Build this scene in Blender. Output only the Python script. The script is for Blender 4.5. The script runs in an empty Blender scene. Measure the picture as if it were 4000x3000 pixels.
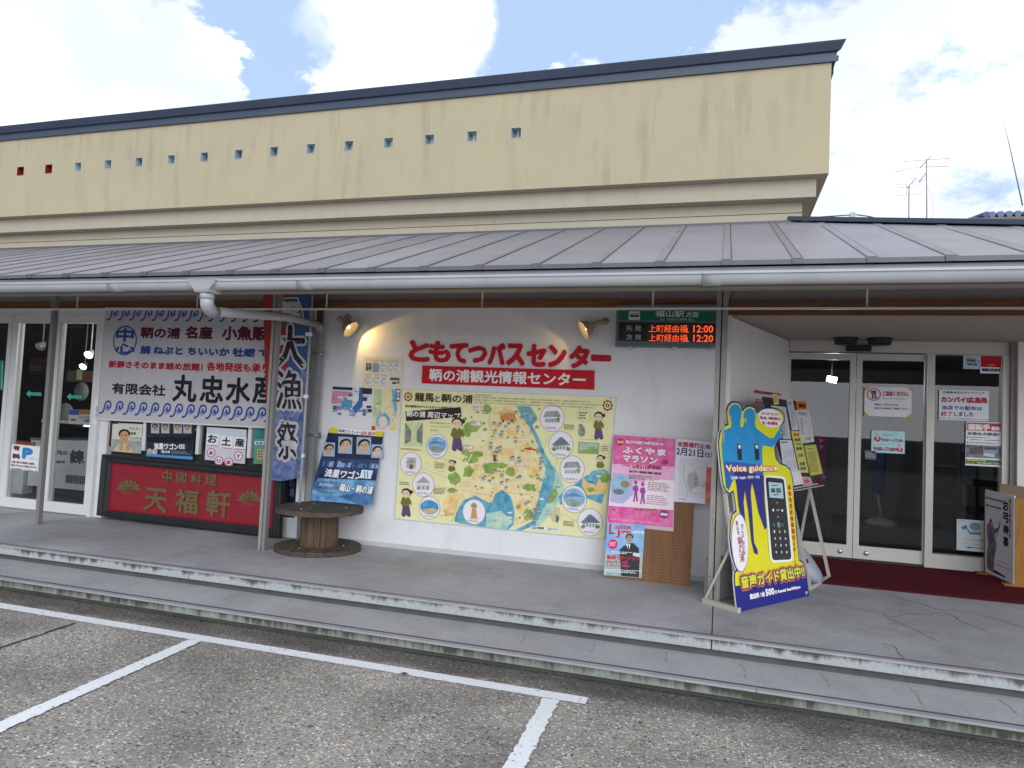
import bpy, bmesh, math, random
import numpy as np
from mathutils import Vector, Matrix
random.seed(7)
sc = bpy.context.scene
col = sc.collection
R = math.radians
# ------------------------------------------------------------------ camera
YAW, PITCH, ROLL, FPX, DCAM, HCAM = -0.2926, 0.0485, 0.0458, 2714.3, 6.2836, 1.55
def cam_axes():
    cy, sy = math.cos(YAW), math.sin(YAW)
    f = np.array([sy*math.cos(PITCH), cy*math.cos(PITCH), math.sin(PITCH)])
    r = np.array([cy, -sy, 0.0]); u = np.cross(r, f)
    c, s = math.cos(ROLL), math.sin(ROLL)
    return c*r+s*u, -s*r+c*u, f
CR, CU, CF = cam_axes()
CO = np.array([0.0, -DCAM, HCAM])
cd = bpy.data.cameras.new('camera'); cam = bpy.data.objects.new('camera', cd); col.objects.link(cam)
cd.sensor_width = 36; cd.lens = FPX/4000*36; cd.clip_end = 2000; cd.clip_start = 0.05
m = Matrix.Identity(4)
for i in range(3):
    m[i][0] = CR[i]; m[i][1] = CU[i]; m[i][2] = -CF[i]; m[i][3] = CO[i]
cam.matrix_world = m
sc.camera = cam
def ray(px, py): return (px-2000)/FPX*CR-(py-1500)/FPX*CU+CF
def hit(px, py, P, n):
    d = ray(px, py); P = np.array(P, float); n = np.array(n, float)
    return CO+d*((P-CO)@n)/(d@n)
def ax(px, py, a, v):
    n = [0, 0, 0]; n['xyz'.index(a)] = 1
    return hit(px, py, [v]*3, n)
# ------------------------------------------------------------------ view
sc.render.engine = 'CYCLES'
sc.view_settings.view_transform = 'Standard'; sc.view_settings.look = 'None'
sc.view_settings.exposure = 0.4; sc.view_settings.gamma = 1
sc.view_settings.use_curve_mapping = False
sc.cycles.max_bounces = 8; sc.cycles.transparent_max_bounces = 16
sc.cycles.use_denoising = True
# ------------------------------------------------------------------ world: daylight sky with clouds
SUN_EL, SUN_AZ = 13.0, 152.0       # veiled sun behind the photographer, fairly low
w = bpy.data.worlds.new("World"); sc.world = w; w.use_nodes = True
nt = w.node_tree; N = nt.nodes; L = nt.links; N.clear()
def wn(t, **k):
    n = N.new(t)
    for a, b in k.items(): setattr(n, a, b)
    return n
def wmath(op, a, b=None, c=None, clamp=False):
    n = wn('ShaderNodeMath', operation=op, use_clamp=clamp)
    for i, v in enumerate((a, b, c)):
        if v is None: continue
        if isinstance(v, (int, float)): n.inputs[i].default_value = v
        else: L.new(v, n.inputs[i])
    return n.outputs[0]
out = wn('ShaderNodeOutputWorld'); bg = wn('ShaderNodeBackground'); L.new(bg.outputs[0], out.inputs[0])
sky = wn('ShaderNodeTexSky', sky_type='NISHITA', sun_disc=False)
sky.sun_elevation = R(SUN_EL); sky.sun_rotation = R(SUN_AZ); sky.air_density = 1.0; sky.dust_density = 0.6; sky.ozone_density = 1.5
tc = wn('ShaderNodeTexCoord')
sep = wn('ShaderNodeSeparateXYZ'); L.new(tc.outputs['Generated'], sep.inputs[0])
den = wmath('ADD', wmath('MAXIMUM', sep.outputs[2], 0.0), 0.35)
cmb = wn('ShaderNodeCombineXYZ')
L.new(wmath('DIVIDE', sep.outputs[0], den), cmb.inputs[0]); L.new(wmath('DIVIDE', sep.outputs[1], den), cmb.inputs[1])
def wnoise(scale, detail, off, rough=.55):
    mp = wn('ShaderNodeMapping'); mp.inputs['Location'].default_value = off
    L.new(cmb.outputs[0], mp.inputs[0])
    n = wn('ShaderNodeTexNoise'); n.inputs['Scale'].default_value = scale; n.inputs['Detail'].default_value = detail; n.inputs['Roughness'].default_value = rough
    L.new(mp.outputs[0], n.inputs['Vector']); return n
n1 = wnoise(5.5, 12, (3.1, 1.7, 0), .66)
n2 = wnoise(1.6, 3, (0.4, 5.2, 0))
n3 = wnoise(3.0, 5, (7.4, 2.2, 0))
# openings in the cloud deck (directions in the world where the blue shows)
gaps = [(1130, 90, .105, .42), (1020, 300, .05, .34), (2250, 60, .17, .42), (2050, 230, .09, .32), (2560, 210, .09, .30), (560, -500, .16, .3), (2900, -700, .2, .3)]
puffs = [(1560, 120, .16, .32), (1880, 120, .04, .25), (400, 200, .25, .2)]
dens = None
warp = wmath('MULTIPLY', wmath('SUBTRACT', n1.outputs[0], .5), .22)
for lst, sgn in ((gaps, -1), (puffs, 1)):
    for px, py, rad, amt in lst:
        d = ray(px, py); d = d/np.linalg.norm(d)
        vd = wn('ShaderNodeVectorMath', operation='DISTANCE'); L.new(tc.outputs['Generated'], vd.inputs[0]); vd.inputs[1].default_value = tuple(d)
        mr = wn('ShaderNodeMapRange', interpolation_type='SMOOTHSTEP')
        L.new(wmath('ADD', vd.outputs['Value'], warp), mr.inputs['Value'])
        mr.inputs['From Min'].default_value = rad*.35; mr.inputs['From Max'].default_value = rad*1.25
        mr.inputs['To Min'].default_value = amt*sgn; mr.inputs['To Max'].default_value = 0
        dens = mr.outputs[0] if dens is None else wmath('ADD', dens, mr.outputs[0])
base = wmath('SUBTRACT', wmath('ADD', wmath('MULTIPLY', n1.outputs[0], 1.35), wmath('MULTIPLY', n2.outputs[0], .45)), .22)
tot = wmath('ADD', base, dens)
cl = wn('ShaderNodeMapRange', interpolation_type='SMOOTHSTEP'); L.new(tot, cl.inputs['Value'])
cl.inputs['From Min'].default_value = .37; cl.inputs['From Max'].default_value = .66
shade = wn('ShaderNodeMapRange', interpolation_type='SMOOTHSTEP'); L.new(n3.outputs[0], shade.inputs['Value'])
shade.inputs['From Min'].default_value = .38; shade.inputs['From Max'].default_value = .62
ccol = wn('ShaderNodeMix', data_type='RGBA'); L.new(shade.outputs[0], ccol.inputs[0])
ccol.inputs[6].default_value = (7.9, 8.6, 9.6, 1); ccol.inputs[7].default_value = (11.2, 11.7, 12.4, 1)
# thin veil over the blue
veil = wn('ShaderNodeMix', data_type='RGBA'); veil.inputs[0].default_value = .75
L.new(sky.outputs[0], veil.inputs[6]); veil.inputs[7].default_value = (5.3, 7.1, 10.0, 1)
mx = wn('ShaderNodeMix', data_type='RGBA'); L.new(cl.outputs[0], mx.inputs[0]); L.new(veil.outputs[2], mx.inputs[6]); L.new(ccol.outputs[2], mx.inputs[7])
L.new(mx.outputs[2], bg.inputs[0]); bg.inputs[1].default_value = 0.088
sd = bpy.data.lights.new('sun', 'SUN'); sd.energy = 2.0; sd.angle = R(60); sd.color = (.97, .98, 1)
sun = bpy.data.objects.new('sun', sd); col.objects.link(sun)
# azimuth measured from +Y (behind the building) towards +X
sv = Vector((math.sin(R(SUN_AZ))*math.cos(R(SUN_EL)), math.cos(R(SUN_AZ))*math.cos(R(SUN_EL)), math.sin(R(SUN_EL))))
sun.rotation_euler = sv.to_track_quat('Z', 'Y').to_euler()

# ------------------------------------------------------------------ materials
def lin(h):
    h = h.lstrip('#'); v = [int(h[i:i+2], 16)/255 for i in (0, 2, 4)]
    return tuple((x/12.92 if x <= .04045 else ((x+.055)/1.055)**2.4) for x in v)
MATS = {}
def mat(name, c, rough=.7, metal=0., var=0., vs=4., c2=None, bump=0., bs=90., streak=0., sc_=None, emit=0., spec=.4, fine=0., fs=150., objvar=0., sxy=7., sz=.5):
    """Procedural surface: base colour, slow variation, fine speckle, vertical streaks, relief."""
    if name in MATS: return MATS[name]
    M = bpy.data.materials.new(name); M.use_nodes = True; t = M.node_tree; b = t.nodes['Principled BSDF']
    nn = t.nodes.new; ln = t.links.new
    c = lin(c) if isinstance(c, str) else c
    b.inputs['Roughness'].default_value = rough; b.inputs['Metallic'].default_value = metal
    b.inputs['Specular IOR Level'].default_value = spec
    g = nn('ShaderNodeNewGeometry')
    def noise(scale, detail=4, stretch=None, rough=.55):
        n = nn('ShaderNodeTexNoise'); n.inputs['Scale'].default_value = scale; n.inputs['Detail'].default_value = detail; n.inputs['Roughness'].default_value = rough
        if stretch:
            mp = nn('ShaderNodeMapping'); mp.inputs['Scale'].default_value = stretch; ln(g.outputs['Position'], mp.inputs[0]); ln(mp.outputs[0], n.inputs['Vector'])
        else: ln(g.outputs['Position'], n.inputs['Vector'])
        return n.outputs[0]
    def rng(s, a, b_, lo=0., hi=1.):
        r = nn('ShaderNodeMapRange'); ln(s, r.inputs[0]); r.inputs[1].default_value = a; r.inputs[2].default_value = b_; r.inputs[3].default_value = lo; r.inputs[4].default_value = hi; return r.outputs[0]
    def mix(f, a, bb):
        x = nn('ShaderNodeMix'); x.data_type = 'RGBA'; ln(f, x.inputs[0])
        for i, v in ((6, a), (7, bb)):
            if isinstance(v, tuple): x.inputs[i].default_value = (*v, 1)
            else: ln(v, x.inputs[i])
        return x.outputs[2]
    cur = None
    c2v = (lin(c2) if isinstance(c2, str) else c2) if c2 else tuple(x*.6 for x in c)
    if var: cur = mix(rng(noise(vs, 5), .35, .68, 0, var), c, c2v)
    if fine: cur = mix(rng(noise(fs, 2), .38, .65, 0, fine), cur or c, tuple(x*.45 for x in c))
    if streak:
        s = rng(noise(1., 6, (sxy, sxy, sz), .65), .50, .74, 0, streak)
        s2 = rng(noise(1.1, 3), .38, .58)
        mm = nn('ShaderNodeMath'); mm.operation = 'MULTIPLY'; ln(s, mm.inputs[0]); ln(s2, mm.inputs[1])
        cur = mix(mm.outputs[0], cur or c, lin(sc_) if sc_ else tuple(x*.5 for x in c))
    if objvar:
        oi = nn('ShaderNodeObjectInfo')
        cur = mix(rng(oi.outputs['Random'], 0, 1, 0, objvar), cur or c, tuple(x*.5 for x in c))
    if cur: ln(cur, b.inputs['Base Color'])
    else: b.inputs['Base Color'].default_value = (*c, 1)
    if bump:
        bp = nn('ShaderNodeBump'); bp.inputs['Strength'].default_value = bump; bp.inputs['Distance'].default_value = .01
        ln(noise(bs, 3), bp.inputs['Height']); ln(bp.outputs[0], b.inputs['Normal'])
    if emit:
        b.inputs['Emission Color'].default_value = (*c, 1); b.inputs['Emission Strength'].default_value = emit
    MATS[name] = M; return M
def ink(h, rough=.45): return mat('print_'+h.lstrip('#')+('' if rough == .45 else '_r%d' % int(rough*100)), h, rough=rough, var=.12, vs=9, spec=.35)
def wash(h, h2): return mat('wash_%s_%s' % (h, h2), h, rough=.45, var=1., vs=14, c2=h2)

def glass_mat(name='window_glass', refl=.07, tint=(.86, .9, .9), edge=.55, rough=0.0):
    if name in MATS: return MATS[name]
    M = bpy.data.materials.new(name); M.use_nodes = True; t = M.node_tree; t.nodes.clear()
    o = t.nodes.new('ShaderNodeOutputMaterial'); mxs = t.nodes.new('ShaderNodeMixShader'); tr = t.nodes.new('ShaderNodeBsdfTransparent'); gl = t.nodes.new('ShaderNodeBsdfGlossy')
    lw = t.nodes.new('ShaderNodeFresnel'); lw.inputs[0].default_value = 1.5
    mr = t.nodes.new('ShaderNodeMapRange'); mr.inputs[1].default_value = .04; mr.inputs[2].default_value = 1; mr.inputs[3].default_value = refl; mr.inputs[4].default_value = edge+.4
    t.links.new(lw.outputs[0], mr.inputs[0]); t.links.new(mr.outputs[0], mxs.inputs[0])
    tr.inputs[0].default_value = (*tint, 1); gl.inputs['Roughness'].default_value = rough; gl.inputs[0].default_value = (.95, .97, 1, 1)
    t.links.new(tr.outputs[0], mxs.inputs[1]); t.links.new(gl.outputs[0], mxs.inputs[2]); t.links.new(mxs.outputs[0], o.inputs[0])
    MATS[name] = M; return M
GLASS = glass_mat()
GLASSR = glass_mat('door_glass', refl=.034, tint=(.66, .70, .72))

def pave_mat():
    M = bpy.data.materials.new('exposed_aggregate'); M.use_nodes = True; t = M.node_tree; b = t.nodes['Principled BSDF']; nn = t.nodes.new; ln = t.links.new
    g = nn('ShaderNodeNewGeometry')
    v = nn('ShaderNodeTexVoronoi'); v.inputs['Scale'].default_value = 72; ln(g.outputs['Position'], v.inputs['Vector'])
    sp = nn('ShaderNodeSeparateColor'); ln(v.outputs['Color'], sp.inputs[0])
    cr = nn('ShaderNodeValToRGB'); e = cr.color_ramp; e.interpolation = 'CONSTANT'
    stops = [(0, (.045, .048, .055)), (.14, (.115, .11, .115)), (.34, (.22, .205, .18)), (.55, (.16, .155, .155)), (.7, (.30, .27, .21)), (.84, (.38, .37, .36)), (.95, (.17, .125, .11))]
    e.elements[0].position = 0; e.elements[0].color = (*stops[0][1], 1); e.elements[1].position = stops[1][0]; e.elements[1].color = (*stops[1][1], 1)
    for p, c in stops[2:]:
        x = e.elements.new(p); x.color = (*c, 1)
    ln(sp.outputs[0], cr.inputs[0])
    # mortar between the pebbles
    d = nn('ShaderNodeMapRange'); ln(v.outputs['Distance'], d.inputs[0]); d.inputs[1].default_value = .30; d.inputs[2].default_value = .62
    a = nn('ShaderNodeMix'); a.data_type = 'RGBA'; ln(d.outputs[0], a.inputs[0]); ln(cr.outputs[0], a.inputs[6]); a.inputs[7].default_value = (.165, .153, .138, 1)
    n = nn('ShaderNodeTexNoise'); n.inputs['Scale'].default_value = 1.3; n.inputs['Detail'].default_value = 7; ln(g.outputs['Position'], n.inputs['Vector'])
    r = nn('ShaderNodeMapRange'); ln(n.outputs[0], r.inputs[0]); r.inputs[1].default_value = .3; r.inputs[2].default_value = .7; r.inputs[3].default_value = 1.15; r.inputs[4].default_value = 2.25
    # darker along the foot of the step
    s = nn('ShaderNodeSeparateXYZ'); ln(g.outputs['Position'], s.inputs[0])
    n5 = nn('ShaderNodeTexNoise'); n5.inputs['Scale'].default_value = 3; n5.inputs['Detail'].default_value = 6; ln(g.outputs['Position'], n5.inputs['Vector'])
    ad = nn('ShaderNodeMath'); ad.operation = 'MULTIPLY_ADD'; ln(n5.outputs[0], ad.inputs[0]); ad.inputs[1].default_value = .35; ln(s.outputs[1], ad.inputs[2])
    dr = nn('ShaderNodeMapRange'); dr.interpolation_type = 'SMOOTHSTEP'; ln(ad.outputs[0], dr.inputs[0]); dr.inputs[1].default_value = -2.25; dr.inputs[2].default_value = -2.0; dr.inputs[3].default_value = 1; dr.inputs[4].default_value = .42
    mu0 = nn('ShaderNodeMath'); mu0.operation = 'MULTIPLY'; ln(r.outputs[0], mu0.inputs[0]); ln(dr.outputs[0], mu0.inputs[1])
    mu = nn('ShaderNodeVectorMath'); mu.operation = 'SCALE'; ln(a.outputs[2], mu.inputs[0]); ln(mu0.outputs[0], mu.inputs['Scale'])
    ln(mu.outputs[0], b.inputs['Base Color']); b.inputs['Roughness'].default_value = .85; b.inputs['Specular IOR Level'].default_value = .25
    bp = nn('ShaderNodeBump'); bp.inputs['Strength'].default_value = .7; bp.inputs['Distance'].default_value = .006; bp.invert = True
    ln(v.outputs['Distance'], bp.inputs['Height']); ln(bp.outputs[0], b.inputs['Normal'])
    return M
def paint_mat():
    M = bpy.data.materials.new('worn_white_paint'); M.use_nodes = True; t = M.node_tree; b = t.nodes['Principled BSDF']; nn = t.nodes.new; ln = t.links.new
    g = nn('ShaderNodeNewGeometry'); n = nn('ShaderNodeTexNoise'); n.inputs['Scale'].default_value = 45; n.inputs['Detail'].default_value = 4; n.inputs['Roughness'].default_value = .7; ln(g.outputs['Position'], n.inputs['Vector'])
    n0 = nn('ShaderNodeTexNoise'); n0.inputs['Scale'].default_value = 2.5; n0.inputs['Detail'].default_value = 3; ln(g.outputs['Position'], n0.inputs['Vector'])
    mm = nn('ShaderNodeMath'); mm.operation = 'MULTIPLY_ADD'; ln(n0.outputs[0], mm.inputs[0]); mm.inputs[1].default_value = .35; ln(n.outputs[0], mm.inputs[2])
    al = nn('ShaderNodeMapRange'); ln(mm.outputs[0], al.inputs[0]); al.inputs[1].default_value = .50; al.inputs[2].default_value = .54
    c = nn('ShaderNodeMix'); c.data_type = 'RGBA'; ln(n0.outputs[0], c.inputs[0]); c.inputs[6].default_value = (.86, .88, .92, 1); c.inputs[7].default_value = (.70, .72, .75, 1)
    ln(c.outputs[2], b.inputs['Base Color']); b.inputs['Roughness'].default_value = .6
    ln(al.outputs[0], b.inputs['Alpha'])
    return M
def rise_mat(name, c, dirt, ztop, zrng, amt):
    """Concrete riser: moss and soot streaks hang from under the nosing."""
    M = bpy.data.materials.new(name); M.use_nodes = True; t = M.node_tree; b = t.nodes['Principled BSDF']; nn = t.nodes.new; ln = t.links.new
    g = nn('ShaderNodeNewGeometry'); s = nn('ShaderNodeSeparateXYZ'); ln(g.outputs['Position'], s.inputs[0])
    def nz(scale, st, det=6):
        mp = nn('ShaderNodeMapping'); mp.inputs['Scale'].default_value = st; ln(g.outputs['Position'], mp.inputs[0])
        n = nn('ShaderNodeTexNoise'); n.inputs['Scale'].default_value = scale; n.inputs['Detail'].default_value = det; n.inputs['Roughness'].default_value = .65; ln(mp.outputs[0], n.inputs['Vector']); return n.outputs[0]
    a = nz(11, (1, 1, .10)); bb = nz(.9, (1, 1, 1), 5)
    h = nn('ShaderNodeMapRange'); ln(s.outputs[2], h.inputs[0]); h.inputs[1].default_value = ztop-zrng; h.inputs[2].default_value = ztop; h.inputs[3].default_value = -.12; h.inputs[4].default_value = .22
    x = nn('ShaderNodeMath'); x.operation = 'ADD'; ln(a, x.inputs[0]); ln(h.outputs[0], x.inputs[1])
    y = nn('ShaderNodeMath'); y.operation = 'MULTIPLY_ADD'; ln(bb, y.inputs[0]); y.inputs[1].default_value = .9; ln(x.outputs[0], y.inputs[2])
    f = nn('ShaderNodeMapRange'); ln(y.outputs[0], f.inputs[0]); f.inputs[1].default_value = 1.02-amt; f.inputs[2].default_value = 1.22-amt*.6
    mxx = nn('ShaderNodeMix'); mxx.data_type = 'RGBA'; ln(f.outputs[0], mxx.inputs[0]); mxx.inputs[6].default_value = (*lin(c), 1); mxx.inputs[7].default_value = (*lin(dirt), 1)
    k = nn('ShaderNodeMix'); k.data_type = 'RGBA'; k.blend_type = 'MULTIPLY'; k.inputs[0].default_value = .22; ln(mxx.outputs[2], k.inputs[6]); n = nz(40, (1, 1, 1), 3)
    cr = nn('ShaderNodeMapRange'); ln(n, cr.inputs[0]); cr.inputs[1].default_value = .3; cr.inputs[2].default_value = .6; ln(cr.outputs[0], k.inputs[7])
    ln(k.outputs[2], b.inputs['Base Color']); b.inputs['Roughness'].default_value = .9
    return M
def rust_mat(name, c, rust='#6b3a1c', amt=.5, rough=.45, metal=.0):
    if name in MATS: return MATS[name]
    M = bpy.data.materials.new(name); M.use_nodes = True; t = M.node_tree; b = t.nodes['Principled BSDF']; nn = t.nodes.new; ln = t.links.new
    g = nn('ShaderNodeNewGeometry'); mp = nn('ShaderNodeMapping'); mp.inputs['Scale'].default_value = (1, 1, .35); ln(g.outputs['Position'], mp.inputs[0])
    n = nn('ShaderNodeTexNoise'); n.inputs['Scale'].default_value = 22; n.inputs['Detail'].default_value = 8; n.inputs['Roughness'].default_value = .75; ln(mp.outputs[0], n.inputs['Vector'])
    f = nn('ShaderNodeMapRange'); ln(n.outputs[0], f.inputs[0]); f.inputs[1].default_value = .68-amt*.2; f.inputs[2].default_value = .78-amt*.2
    x = nn('ShaderNodeMix'); x.data_type = 'RGBA'; ln(f.outputs[0], x.inputs[0]); x.inputs[6].default_value = (*lin(c), 1); x.inputs[7].default_value = (*lin(rust), 1)
    ln(x.outputs[2], b.inputs['Base Color']); b.inputs['Roughness'].default_value = rough; b.inputs['Metallic'].default_value = metal
    MATS[name] = M; return M
def wood_mat(name, c, c2, rough=.75, axis=2, sc2=14):
    if name in MATS: return MATS[name]
    M = bpy.data.materials.new(name); M.use_nodes = True; t = M.node_tree; b = t.nodes['Principled BSDF']; nn = t.nodes.new; ln = t.links.new
    g = nn('ShaderNodeNewGeometry'); st = [1, 1, 1]; st[axis] = .06
    mp = nn('ShaderNodeMapping'); mp.inputs['Scale'].default_value = st; ln(g.outputs['Position'], mp.inputs[0])
    n = nn('ShaderNodeTexNoise'); n.inputs['Scale'].default_value = sc2*4; n.inputs['Detail'].default_value = 6; n.inputs['Roughness'].default_value = .7; ln(mp.outputs[0], n.inputs['Vector'])
    f = nn('ShaderNodeMapRange'); ln(n.outputs[0], f.inputs[0]); f.inputs[1].default_value = .36; f.inputs[2].default_value = .66
    x = nn('ShaderNodeMix'); x.data_type = 'RGBA'; ln(f.outputs[0], x.inputs[0]); x.inputs[6].default_value = (*lin(c), 1); x.inputs[7].default_value = (*lin(c2), 1)
    oi = nn('ShaderNodeObjectInfo'); r = nn('ShaderNodeMapRange'); ln(oi.outputs['Random'], r.inputs[0]); r.inputs[3].default_value = .7; r.inputs[4].default_value = 1.15
    mu = nn('ShaderNodeVectorMath'); mu.operation = 'SCALE'; ln(x.outputs[2], mu.inputs[0]); ln(r.outputs[0], mu.inputs['Scale'])
    ln(mu.outputs[0], b.inputs['Base Color']); b.inputs['Roughness'].default_value = rough
    bp = nn('ShaderNodeBump'); bp.inputs['Strength'].default_value = .35; bp.inputs['Distance'].default_value = .004; ln(n.outputs[0], bp.inputs['Height']); ln(bp.outputs[0], b.inputs['Normal'])
    MATS[name] = M; return M

m_cream = mat('cream_stucco', (.445, .388, .262), rough=.9, var=.35, vs=1.2, c2=(.36, .335, .265), streak=.62, sc_='#86816f', sxy=9., sz=1.3, fine=.12, fs=260, bump=.25, bs=220, spec=.2)
m_cream2 = mat('cream_stucco_ledge', (.41, .378, .30), rough=.9, var=.35, vs=2, c2=(.45, .40, .31), streak=.3, sc_='#8b8475', bump=.2, bs=220, spec=.2)
m_coping = mat('dark_blue_coping', (.038, .055, .095), rough=.45, var=.3, vs=2, c2=(.06, .075, .11), spec=.5)
m_roof = mat('grey_lavender_sheet_metal', (.29, .275, .305), rough=.5, var=.8, vs=2.2, c2=(.23, .218, .245), fine=.15, fs=60, objvar=.5, streak=.3, sxy=3., sz=3., spec=.4)
m_roofedge = mat('dark_grey_roof_edge', (.10, .105, .125), rough=.45, var=.3, vs=5)
m_batten = mat('darker_roof_batten', (.27, .255, .285), rough=.5, var=.6, vs=3, objvar=.45)
m_fascia = mat('lavender_grey_fascia', (.30, .29, .33), rough=.5, var=.3, vs=2)
m_gutter = mat('pale_grey_gutter_plastic', (.40, .415, .44), rough=.32, var=.35, vs=3, c2=(.31, .32, .345), spec=.4, streak=.25, sc_='#6c6a64', sxy=2.5, sz=3.)
m_beige = mat('dusty_beige_trim', (.30, .26, .215), rough=.85, var=.3, vs=6)
m_soffit = mat('grey_brown_soffit', (.33, .295, .28), rough=.9, var=.5, vs=40, c2=(.26, .235, .225))
m_ceil = mat('taupe_ceiling', (.40, .345, .315), rough=.92, var=.4, vs=60, c2=(.35, .30, .27), bump=.15, bs=300)
m_beam = wood_mat('orange_brown_beam', '#8f5d34', '#6b4225', axis=0)
m_white = mat('white_wall_paint', (.76, .765, .79), rough=.75, var=.25, vs=1.3, c2=(.69, .69, .71), fine=.05, fs=200, bump=.15, bs=240, streak=.28, sc_='#8f8983', sxy=3., sz=1.4)
m_white2 = mat('off_white_textured_wall', (.80, .78, .765), rough=.9, var=.3, vs=50, c2=(.72, .70, .69), bump=.3, bs=350)
m_alu = mat('cream_aluminium_frame', (.60, .595, .56), rough=.45, var=.2, vs=2, spec=.5)
m_aluw = mat('white_aluminium_frame', (.70, .71, .71), rough=.4, var=.2, vs=2, spec=.5)
m_seal = mat('black_rubber_seal', (.02, .02, .022), rough=.6)
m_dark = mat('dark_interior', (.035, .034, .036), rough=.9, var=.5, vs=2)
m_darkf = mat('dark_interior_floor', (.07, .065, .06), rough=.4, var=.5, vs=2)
m_pipe = mat('grey_pipe_paint', (.27, .28, .29), rough=.45, var=.3, vs=5)
m_post = rust_mat('grey_painted_post', '#7d7c7c', amt=.25)
m_postd = rust_mat('galvanised_angle_rusty', '#8f8c86', rust='#5a3d28', amt=.55)
m_conc = mat('smooth_grey_concrete', (.46, .47, .50), rough=.6, var=1., vs=1.6, c2=(.33, .335, .355), fine=.4, fs=70, spec=.35, bump=.1, bs=60, streak=.35, sc_='#6f6355', sxy=2.2, sz=2.2)
m_tread = mat('step_tread_concrete', (.46, .46, .48), rough=.75, var=.8, vs=3, c2=(.34, .34, .355), fine=.5, fs=90)
m_rise1 = rise_mat('mossy_upper_riser', '#a9afb0', '#54564f', .205, .06, .0)
m_rise2 = rise_mat('mossy_lower_riser', '#8f948b', '#44473d', .085, .09, .08)
m_riseb = mat('dark_riser_base', (.10, .105, .10), rough=.9, var=.6, vs=8)
m_nose = mat('pale_metal_nosing', (.36, .355, .385), rough=.5, var=.4, vs=6)
m_nosed = mat('purple_rubber_nosing', (.085, .075, .105), rough=.6, var=.3, vs=9)
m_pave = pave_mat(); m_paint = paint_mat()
m_crack = mat('dark_crack_filling', (.15, .145, .14), rough=.9, var=.8, vs=14, c2=(.27, .265, .26))
m_mortar = mat('pale_mortar_line', (.31, .29, .26), rough=.9, var=.6, vs=30)
m_tar = mat('black_joint_tar', (.035, .035, .038), rough=.85, var=.6, vs=20, c2=(.09, .085, .08))
m_red = mat('bright_red_acrylic', (.52, .010, .022), rough=.5, spec=.2, var=.1)
m_mat = mat('dark_red_carpet_mat', (.115, .012, .022), rough=.98, var=.6, vs=90, c2=(.07, .008, .014), bump=.8, bs=260, spec=.1)
m_black = mat('black_plastic', (.018, .019, .021), rough=.5)
m_navyframe = mat('charcoal_lacquer_frame', (.022, .024, .026), rough=.55, var=.3, vs=8, c2=(.035, .035, .035), spec=.25)
m_gold = mat('dull_gold_letters', (.20, .15, .062), rough=.45, metal=.35, var=.6, vs=30, c2=(.13, .10, .05))
m_paper = ink('#e9e9ec'); m_steel = mat('dull_steel', (.45, .45, .46), rough=.35, metal=.8)

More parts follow.
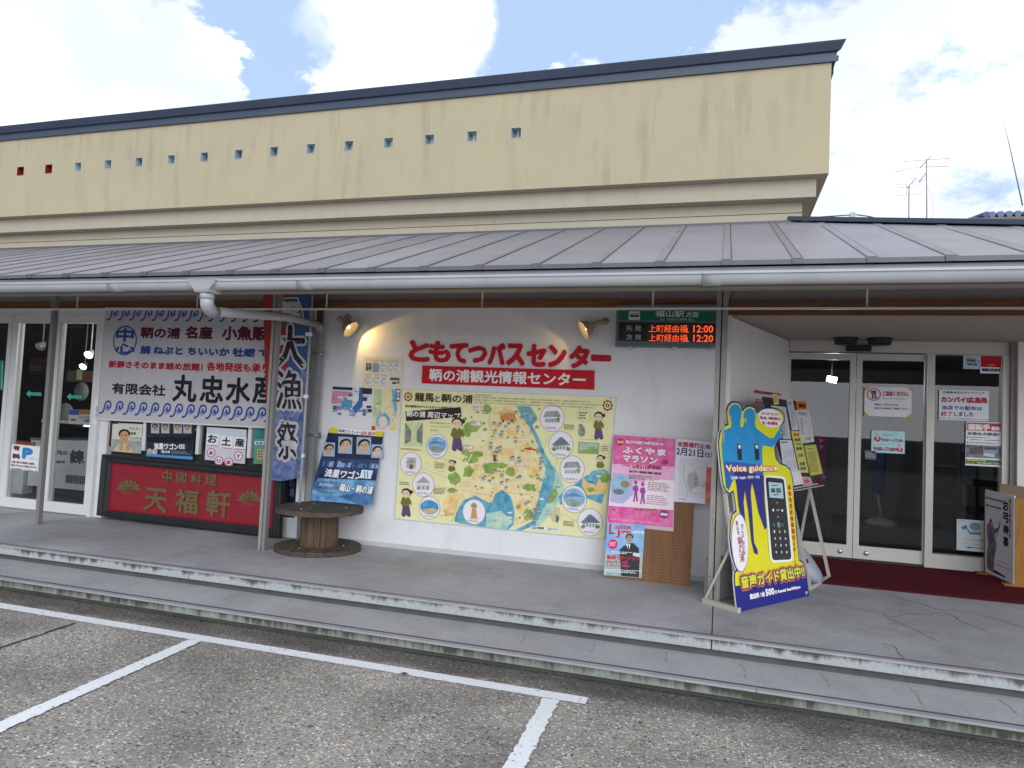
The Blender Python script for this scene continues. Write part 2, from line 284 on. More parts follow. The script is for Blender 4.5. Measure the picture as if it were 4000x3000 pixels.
# ------------------------------------------------------------------ mesh builder
WORLD = {}     # world position of every root
def linkobj(name, me, parent, o0):
    o = bpy.data.objects.new(name, me); col.objects.link(o)
    if parent is not None:
        o.parent = parent; WORLD[o.name] = WORLD[parent.name]
    else:
        o.location = o0; WORLD[o.name] = np.array(o0, float)
    return o
class MB:
    def __init__(s): s.v = []; s.f = []; s.m = []; s.mats = []; s.sm = []
    def mi(s, m):
        if m not in s.mats: s.mats.append(m)
        return s.mats.index(m)
    def add(s, vs, fs, m, smooth=False):
        o = len(s.v); s.v += [tuple(map(float, v)) for v in vs]; k = s.mi(m)
        for f in fs: s.f.append(tuple(i+o for i in f)); s.m.append(k); s.sm.append(smooth)
    def box(s, x0, x1, y0, y1, z0, z1, m):
        x0, x1 = sorted((x0, x1)); y0, y1 = sorted((y0, y1)); z0, z1 = sorted((z0, z1))
        s.add([(x, y, z) for z in (z0, z1) for y in (y0, y1) for x in (x0, x1)], [(0, 2, 3, 1), (4, 5, 7, 6), (0, 1, 5, 4), (2, 6, 7, 3), (0, 4, 6, 2), (1, 3, 7, 5)], m)
    def slab(s, pts, n, th, m):
        """polygon (world points, one plane) extruded by th along -n (n towards the viewer)"""
        n = np.array(n, float); n /= np.linalg.norm(n); a = [np.array(p, float) for p in pts]; k = len(a)
        b = [p-n*th for p in a]
        s.add(a+b, [tuple(range(k)), tuple(reversed(range(k, 2*k)))]+[(i, i+k, (i+1) % k+k, (i+1) % k) for i in range(k)], m)
    def bar(s, p0, p1, wx, wy, m, up=(0, 0, 1)):
        p0 = np.array(p0, float); p1 = np.array(p1, float); d = p1-p0; d /= np.linalg.norm(d)
        u = np.cross(d, up)
        if np.linalg.norm(u) < 1e-3: u = np.array([1., 0, 0])
        u /= np.linalg.norm(u); v = np.cross(u, d)
        c = [(-1, -1), (1, -1), (1, 1), (-1, 1)]
        s.add([p+u*a*wx/2+v*b*wy/2 for p in (p0, p1) for a, b in c], [(3, 2, 1, 0), (4, 5, 6, 7)]+[(i, (i+1) % 4, (i+1) % 4+4, i+4) for i in range(4)], m)
    def tube(s, pts, r, m, n=10, cap=True, smooth=True):
        P = [np.array(p, float) for p in pts]; rs = r if isinstance(r, (list, tuple)) else [r]*len(P)
        o = len(s.v); k = s.mi(m); prev = None
        for i, p in enumerate(P):
            d = P[min(i+1, len(P)-1)]-P[max(i-1, 0)]; d /= np.linalg.norm(d)
            if prev is None:
                a = np.array([0, 0, 1.]) if abs(d[2]) < .9 else np.array([1., 0, 0]); u = np.cross(d, a)
            else: u = prev-d*(prev@d)
            u /= np.linalg.norm(u); prev = u; v = np.cross(d, u)
            for j in range(n):
                t = 2*math.pi*j/n; s.v.append(tuple(p+rs[i]*(math.cos(t)*u+math.sin(t)*v)))
        for i in range(len(P)-1):
            for j in range(n):
                s.f.append((o+i*n+j, o+i*n+(j+1) % n, o+(i+1)*n+(j+1) % n, o+(i+1)*n+j)); s.m.append(k); s.sm.append(smooth)
        if cap:
            s.f.append(tuple(o+j for j in reversed(range(n)))); s.m.append(k); s.sm.append(False)
            e = o+(len(P)-1)*n; s.f.append(tuple(e+j for j in range(n))); s.m.append(k); s.sm.append(False)
    def lathe(s, c, axis, prof, m, n=24, smooth=True):
        """prof: (distance along axis, radius)"""
        ax_ = np.array(axis, float); ax_ /= np.linalg.norm(ax_); a = np.array([0, 0, 1.]) if abs(ax_[2]) < .9 else np.array([1., 0, 0])
        u = np.cross(ax_, a); u /= np.linalg.norm(u); v = np.cross(ax_, u); c = np.array(c, float)
        vs = []; fs = []
        for (h, r) in prof:
            for j in range(n):
                t = 2*math.pi*j/n; vs.append(c+ax_*h+r*(math.cos(t)*u+math.sin(t)*v))
        for i in range(len(prof)-1):
            for j in range(n): fs.append((i*n+j, i*n+(j+1) % n, (i+1)*n+(j+1) % n, (i+1)*n+j))
        s.add(vs, fs, m, smooth)
    def build(s, name, parent=None, at=None, shift=True):
        V = np.array(s.v, float)
        if parent is not None: o0 = WORLD[parent.name]
        elif at is not None: o0 = np.array(at, float)
        else: o0 = np.array([(V[:, 0].min()+V[:, 0].max())/2, (V[:, 1].min()+V[:, 1].max())/2, V[:, 2].min()])
        if shift: V = V-o0
        me = bpy.data.meshes.new(name); me.from_pydata([tuple(v) for v in V], [], s.f)
        for m in s.mats: me.materials.append(m)
        me.polygons.foreach_set('material_index', s.m); me.polygons.foreach_set('use_smooth', s.sm); me.update()
        return linkobj(name, me, parent, o0)
def tag(o, label=None, cat=None, group=None, kind=None):
    if label: o['label'] = label
    if cat: o['category'] = cat
    if group: o['group'] = group
    if kind: o['kind'] = kind
    return o
def thing(name, loc, label, cat, group=None):
    o = bpy.data.objects.new(name, None); col.objects.link(o); o.location = tuple(loc); o.empty_display_size = .1
    WORLD[o.name] = np.array(loc, float); return tag(o, label, cat, group)
def struct(o): o['kind'] = 'structure'; return o
def P_(name, parent, fn, label=None, **k):
    b = MB(); fn(b); o = b.build(name, parent, **k)
    if label: o['label'] = label
    return o
def copy_tree(o, parent=None, loc=None):
    c = o.copy(); col.objects.link(c)
    if parent is not None: c.parent = parent
    if loc is not None: c.location = tuple(loc); WORLD[c.name] = np.array(loc, float)
    for ch in list(o.children): copy_tree(ch, c)
    return c
# ------------------------------------------------------------------ text and flat print
GL = {}
def glyphs(txt, off=0., depth=0.):
    k = (txt, off, depth)
    if k in GL: return GL[k]
    c = bpy.data.curves.new('t', 'FONT'); c.body = txt; c.resolution_u = 2; c.offset = off; c.extrude = depth; c.fill_mode = 'BOTH' if depth else 'FRONT'
    o = bpy.data.objects.new('t', c); col.objects.link(o); bpy.context.view_layer.update()
    me = o.to_mesh(); V = np.array([v.co[:] for v in me.vertices], float).reshape(-1, 3); F = [tuple(p.vertices) for p in me.polygons]
    o.to_mesh_clear(); bpy.data.objects.remove(o); bpy.data.curves.remove(c)
    GL[k] = (V, F); return GL[k]
class Sheet:
    """Flat printed thing. Corner points are read off the photograph's pixels and cast onto the thing's own plane;
    all drawing is done in the sheet's metric axes, so it stays right from anywhere."""
    def __init__(s, crop, TL, TR, BL, P=None, n=None, y=None, gap=.0006):
        s.x0, s.y0, s.k = crop; s.gap = gap
        if y is not None: P, n = (0, y, 0), (0, -1, 0)
        n = np.array(n, float); s.n = n/np.linalg.norm(n); s.P = np.array(P, float)
        s.O = s.w(*TL); a = s.w(*TR)-s.O; b = s.w(*BL)-s.O
        s.W = np.linalg.norm(a); s.H = np.linalg.norm(b); s.U = a/s.W; s.V = b/s.H
        s.A = np.stack([s.U, s.V], 1); s.Ai = np.linalg.pinv(s.A); s.mb = MB(); s.cnt = 0
    def w(s, x, y): return hit(s.x0+x/s.k, s.y0+y/s.k, s.P, s.n)
    def c(s, x, y): return s.Ai@(s.w(x, y)-s.O)
    def wp(s, uv, L=1): return s.O+s.U*uv[0]+s.V*uv[1]+s.n*(s.gap*L+(s.cnt % 24)*s.gap*.035)
    def pts(s, pp): return [s.c(*p) for p in pp]
    def polyc(s, uv, m, L=1):
        s.cnt += 1
        V = [s.wp(p, L) for p in uv]
        if len(V) > 4:
            from mathutils.geometry import tessellate_polygon
            tris = tessellate_polygon([[Vector((p[0], p[1], 0)) for p in uv]])
            s.mb.add(V, [tuple(t) for t in tris], m)
        else: s.mb.add(V, [tuple(range(len(V)))], m)
    def poly(s, pp, m, L=1): s.polyc(s.pts(pp), m, L)
    def rectc(s, a, b, m, L=1): s.polyc([(a[0], a[1]), (b[0], a[1]), (b[0], b[1]), (a[0], b[1])], m, L)
    def rect(s, a, b, m, L=1): s.rectc(s.c(*a), s.c(*b), m, L)
    def unit(s, a0, b0, a1, b1, m, L=1): s.rectc((a0*s.W, b0*s.H), (a1*s.W, b1*s.H), m, L)
    def ell(s, c, e1, e2, m, L=1, n=28, ring=0.):
        """c centre, e1 a point at the right rim, e2 a point at the bottom rim"""
        s.cnt += 1; c = s.c(*c); r1 = np.linalg.norm(s.c(*e1)-c); r2 = np.linalg.norm(s.c(*e2)-c)
        pp = [(c[0]+r1*math.cos(t), c[1]+r2*math.sin(t)) for t in [2*math.pi*i/n for i in range(n)]]
        if ring:
            q = [(c[0]+(r1-ring)*math.cos(t), c[1]+(r2-ring)*math.sin(t)) for t in [2*math.pi*i/n for i in range(n)]]
            V = [s.wp(p, L) for p in pp+q]; s.mb.add(V, [(i, (i+1) % n, (i+1) % n+n, i+n) for i in range(n)], m)
        else:
            V = [s.wp(p, L) for p in pp]; s.mb.add(V, [tuple(range(n))], m)
    def blob(s, c, rx, ry, m, L=1, n=14, j=.2):
        pp = [(c[0]+rx*(1+random.uniform(-j, j))*math.cos(2*math.pi*i/n), c[1]+ry*(1+random.uniform(-j, j))*math.sin(2*math.pi*i/n)) for i in range(n)]
        s.poly(pp, m, L)
    def line(s, pp, wd, m, L=1):
        q = s.pts(pp)
        for a, b in zip(q[:-1], q[1:]):
            d = b-a; l = np.linalg.norm(d)
            if l < 1e-5: continue
            d /= l; nn_ = np.array([-d[1], d[0]])*wd/2; e = d*wd*.3
            s.polyc([a+nn_-e, b+nn_+e, b-nn_+e, a-nn_-e], m, L)
    def text(s, txt, a, b, m, L=2, off=0., bold=0., depth=0., shear=0., keep=False):
        """fills the box from TL pixel a to BR pixel b; bold = extra stroke half-width in metres"""
        a = s.c(*a); b = s.c(*b); s.textc(txt, a, b, m, L, off, bold, depth, shear, keep)
    def textc(s, txt, a, b, m, L=2, off=0., bold=0., depth=0., shear=0., keep=False):
        V, F = glyphs(txt, off, 1. if depth else 0.); s.cnt += 1
        if not len(V): return
        lo = V.min(0); hi = V.max(0); sz = hi-lo; sz[sz < 1e-6] = 1
        W = b[0]-a[0]-2*bold; H = b[1]-a[1]-2*bold
        if keep:
            k = min(W/sz[0], H/sz[1]); ox = (W-k*sz[0])/2; oy = (H-k*sz[1])/2; W = k*sz[0]; H = k*sz[1]; a = (a[0]+ox, a[1]+oy)
        u = a[0]+bold+(V[:, 0]-lo[0])/sz[0]*W+shear*H*(V[:, 1]-lo[1])/sz[1]; v = a[1]+bold+(hi[1]-V[:, 1])/sz[1]*H
        st = [(0, 0)] if bold == 0 else [(0, 0)]+[(bold*math.cos(t), bold*math.sin(t)) for t in [2*math.pi*i/8 for i in range(8)]]
        for i, (du, dv) in enumerate(st):
            z = s.gap*L+(s.cnt % 24)*s.gap*.035+i*.00003
            zz = z+((V[:, 2]-lo[2])/2*depth if depth else 0)
            X = s.O[None]+np.outer(u+du, s.U)+np.outer(v+dv, s.V)+np.outer(np.broadcast_to(zz, u.shape), s.n)
            s.mb.add(X, F, m)
    def vtext(s, txt, a, b, m, L=2, bold=0., off=0., slant=None):
        """characters stacked top to bottom in the box TL a .. BR b"""
        a = s.c(*a); b = s.c(*b); n = len(txt); h = (b[1]-a[1])/n; sl = 0 if slant is None else slant
        for i, ch in enumerate(txt):
            if ch == ' ': continue
            if ch in 'ー': ch = '|'
            y0 = a[1]+i*h; o = sl*i
            s.textc(ch, (a[0]+o, y0+h*.06), (b[0]+o, y0+h*.94), m, L, off, bold)
    def lines(s, a, b, n, m, L=2, fill=.6, dash=.02, seed=None):
        """rows of print too small to read"""
        rr = random.Random(seed if seed is not None else n*7+int(a[0])); a = s.c(*a); b = s.c(*b); h = (b[1]-a[1])/n
        for i in range(n):
            x = a[0]; e = a[0]+(b[0]-a[0])*rr.uniform(.72, 1)
            while x < e-.001:
                d = min(dash*rr.uniform(.4, 1.6), e-x)
                s.rectc((x, a[1]+h*(i+.2)), (x+d*.86, a[1]+h*(i+.2+fill*.8)), m, L); x += d+dash*.12
    def paper(s, parent, m, th=.003, name='paper', pts=None):
        q = pts if pts is not None else [(0, 0), (s.W, 0), (s.W, s.H), (0, s.H)]
        b = MB(); V = [s.wp(p, 0) for p in q]; b.slab(V, s.n, th, m); return b.build(name, parent)
    def flush(s, name, parent):
        if not s.mb.v: return None
        o = s.mb.build(name, parent); s.mb = MB(); return o
crA = (0, 1100, 1.3825); crB = (1000, 1100, 1.3825); crC = (2000, 1100, 1.3825); crD = (2700, 1100, 1.2289); crE = (3000, 1100, 1.2289)
crK = (1500, 1500, 2.3284); crZ3 = (3000, 1300, 2.765); crZ4 = (2950, 1850, 3.016); crL = (0, 1200, 1.745); crR1 = (3400, 1200, 2.0733); crR2 = (3400, 1800, 2.765)
crT = (1200, 1180, 3.19); crF = (950, 1100, 4.149); full = (0, 0, 1)

ZP, ZS, YE, YS, YD = .221, .098, -1.622, -2.091, 1.779
XP = [-6.755, -4.026, -.009]; YP = -.694
# ================================================================== SETTING
def f(b): b.box(-150, 150, -250, 250, -.5, 0, m_pave)
struct(P_('ground', None, f))
def f(b): b.box(-60, 60, -24.4, -24, 0.004, 1.3, mat('sea_wall_concrete', (.3, .3, .29), rough=.9, var=.5, vs=1))
struct(P_('sea_wall', None, f))
def f(b):
    rr = random.Random(9); cols = [mat('pebble_slate', (.08, .085, .10), rough=.8), mat('pebble_tan', (.33, .28, .19), rough=.8), mat('pebble_pale', (.33, .32, .31), rough=.8), mat('pebble_brown', (.19, .13, .10), rough=.8)]
    for i in range(2600):
        x = rr.uniform(-6.5, 2.6); y = -5.6+3.1*rr.random()**.8
        if y > -2.5 and rr.random() < .5: continue
        k = rr.uniform(.005, .013)*(1.7 if rr.random() < .06 else 1); a0 = rr.uniform(0, 6.28); e = rr.uniform(.4, .9); n = 6
        ring = [(x+k*math.cos(t+a0)*rr.uniform(.8, 1.1), y+k*e*math.sin(t+a0)*rr.uniform(.8, 1.1), .0006) for t in [2*math.pi*j/n for j in range(n)]]
        b.add(ring+[(x, y, .0006+k*.12)], [(j, (j+1) % n, n) for j in range(n)], rr.choice(cols))
o = P_('embedded_pebbles', None, f); tag(o, 'larger slate tan and pale pebbles set in the car park surface', 'pebbles', kind='stuff')
# platform: slabs parted by the joints at the posts
plat = MB(); plat.box(-16, 7, YE+.035, 9, -.02, ZP-.012, m_riseb); platform = struct(plat.build('platform', at=(0, 0, 0)))
edges = [-16, XP[0], XP[1], XP[2], 7]
for i in range(4):
    def f(b, i=i):
        x0 = edges[i]+.004; x1 = edges[i+1]-.004
        b.box(x0, x1, YE+.002, 8.9, ZP-.075, ZP, m_conc)
        b.box(x0, x1, YE, YE+.002, ZP-.073, ZP-.002, m_rise1)
    P_('slab', platform, f)
def poly_strip(b, pts, wd, z, m, jag=.0, seed=1):
    rr = random.Random(seed); P = [np.array(p[:2]) for p in pts]; Q = []
    for a, c in zip(P[:-1], P[1:]):
        n = max(1, int(np.linalg.norm(c-a)/.05))
        for i in range(n):
            q = a+(c-a)*i/n; Q.append(q+np.array([rr.uniform(-jag, jag), rr.uniform(-jag, jag)]))
    Q.append(P[-1]); vs = []
    for i, q in enumerate(Q):
        d = Q[min(i+1, len(Q)-1)]-Q[max(i-1, 0)]; d /= np.linalg.norm(d)+1e-9; n = np.array([-d[1], d[0]]); h = wd/2*rr.uniform(.45, 1.2)
        vs += [(*(q+n*h), z), (*(q-n*h), z)]
    b.add(vs, [(2*i, 2*i+1, 2*i+3, 2*i+2) for i in range(len(Q)-1)], m)
crJ = (2000, 2000, 1.106)
def gp(cr, x, y, z): return ax(cr[0]+x/cr[2], cr[1]+y/cr[2], 'z', z)
cracks = [[(1425, 405), (1500, 420), (1600, 438), (1645, 470), (1700, 492), (1755, 515), (1800, 543), (1835, 556)], [(1640, 455), (1720, 440), (1800, 442), (1880, 436), (1960, 480), (2085, 525)],
          [(1560, 335), (1660, 372), (1780, 400), (1850, 425), (1950, 428)], [(1605, 568), (1650, 580), (1672, 602), (1690, 640)], [(2010, 440), (2110, 470), (2212, 500)], [(1290, 400), (1350, 395), (1390, 402)]]
for i, cpts in enumerate(cracks):
    def f(b): poly_strip(b, [gp(crJ, x, y, ZP) for x, y in cpts], .011, ZP+.0015, m_crack, .012, i)
    P_('crack', platform, f)
step = struct(P_('step', None, lambda b: (b.box(-16, 7, YS+.05, YE+.035, -.02, ZS-.06, m_riseb), b.box(-16, 7, YS+.002, YE+.04, ZS-.06, ZS, m_tread), b.box(-16, 7, YS, YS+.002, ZS-.058, ZS-.002, m_rise2)), at=(0, 0, 0)))
for i, x in enumerate(np.arange(-9.5, 5, .46)):
    y0 = YE+.03-random.uniform(.02, .1); p = [(x, y0), (x+.03, y0-.1), (x+.02, y0-random.uniform(.15, .3))]
    P_('crack', step, lambda b: poly_strip(b, p, .007, ZS+.0015, m_mortar, .012, i))
x = -15.9
while x < 6.9:
    ln_ = random.choice([1.82, 2.2, 2.6]); x1 = min(x+ln_, 6.95)
    for base_, yy, zz in ((platform, YE, ZP), (step, YS, ZS)):
        d = .7 if base_ is step else 0
        def f(b):
            b.box(x+d, x1+d-.004, yy-.006, yy+.030, zz+.0005, zz+.005, m_nose); b.box(x+d, x1+d-.004, yy-.009, yy-.004, zz-.010, zz+.005, m_nose)
            b.box(x+d, x1+d-.004, yy+.031, yy+.060, zz+.0005, zz+.003, m_nosed)
        P_('nosing', base_, f)
    x = x1
# parking bay paint
def jag_strip(b, p0, p1, wd, z, m, j0, j1, seed):
    rr = random.Random(seed); p0 = np.array(p0); p1 = np.array(p1); d = p1-p0; l = np.linalg.norm(d); d /= l; n = np.array([-d[1], d[0]]); k = int(l/.02); vs = []
    for i in range(k+1):
        q = p0+d*l*i/k; vs += [(*(q+n*(wd/2+rr.uniform(-j0, j0))), z), (*(q-n*(wd/2+rr.uniform(-j1, j1))), z)]
    b.add(vs, [(2*i, 2*i+1, 2*i+3, 2*i+2) for i in range(k)], m)
struct(P_('parking_line', None, lambda b: jag_strip(b, (-9.5, -2.39), (-.66, -2.376), .098, .004, m_paint, .002, .003, 3)))
a0 = np.array([-3.235, -2.44]); a1 = ax(0, 2845, 'z', 0)[:2]; dd = a1-a0; a1 = a0+dd*4
struct(P_('parking_line', None, lambda b: jag_strip(b, a0, a1, .098, .008, m_paint, .006, .004, 4)))
a0 = np.array([-.849, -2.44]); a1 = np.array([-.826, -3.21]); a1 = a0+(a1-a0)*4.5
struct(P_('parking_line', None, lambda b: jag_strip(b, a0, a1, .09, .008, m_paint, .007, .006, 5)))
crI = (0, 2000, 1.106)
P0 = gp(crI, 325, 482, 0); P1 = gp(crI, 0, 588, 0); dd = P1-P0; P1 = P0+dd*5
struct(P_('paving_joint', None, lambda b: poly_strip(b, [P0, P1], .028, .004, m_tar, .006, 3)))

# ================================================================== BUILDING
bld = thing('bus_center_building', (-4, 1, 0), 'low cream stucco building with grey metal canopy roof and white entrance wall', 'building')
XR = .809; XL = -16.
def f(b):
    # front skin with real openings for the little windows
    y = -.082; z0, z1 = 3.709, 4.657; wz0, wz1 = 4.208, 4.316; hw = .053
    xs = sorted([-1.942-.4478*i for i in range(31)])
    c = [XL]; 
    for q in xs:
        if q-hw > XL: c += [q-hw, q+hw]
    c.append(XR)
    def quad(x0, x1, a, e): b.add([(x0, y, a), (x1, y, a), (x1, y, e), (x0, y, e)], [(0, 1, 2, 3)], m_cream)
    quad(XL, XR, z0, wz0); quad(XL, XR, wz1, z1)
    for i in range(0, len(c), 2): quad(c[i], c[i+1], wz0, wz1)
    b.add([(XL, y, z0), (XR, y, z0), (XR, 7, z0), (XL, 7, z0)], [(0, 3, 2, 1)], m_cream2)
    b.add([(XR, y, z0), (XR, 7, z0), (XR, 7, z1), (XR, y, z1)], [(0, 1, 2, 3)], m_cream)
    b.add([(XL, 7, z0), (XR, 7, z0), (XR, 7, z1), (XL, 7, z1)], [(0, 3, 2, 1)], m_cream)
    b.add([(XL, y, z1), (XR, y, z1), (XR, 7, z1), (XL, 7, z1)], [(0, 1, 2, 3)], m_cream)
    b.add([(XL, .3, z0), (XR-.01, .3, z0), (XR-.01, .3, z1), (XL, .3, z1)], [(0, 1, 2, 3)], m_dark)
upper = P_('upper_wall', bld, f)
P_('wall_ledge', bld, lambda b: b.box(XL, .725, .017, 6.8, 3.546, 3.708, m_cream2))
P_('wall_ledge', bld, lambda b: (b.box(XL, .63, .14, 6.6, 3.25, 3.545, m_cream2), b.box(XL, .6305, .136, .1395, 3.447, 3.451, m_seal)))
def f(b):
    prof = [(-.085, 4.656), (-.105, 4.656), (-.108, 4.700), (-.092, 4.704), (-.095, 4.735), (-.118, 4.742), (-.150, 4.800), (-.155, 4.812), (-.085, 4.812), (.1, 4.83), (.1, 4.656)]
    k = len(prof); x1 = XR+.03
    b.add([(XL, y, z) for y, z in prof]+[(x1+(-.085-y if y < 0 else 0)*1.0, y, z) for y, z in prof], [(i, i+k, (i+1) % k+k, (i+1) % k) for i in range(k)]+[tuple(range(k, 2*k))], m_coping)
    b.box(x1-.02, x1+.012, .1, 7, 4.656, 4.812, m_coping)
P_('coping', bld, f)
P_('coping_cap', bld, lambda b: b.box(XL, .64, -.12, .09, 4.8125, 4.826, m_coping))
# little square windows
m_wb = mat('pale_blue_window_lining', (.42, .52, .56), rough=.5, var=.5, vs=9, objvar=.3); m_wr = mat('dark_red_window_lining', (.22, .02, .03), rough=.5, var=.2, vs=20)
m_pb = mat('milky_window_glass', (.48, .55, .60), rough=.15, var=.6, vs=5, objvar=.5, spec=.6); m_pr = mat('red_window_glass', (.10, .012, .02), rough=.15, spec=.6)
def small_window(ml, mp):
    fr = MB(); h = .053; y0 = -.0845
    for s_ in ((-h, -h+.005, -h, h), (h-.005, h, -h, h), (-h+.005, h-.005, -h, -h+.005), (-h+.005, h-.005, h-.005, h)):
        fr.box(s_[0], s_[1], y0, .02, s_[2], s_[3], ml)
    fr.box(-.012, .012, -.015, .018, -h+.005, h-.005, ml)
    pa = MB(); pa.box(-h, h, .0205, .03, -h, h, mp)
    return fr, pa
protos = {}
for i in range(16):
    x = -1.942-.4478*i; red = i in (13, 14); key = red
    if key not in protos:
        fr, pa = small_window(m_wr if red else m_wb, m_pr if red else m_pb)
        def mk(q, nm):
            me = bpy.data.meshes.new(nm); me.from_pydata(q.v, [], q.f)
            for mm in q.mats: me.materials.append(mm)
            me.polygons.foreach_set('material_index', q.m); me.update(); return me
        protos[key] = (mk(fr, 'window'), mk(pa, 'pane'))
    o = bpy.data.objects.new('window', protos[key][0]); col.objects.link(o); o.parent = bld; o.location = (x+4, -1, 4.262)
    if red: o['label'] = 'small square window with dark red lining'
    p = bpy.data.objects.new('pane', protos[key][1]); col.objects.link(p); p.parent = o
# canopy
ZR, YR = 2.502, -2.181; YW = .1365; ZW = 3.366; SL = (ZW-ZR)/(YW-YR)
def zroof(y): return ZR+SL*(y-YR)
Nr = np.array([0, -SL, 1]); 
A_ = hit(3105, 866, (0, YR, ZR), Nr); B_ = hit(4000, 884, (0, YR, ZR), Nr)
print('ridge pts', A_, B_)
def ytop(x):
    if x <= A_[0]: return YW
    return A_[1]+(B_[1]-A_[1])*(x-A_[0])/(B_[0]-A_[0])
XE = 4.4
def f(b):
    # board under the metal and plastered soffit
    b.add([(XL, YR+.03, ZR-.03), (XE, YR+.03, ZR-.03), (XE, -1.2, zroof(-1.2)-.03), (.63, YW, ZW-.03), (XL, YW, ZW-.03)], [(0, 1, 2, 3, 4)], m_roofedge)
    b.add([(XL, -2.1, 2.372), (XE, -2.1, 2.372), (XE, .6, 2.372+SL*2.7), (XL, .6, 2.372+SL*2.7)], [(0, 3, 2, 1)], m_soffit)
roof = P_('canopy_roof', bld, f)
seam0, pitch = .036, .3757
x = seam0-pitch*42; cnt = 0
while x < XE-.3:
    x0, x1 = x, x+pitch; t0, t1 = ytop(x0), ytop(x1)
    def f(b):
        z = lambda y, h=0: zroof(y)+h
        b.add([(x0+.001, YR, z(YR)), (x1-.052, YR, z(YR)), (x1-.052, ytop(x1-.052), z(ytop(x1-.052))), (x0+.001, t0, z(t0))], [(0, 1, 2, 3)], m_roof)
        b.add([(x0+.001, YR, z(YR)), (x1-.052, YR, z(YR)), (x1-.052, YR-.004, z(YR)-.028), (x0+.001, YR-.004, z(YR)-.028)], [(3, 2, 1, 0)], m_roofedge)
    P_('roof_panel', roof, f)
    def f(b):
        a, c = x1-.052, x1+.001
        ya, yc = ytop(a), ytop(c)
        vs = []
        for xx, yy in ((a, ya), (a+.006, ya), (c-.006, yc), (c, yc)):
            h = .002 if xx in (a, c) else .006
            vs += [(xx, YR-.003, zroof(YR)+h), (xx, yy, zroof(yy)+h)]
        b.add(vs, [(0, 2, 3, 1), (2, 4, 5, 3), (4, 6, 7, 5)], m_batten)
        b.box(a-.003, c+.003, YR-.010, YR-.003, zroof(YR)-.028, zroof(YR)+.003, m_roofedge)
        b.add([(c-.004, YR, zroof(YR)+.008), (c, YR, zroof(YR)+.008), (c, yc, zroof(yc)+.008), (c-.004, yc, zroof(yc)+.008)], [(0, 1, 2, 3)], m_seal)
    P_('roof_batten', roof, f)
    x += pitch
def f(b):
    p0 = np.array([A_[0]-.03, A_[1]-.0, zroof(A_[1])+.02]); dv = B_-A_; p1 = A_+dv*2.6; p1[2] = zroof(p1[1])+.02
    b.bar(p0, p1, .12, .035, m_coping)
P_('ridge_cap', roof, f)
P_('wall_flashing', roof, lambda b: b.box(XL, .62, YW-.012, YW+.003, ZW-.012, ZW+.016, m_roofedge))
P_('fascia_board', bld, lambda b: b.box(XL, XE, -2.155, -2.115, 2.372, 2.470, m_fascia))
P_('trim_strip', bld, lambda b: (b.box(XL, XE, -2.17, -2.09, 2.346, 2.3715, m_beige)))
# half round gutter
def gut(b, x0, x1, r, m, cy=-2.222, cz=2.413):
    n = 10; vs = []
    for x in (x0, x1):
        for rr_ in (r, r-.004):
            for i in range(n+1):
                t = math.pi*i/n; vs.append((x, cy-rr_*math.cos(t), cz-rr_*1.12*math.sin(t)))
    k = n+1; fs = []
    for i in range(n):
        fs += [(i, i+1, 2*k+i+1, 2*k+i), (k+i+1, k+i, 3*k+i, 3*k+i+1), (i+1, i, k+i, k+i+1), (2*k+i, 2*k+i+1, 3*k+i+1, 3*k+i)]
    fs += [(0, k, 3*k, 2*k)]
    b.add(vs, fs, m, True)
    b.box(x0, x1, cy-r-.006, cy-r+.006, cz-.006, cz+.008, m)
gutter = P_('gutter', bld, lambda b: gut(b, XL, XE, .053, m_gutter))
for px in (450, 1190, 2780):
    xx = ax(px, 1100, 'y', -2.25)[0]; P_('gutter_joint', gutter, lambda b: gut(b, xx-.05, xx+.05, .057, m_gutter, cz=2.412))
def bx_path(b, pts, w1, w2, m):
    for a, c in zip(pts[:-1], pts[1:]): b.bar(a, c, w1, w2, m)
out0 = -3.505
def f(b):
    for z0, z1, h0, h1 in ((2.428, 2.412, .125, .125), (2.412, 2.385, .115, .1), (2.385, 2.35, .1, .062), (2.35, 2.332, .062, .06)):
        b.add([(out0-h0, -2.30, z0), (out0+h0, -2.30, z0), (out0+h0, -2.16, z0), (out0-h0, -2.16, z0), (out0-h1, -2.29, z1), (out0+h1, -2.29, z1), (out0+h1, -2.17, z1), (out0-h1, -2.17, z1)],
              [(0, 1, 2, 3), (7, 6, 5, 4), (4, 5, 1, 0), (5, 6, 2, 1), (6, 7, 3, 2), (7, 4, 0, 3)], m_gutter)
P_('gutter_outlet', gutter, f)
W_ = lambda px, py, y: ax(px, py, 'y', y)
down = P_('downpipe', bld, lambda b: (
    b.tube([(out0, -2.23, 2.335), (out0, -2.23, 2.29)], .05, m_gutter, 12),
    b.tube([(out0, -2.23, 2.31), (out0-.005, -2.22, 2.255), (out0-.03, -2.16, 2.225), (out0-.06, -2.07, 2.22)], .047, m_gutter, 12),
    b.tube([(out0-.05, -2.10, 2.222), W_(1125, 1240, -.85), W_(1240, 1268, -.17)], .036, m_gutter, 12),
    b.tube([W_(1120, 1239, -.87), W_(1132, 1242, -.80)], .041, m_gutter, 12),
    b.tube([W_(1232, 1267, -.19), (-3.925, -.125, 2.385), (-3.928, -.115, 2.33)], .04, m_gutter, 12),
    b.box(-3.958, -3.898, -.145, -.085, .223, 2.36, m_pipe)))
for py in (1382, 1700):
    z = W_(1238, py, -.12)[2]
    P_('pipe_clamp', down, lambda b: (b.box(-3.965, -3.89, -.152, -.078, z-.01, z+.01, m_steel), b.box(-3.889, -3.86, -.12, -.10, z-.008, z+.008, m_steel), b.box(-3.862, -3.855, -.13, -.09, z-.03, z+.03, m_steel)))
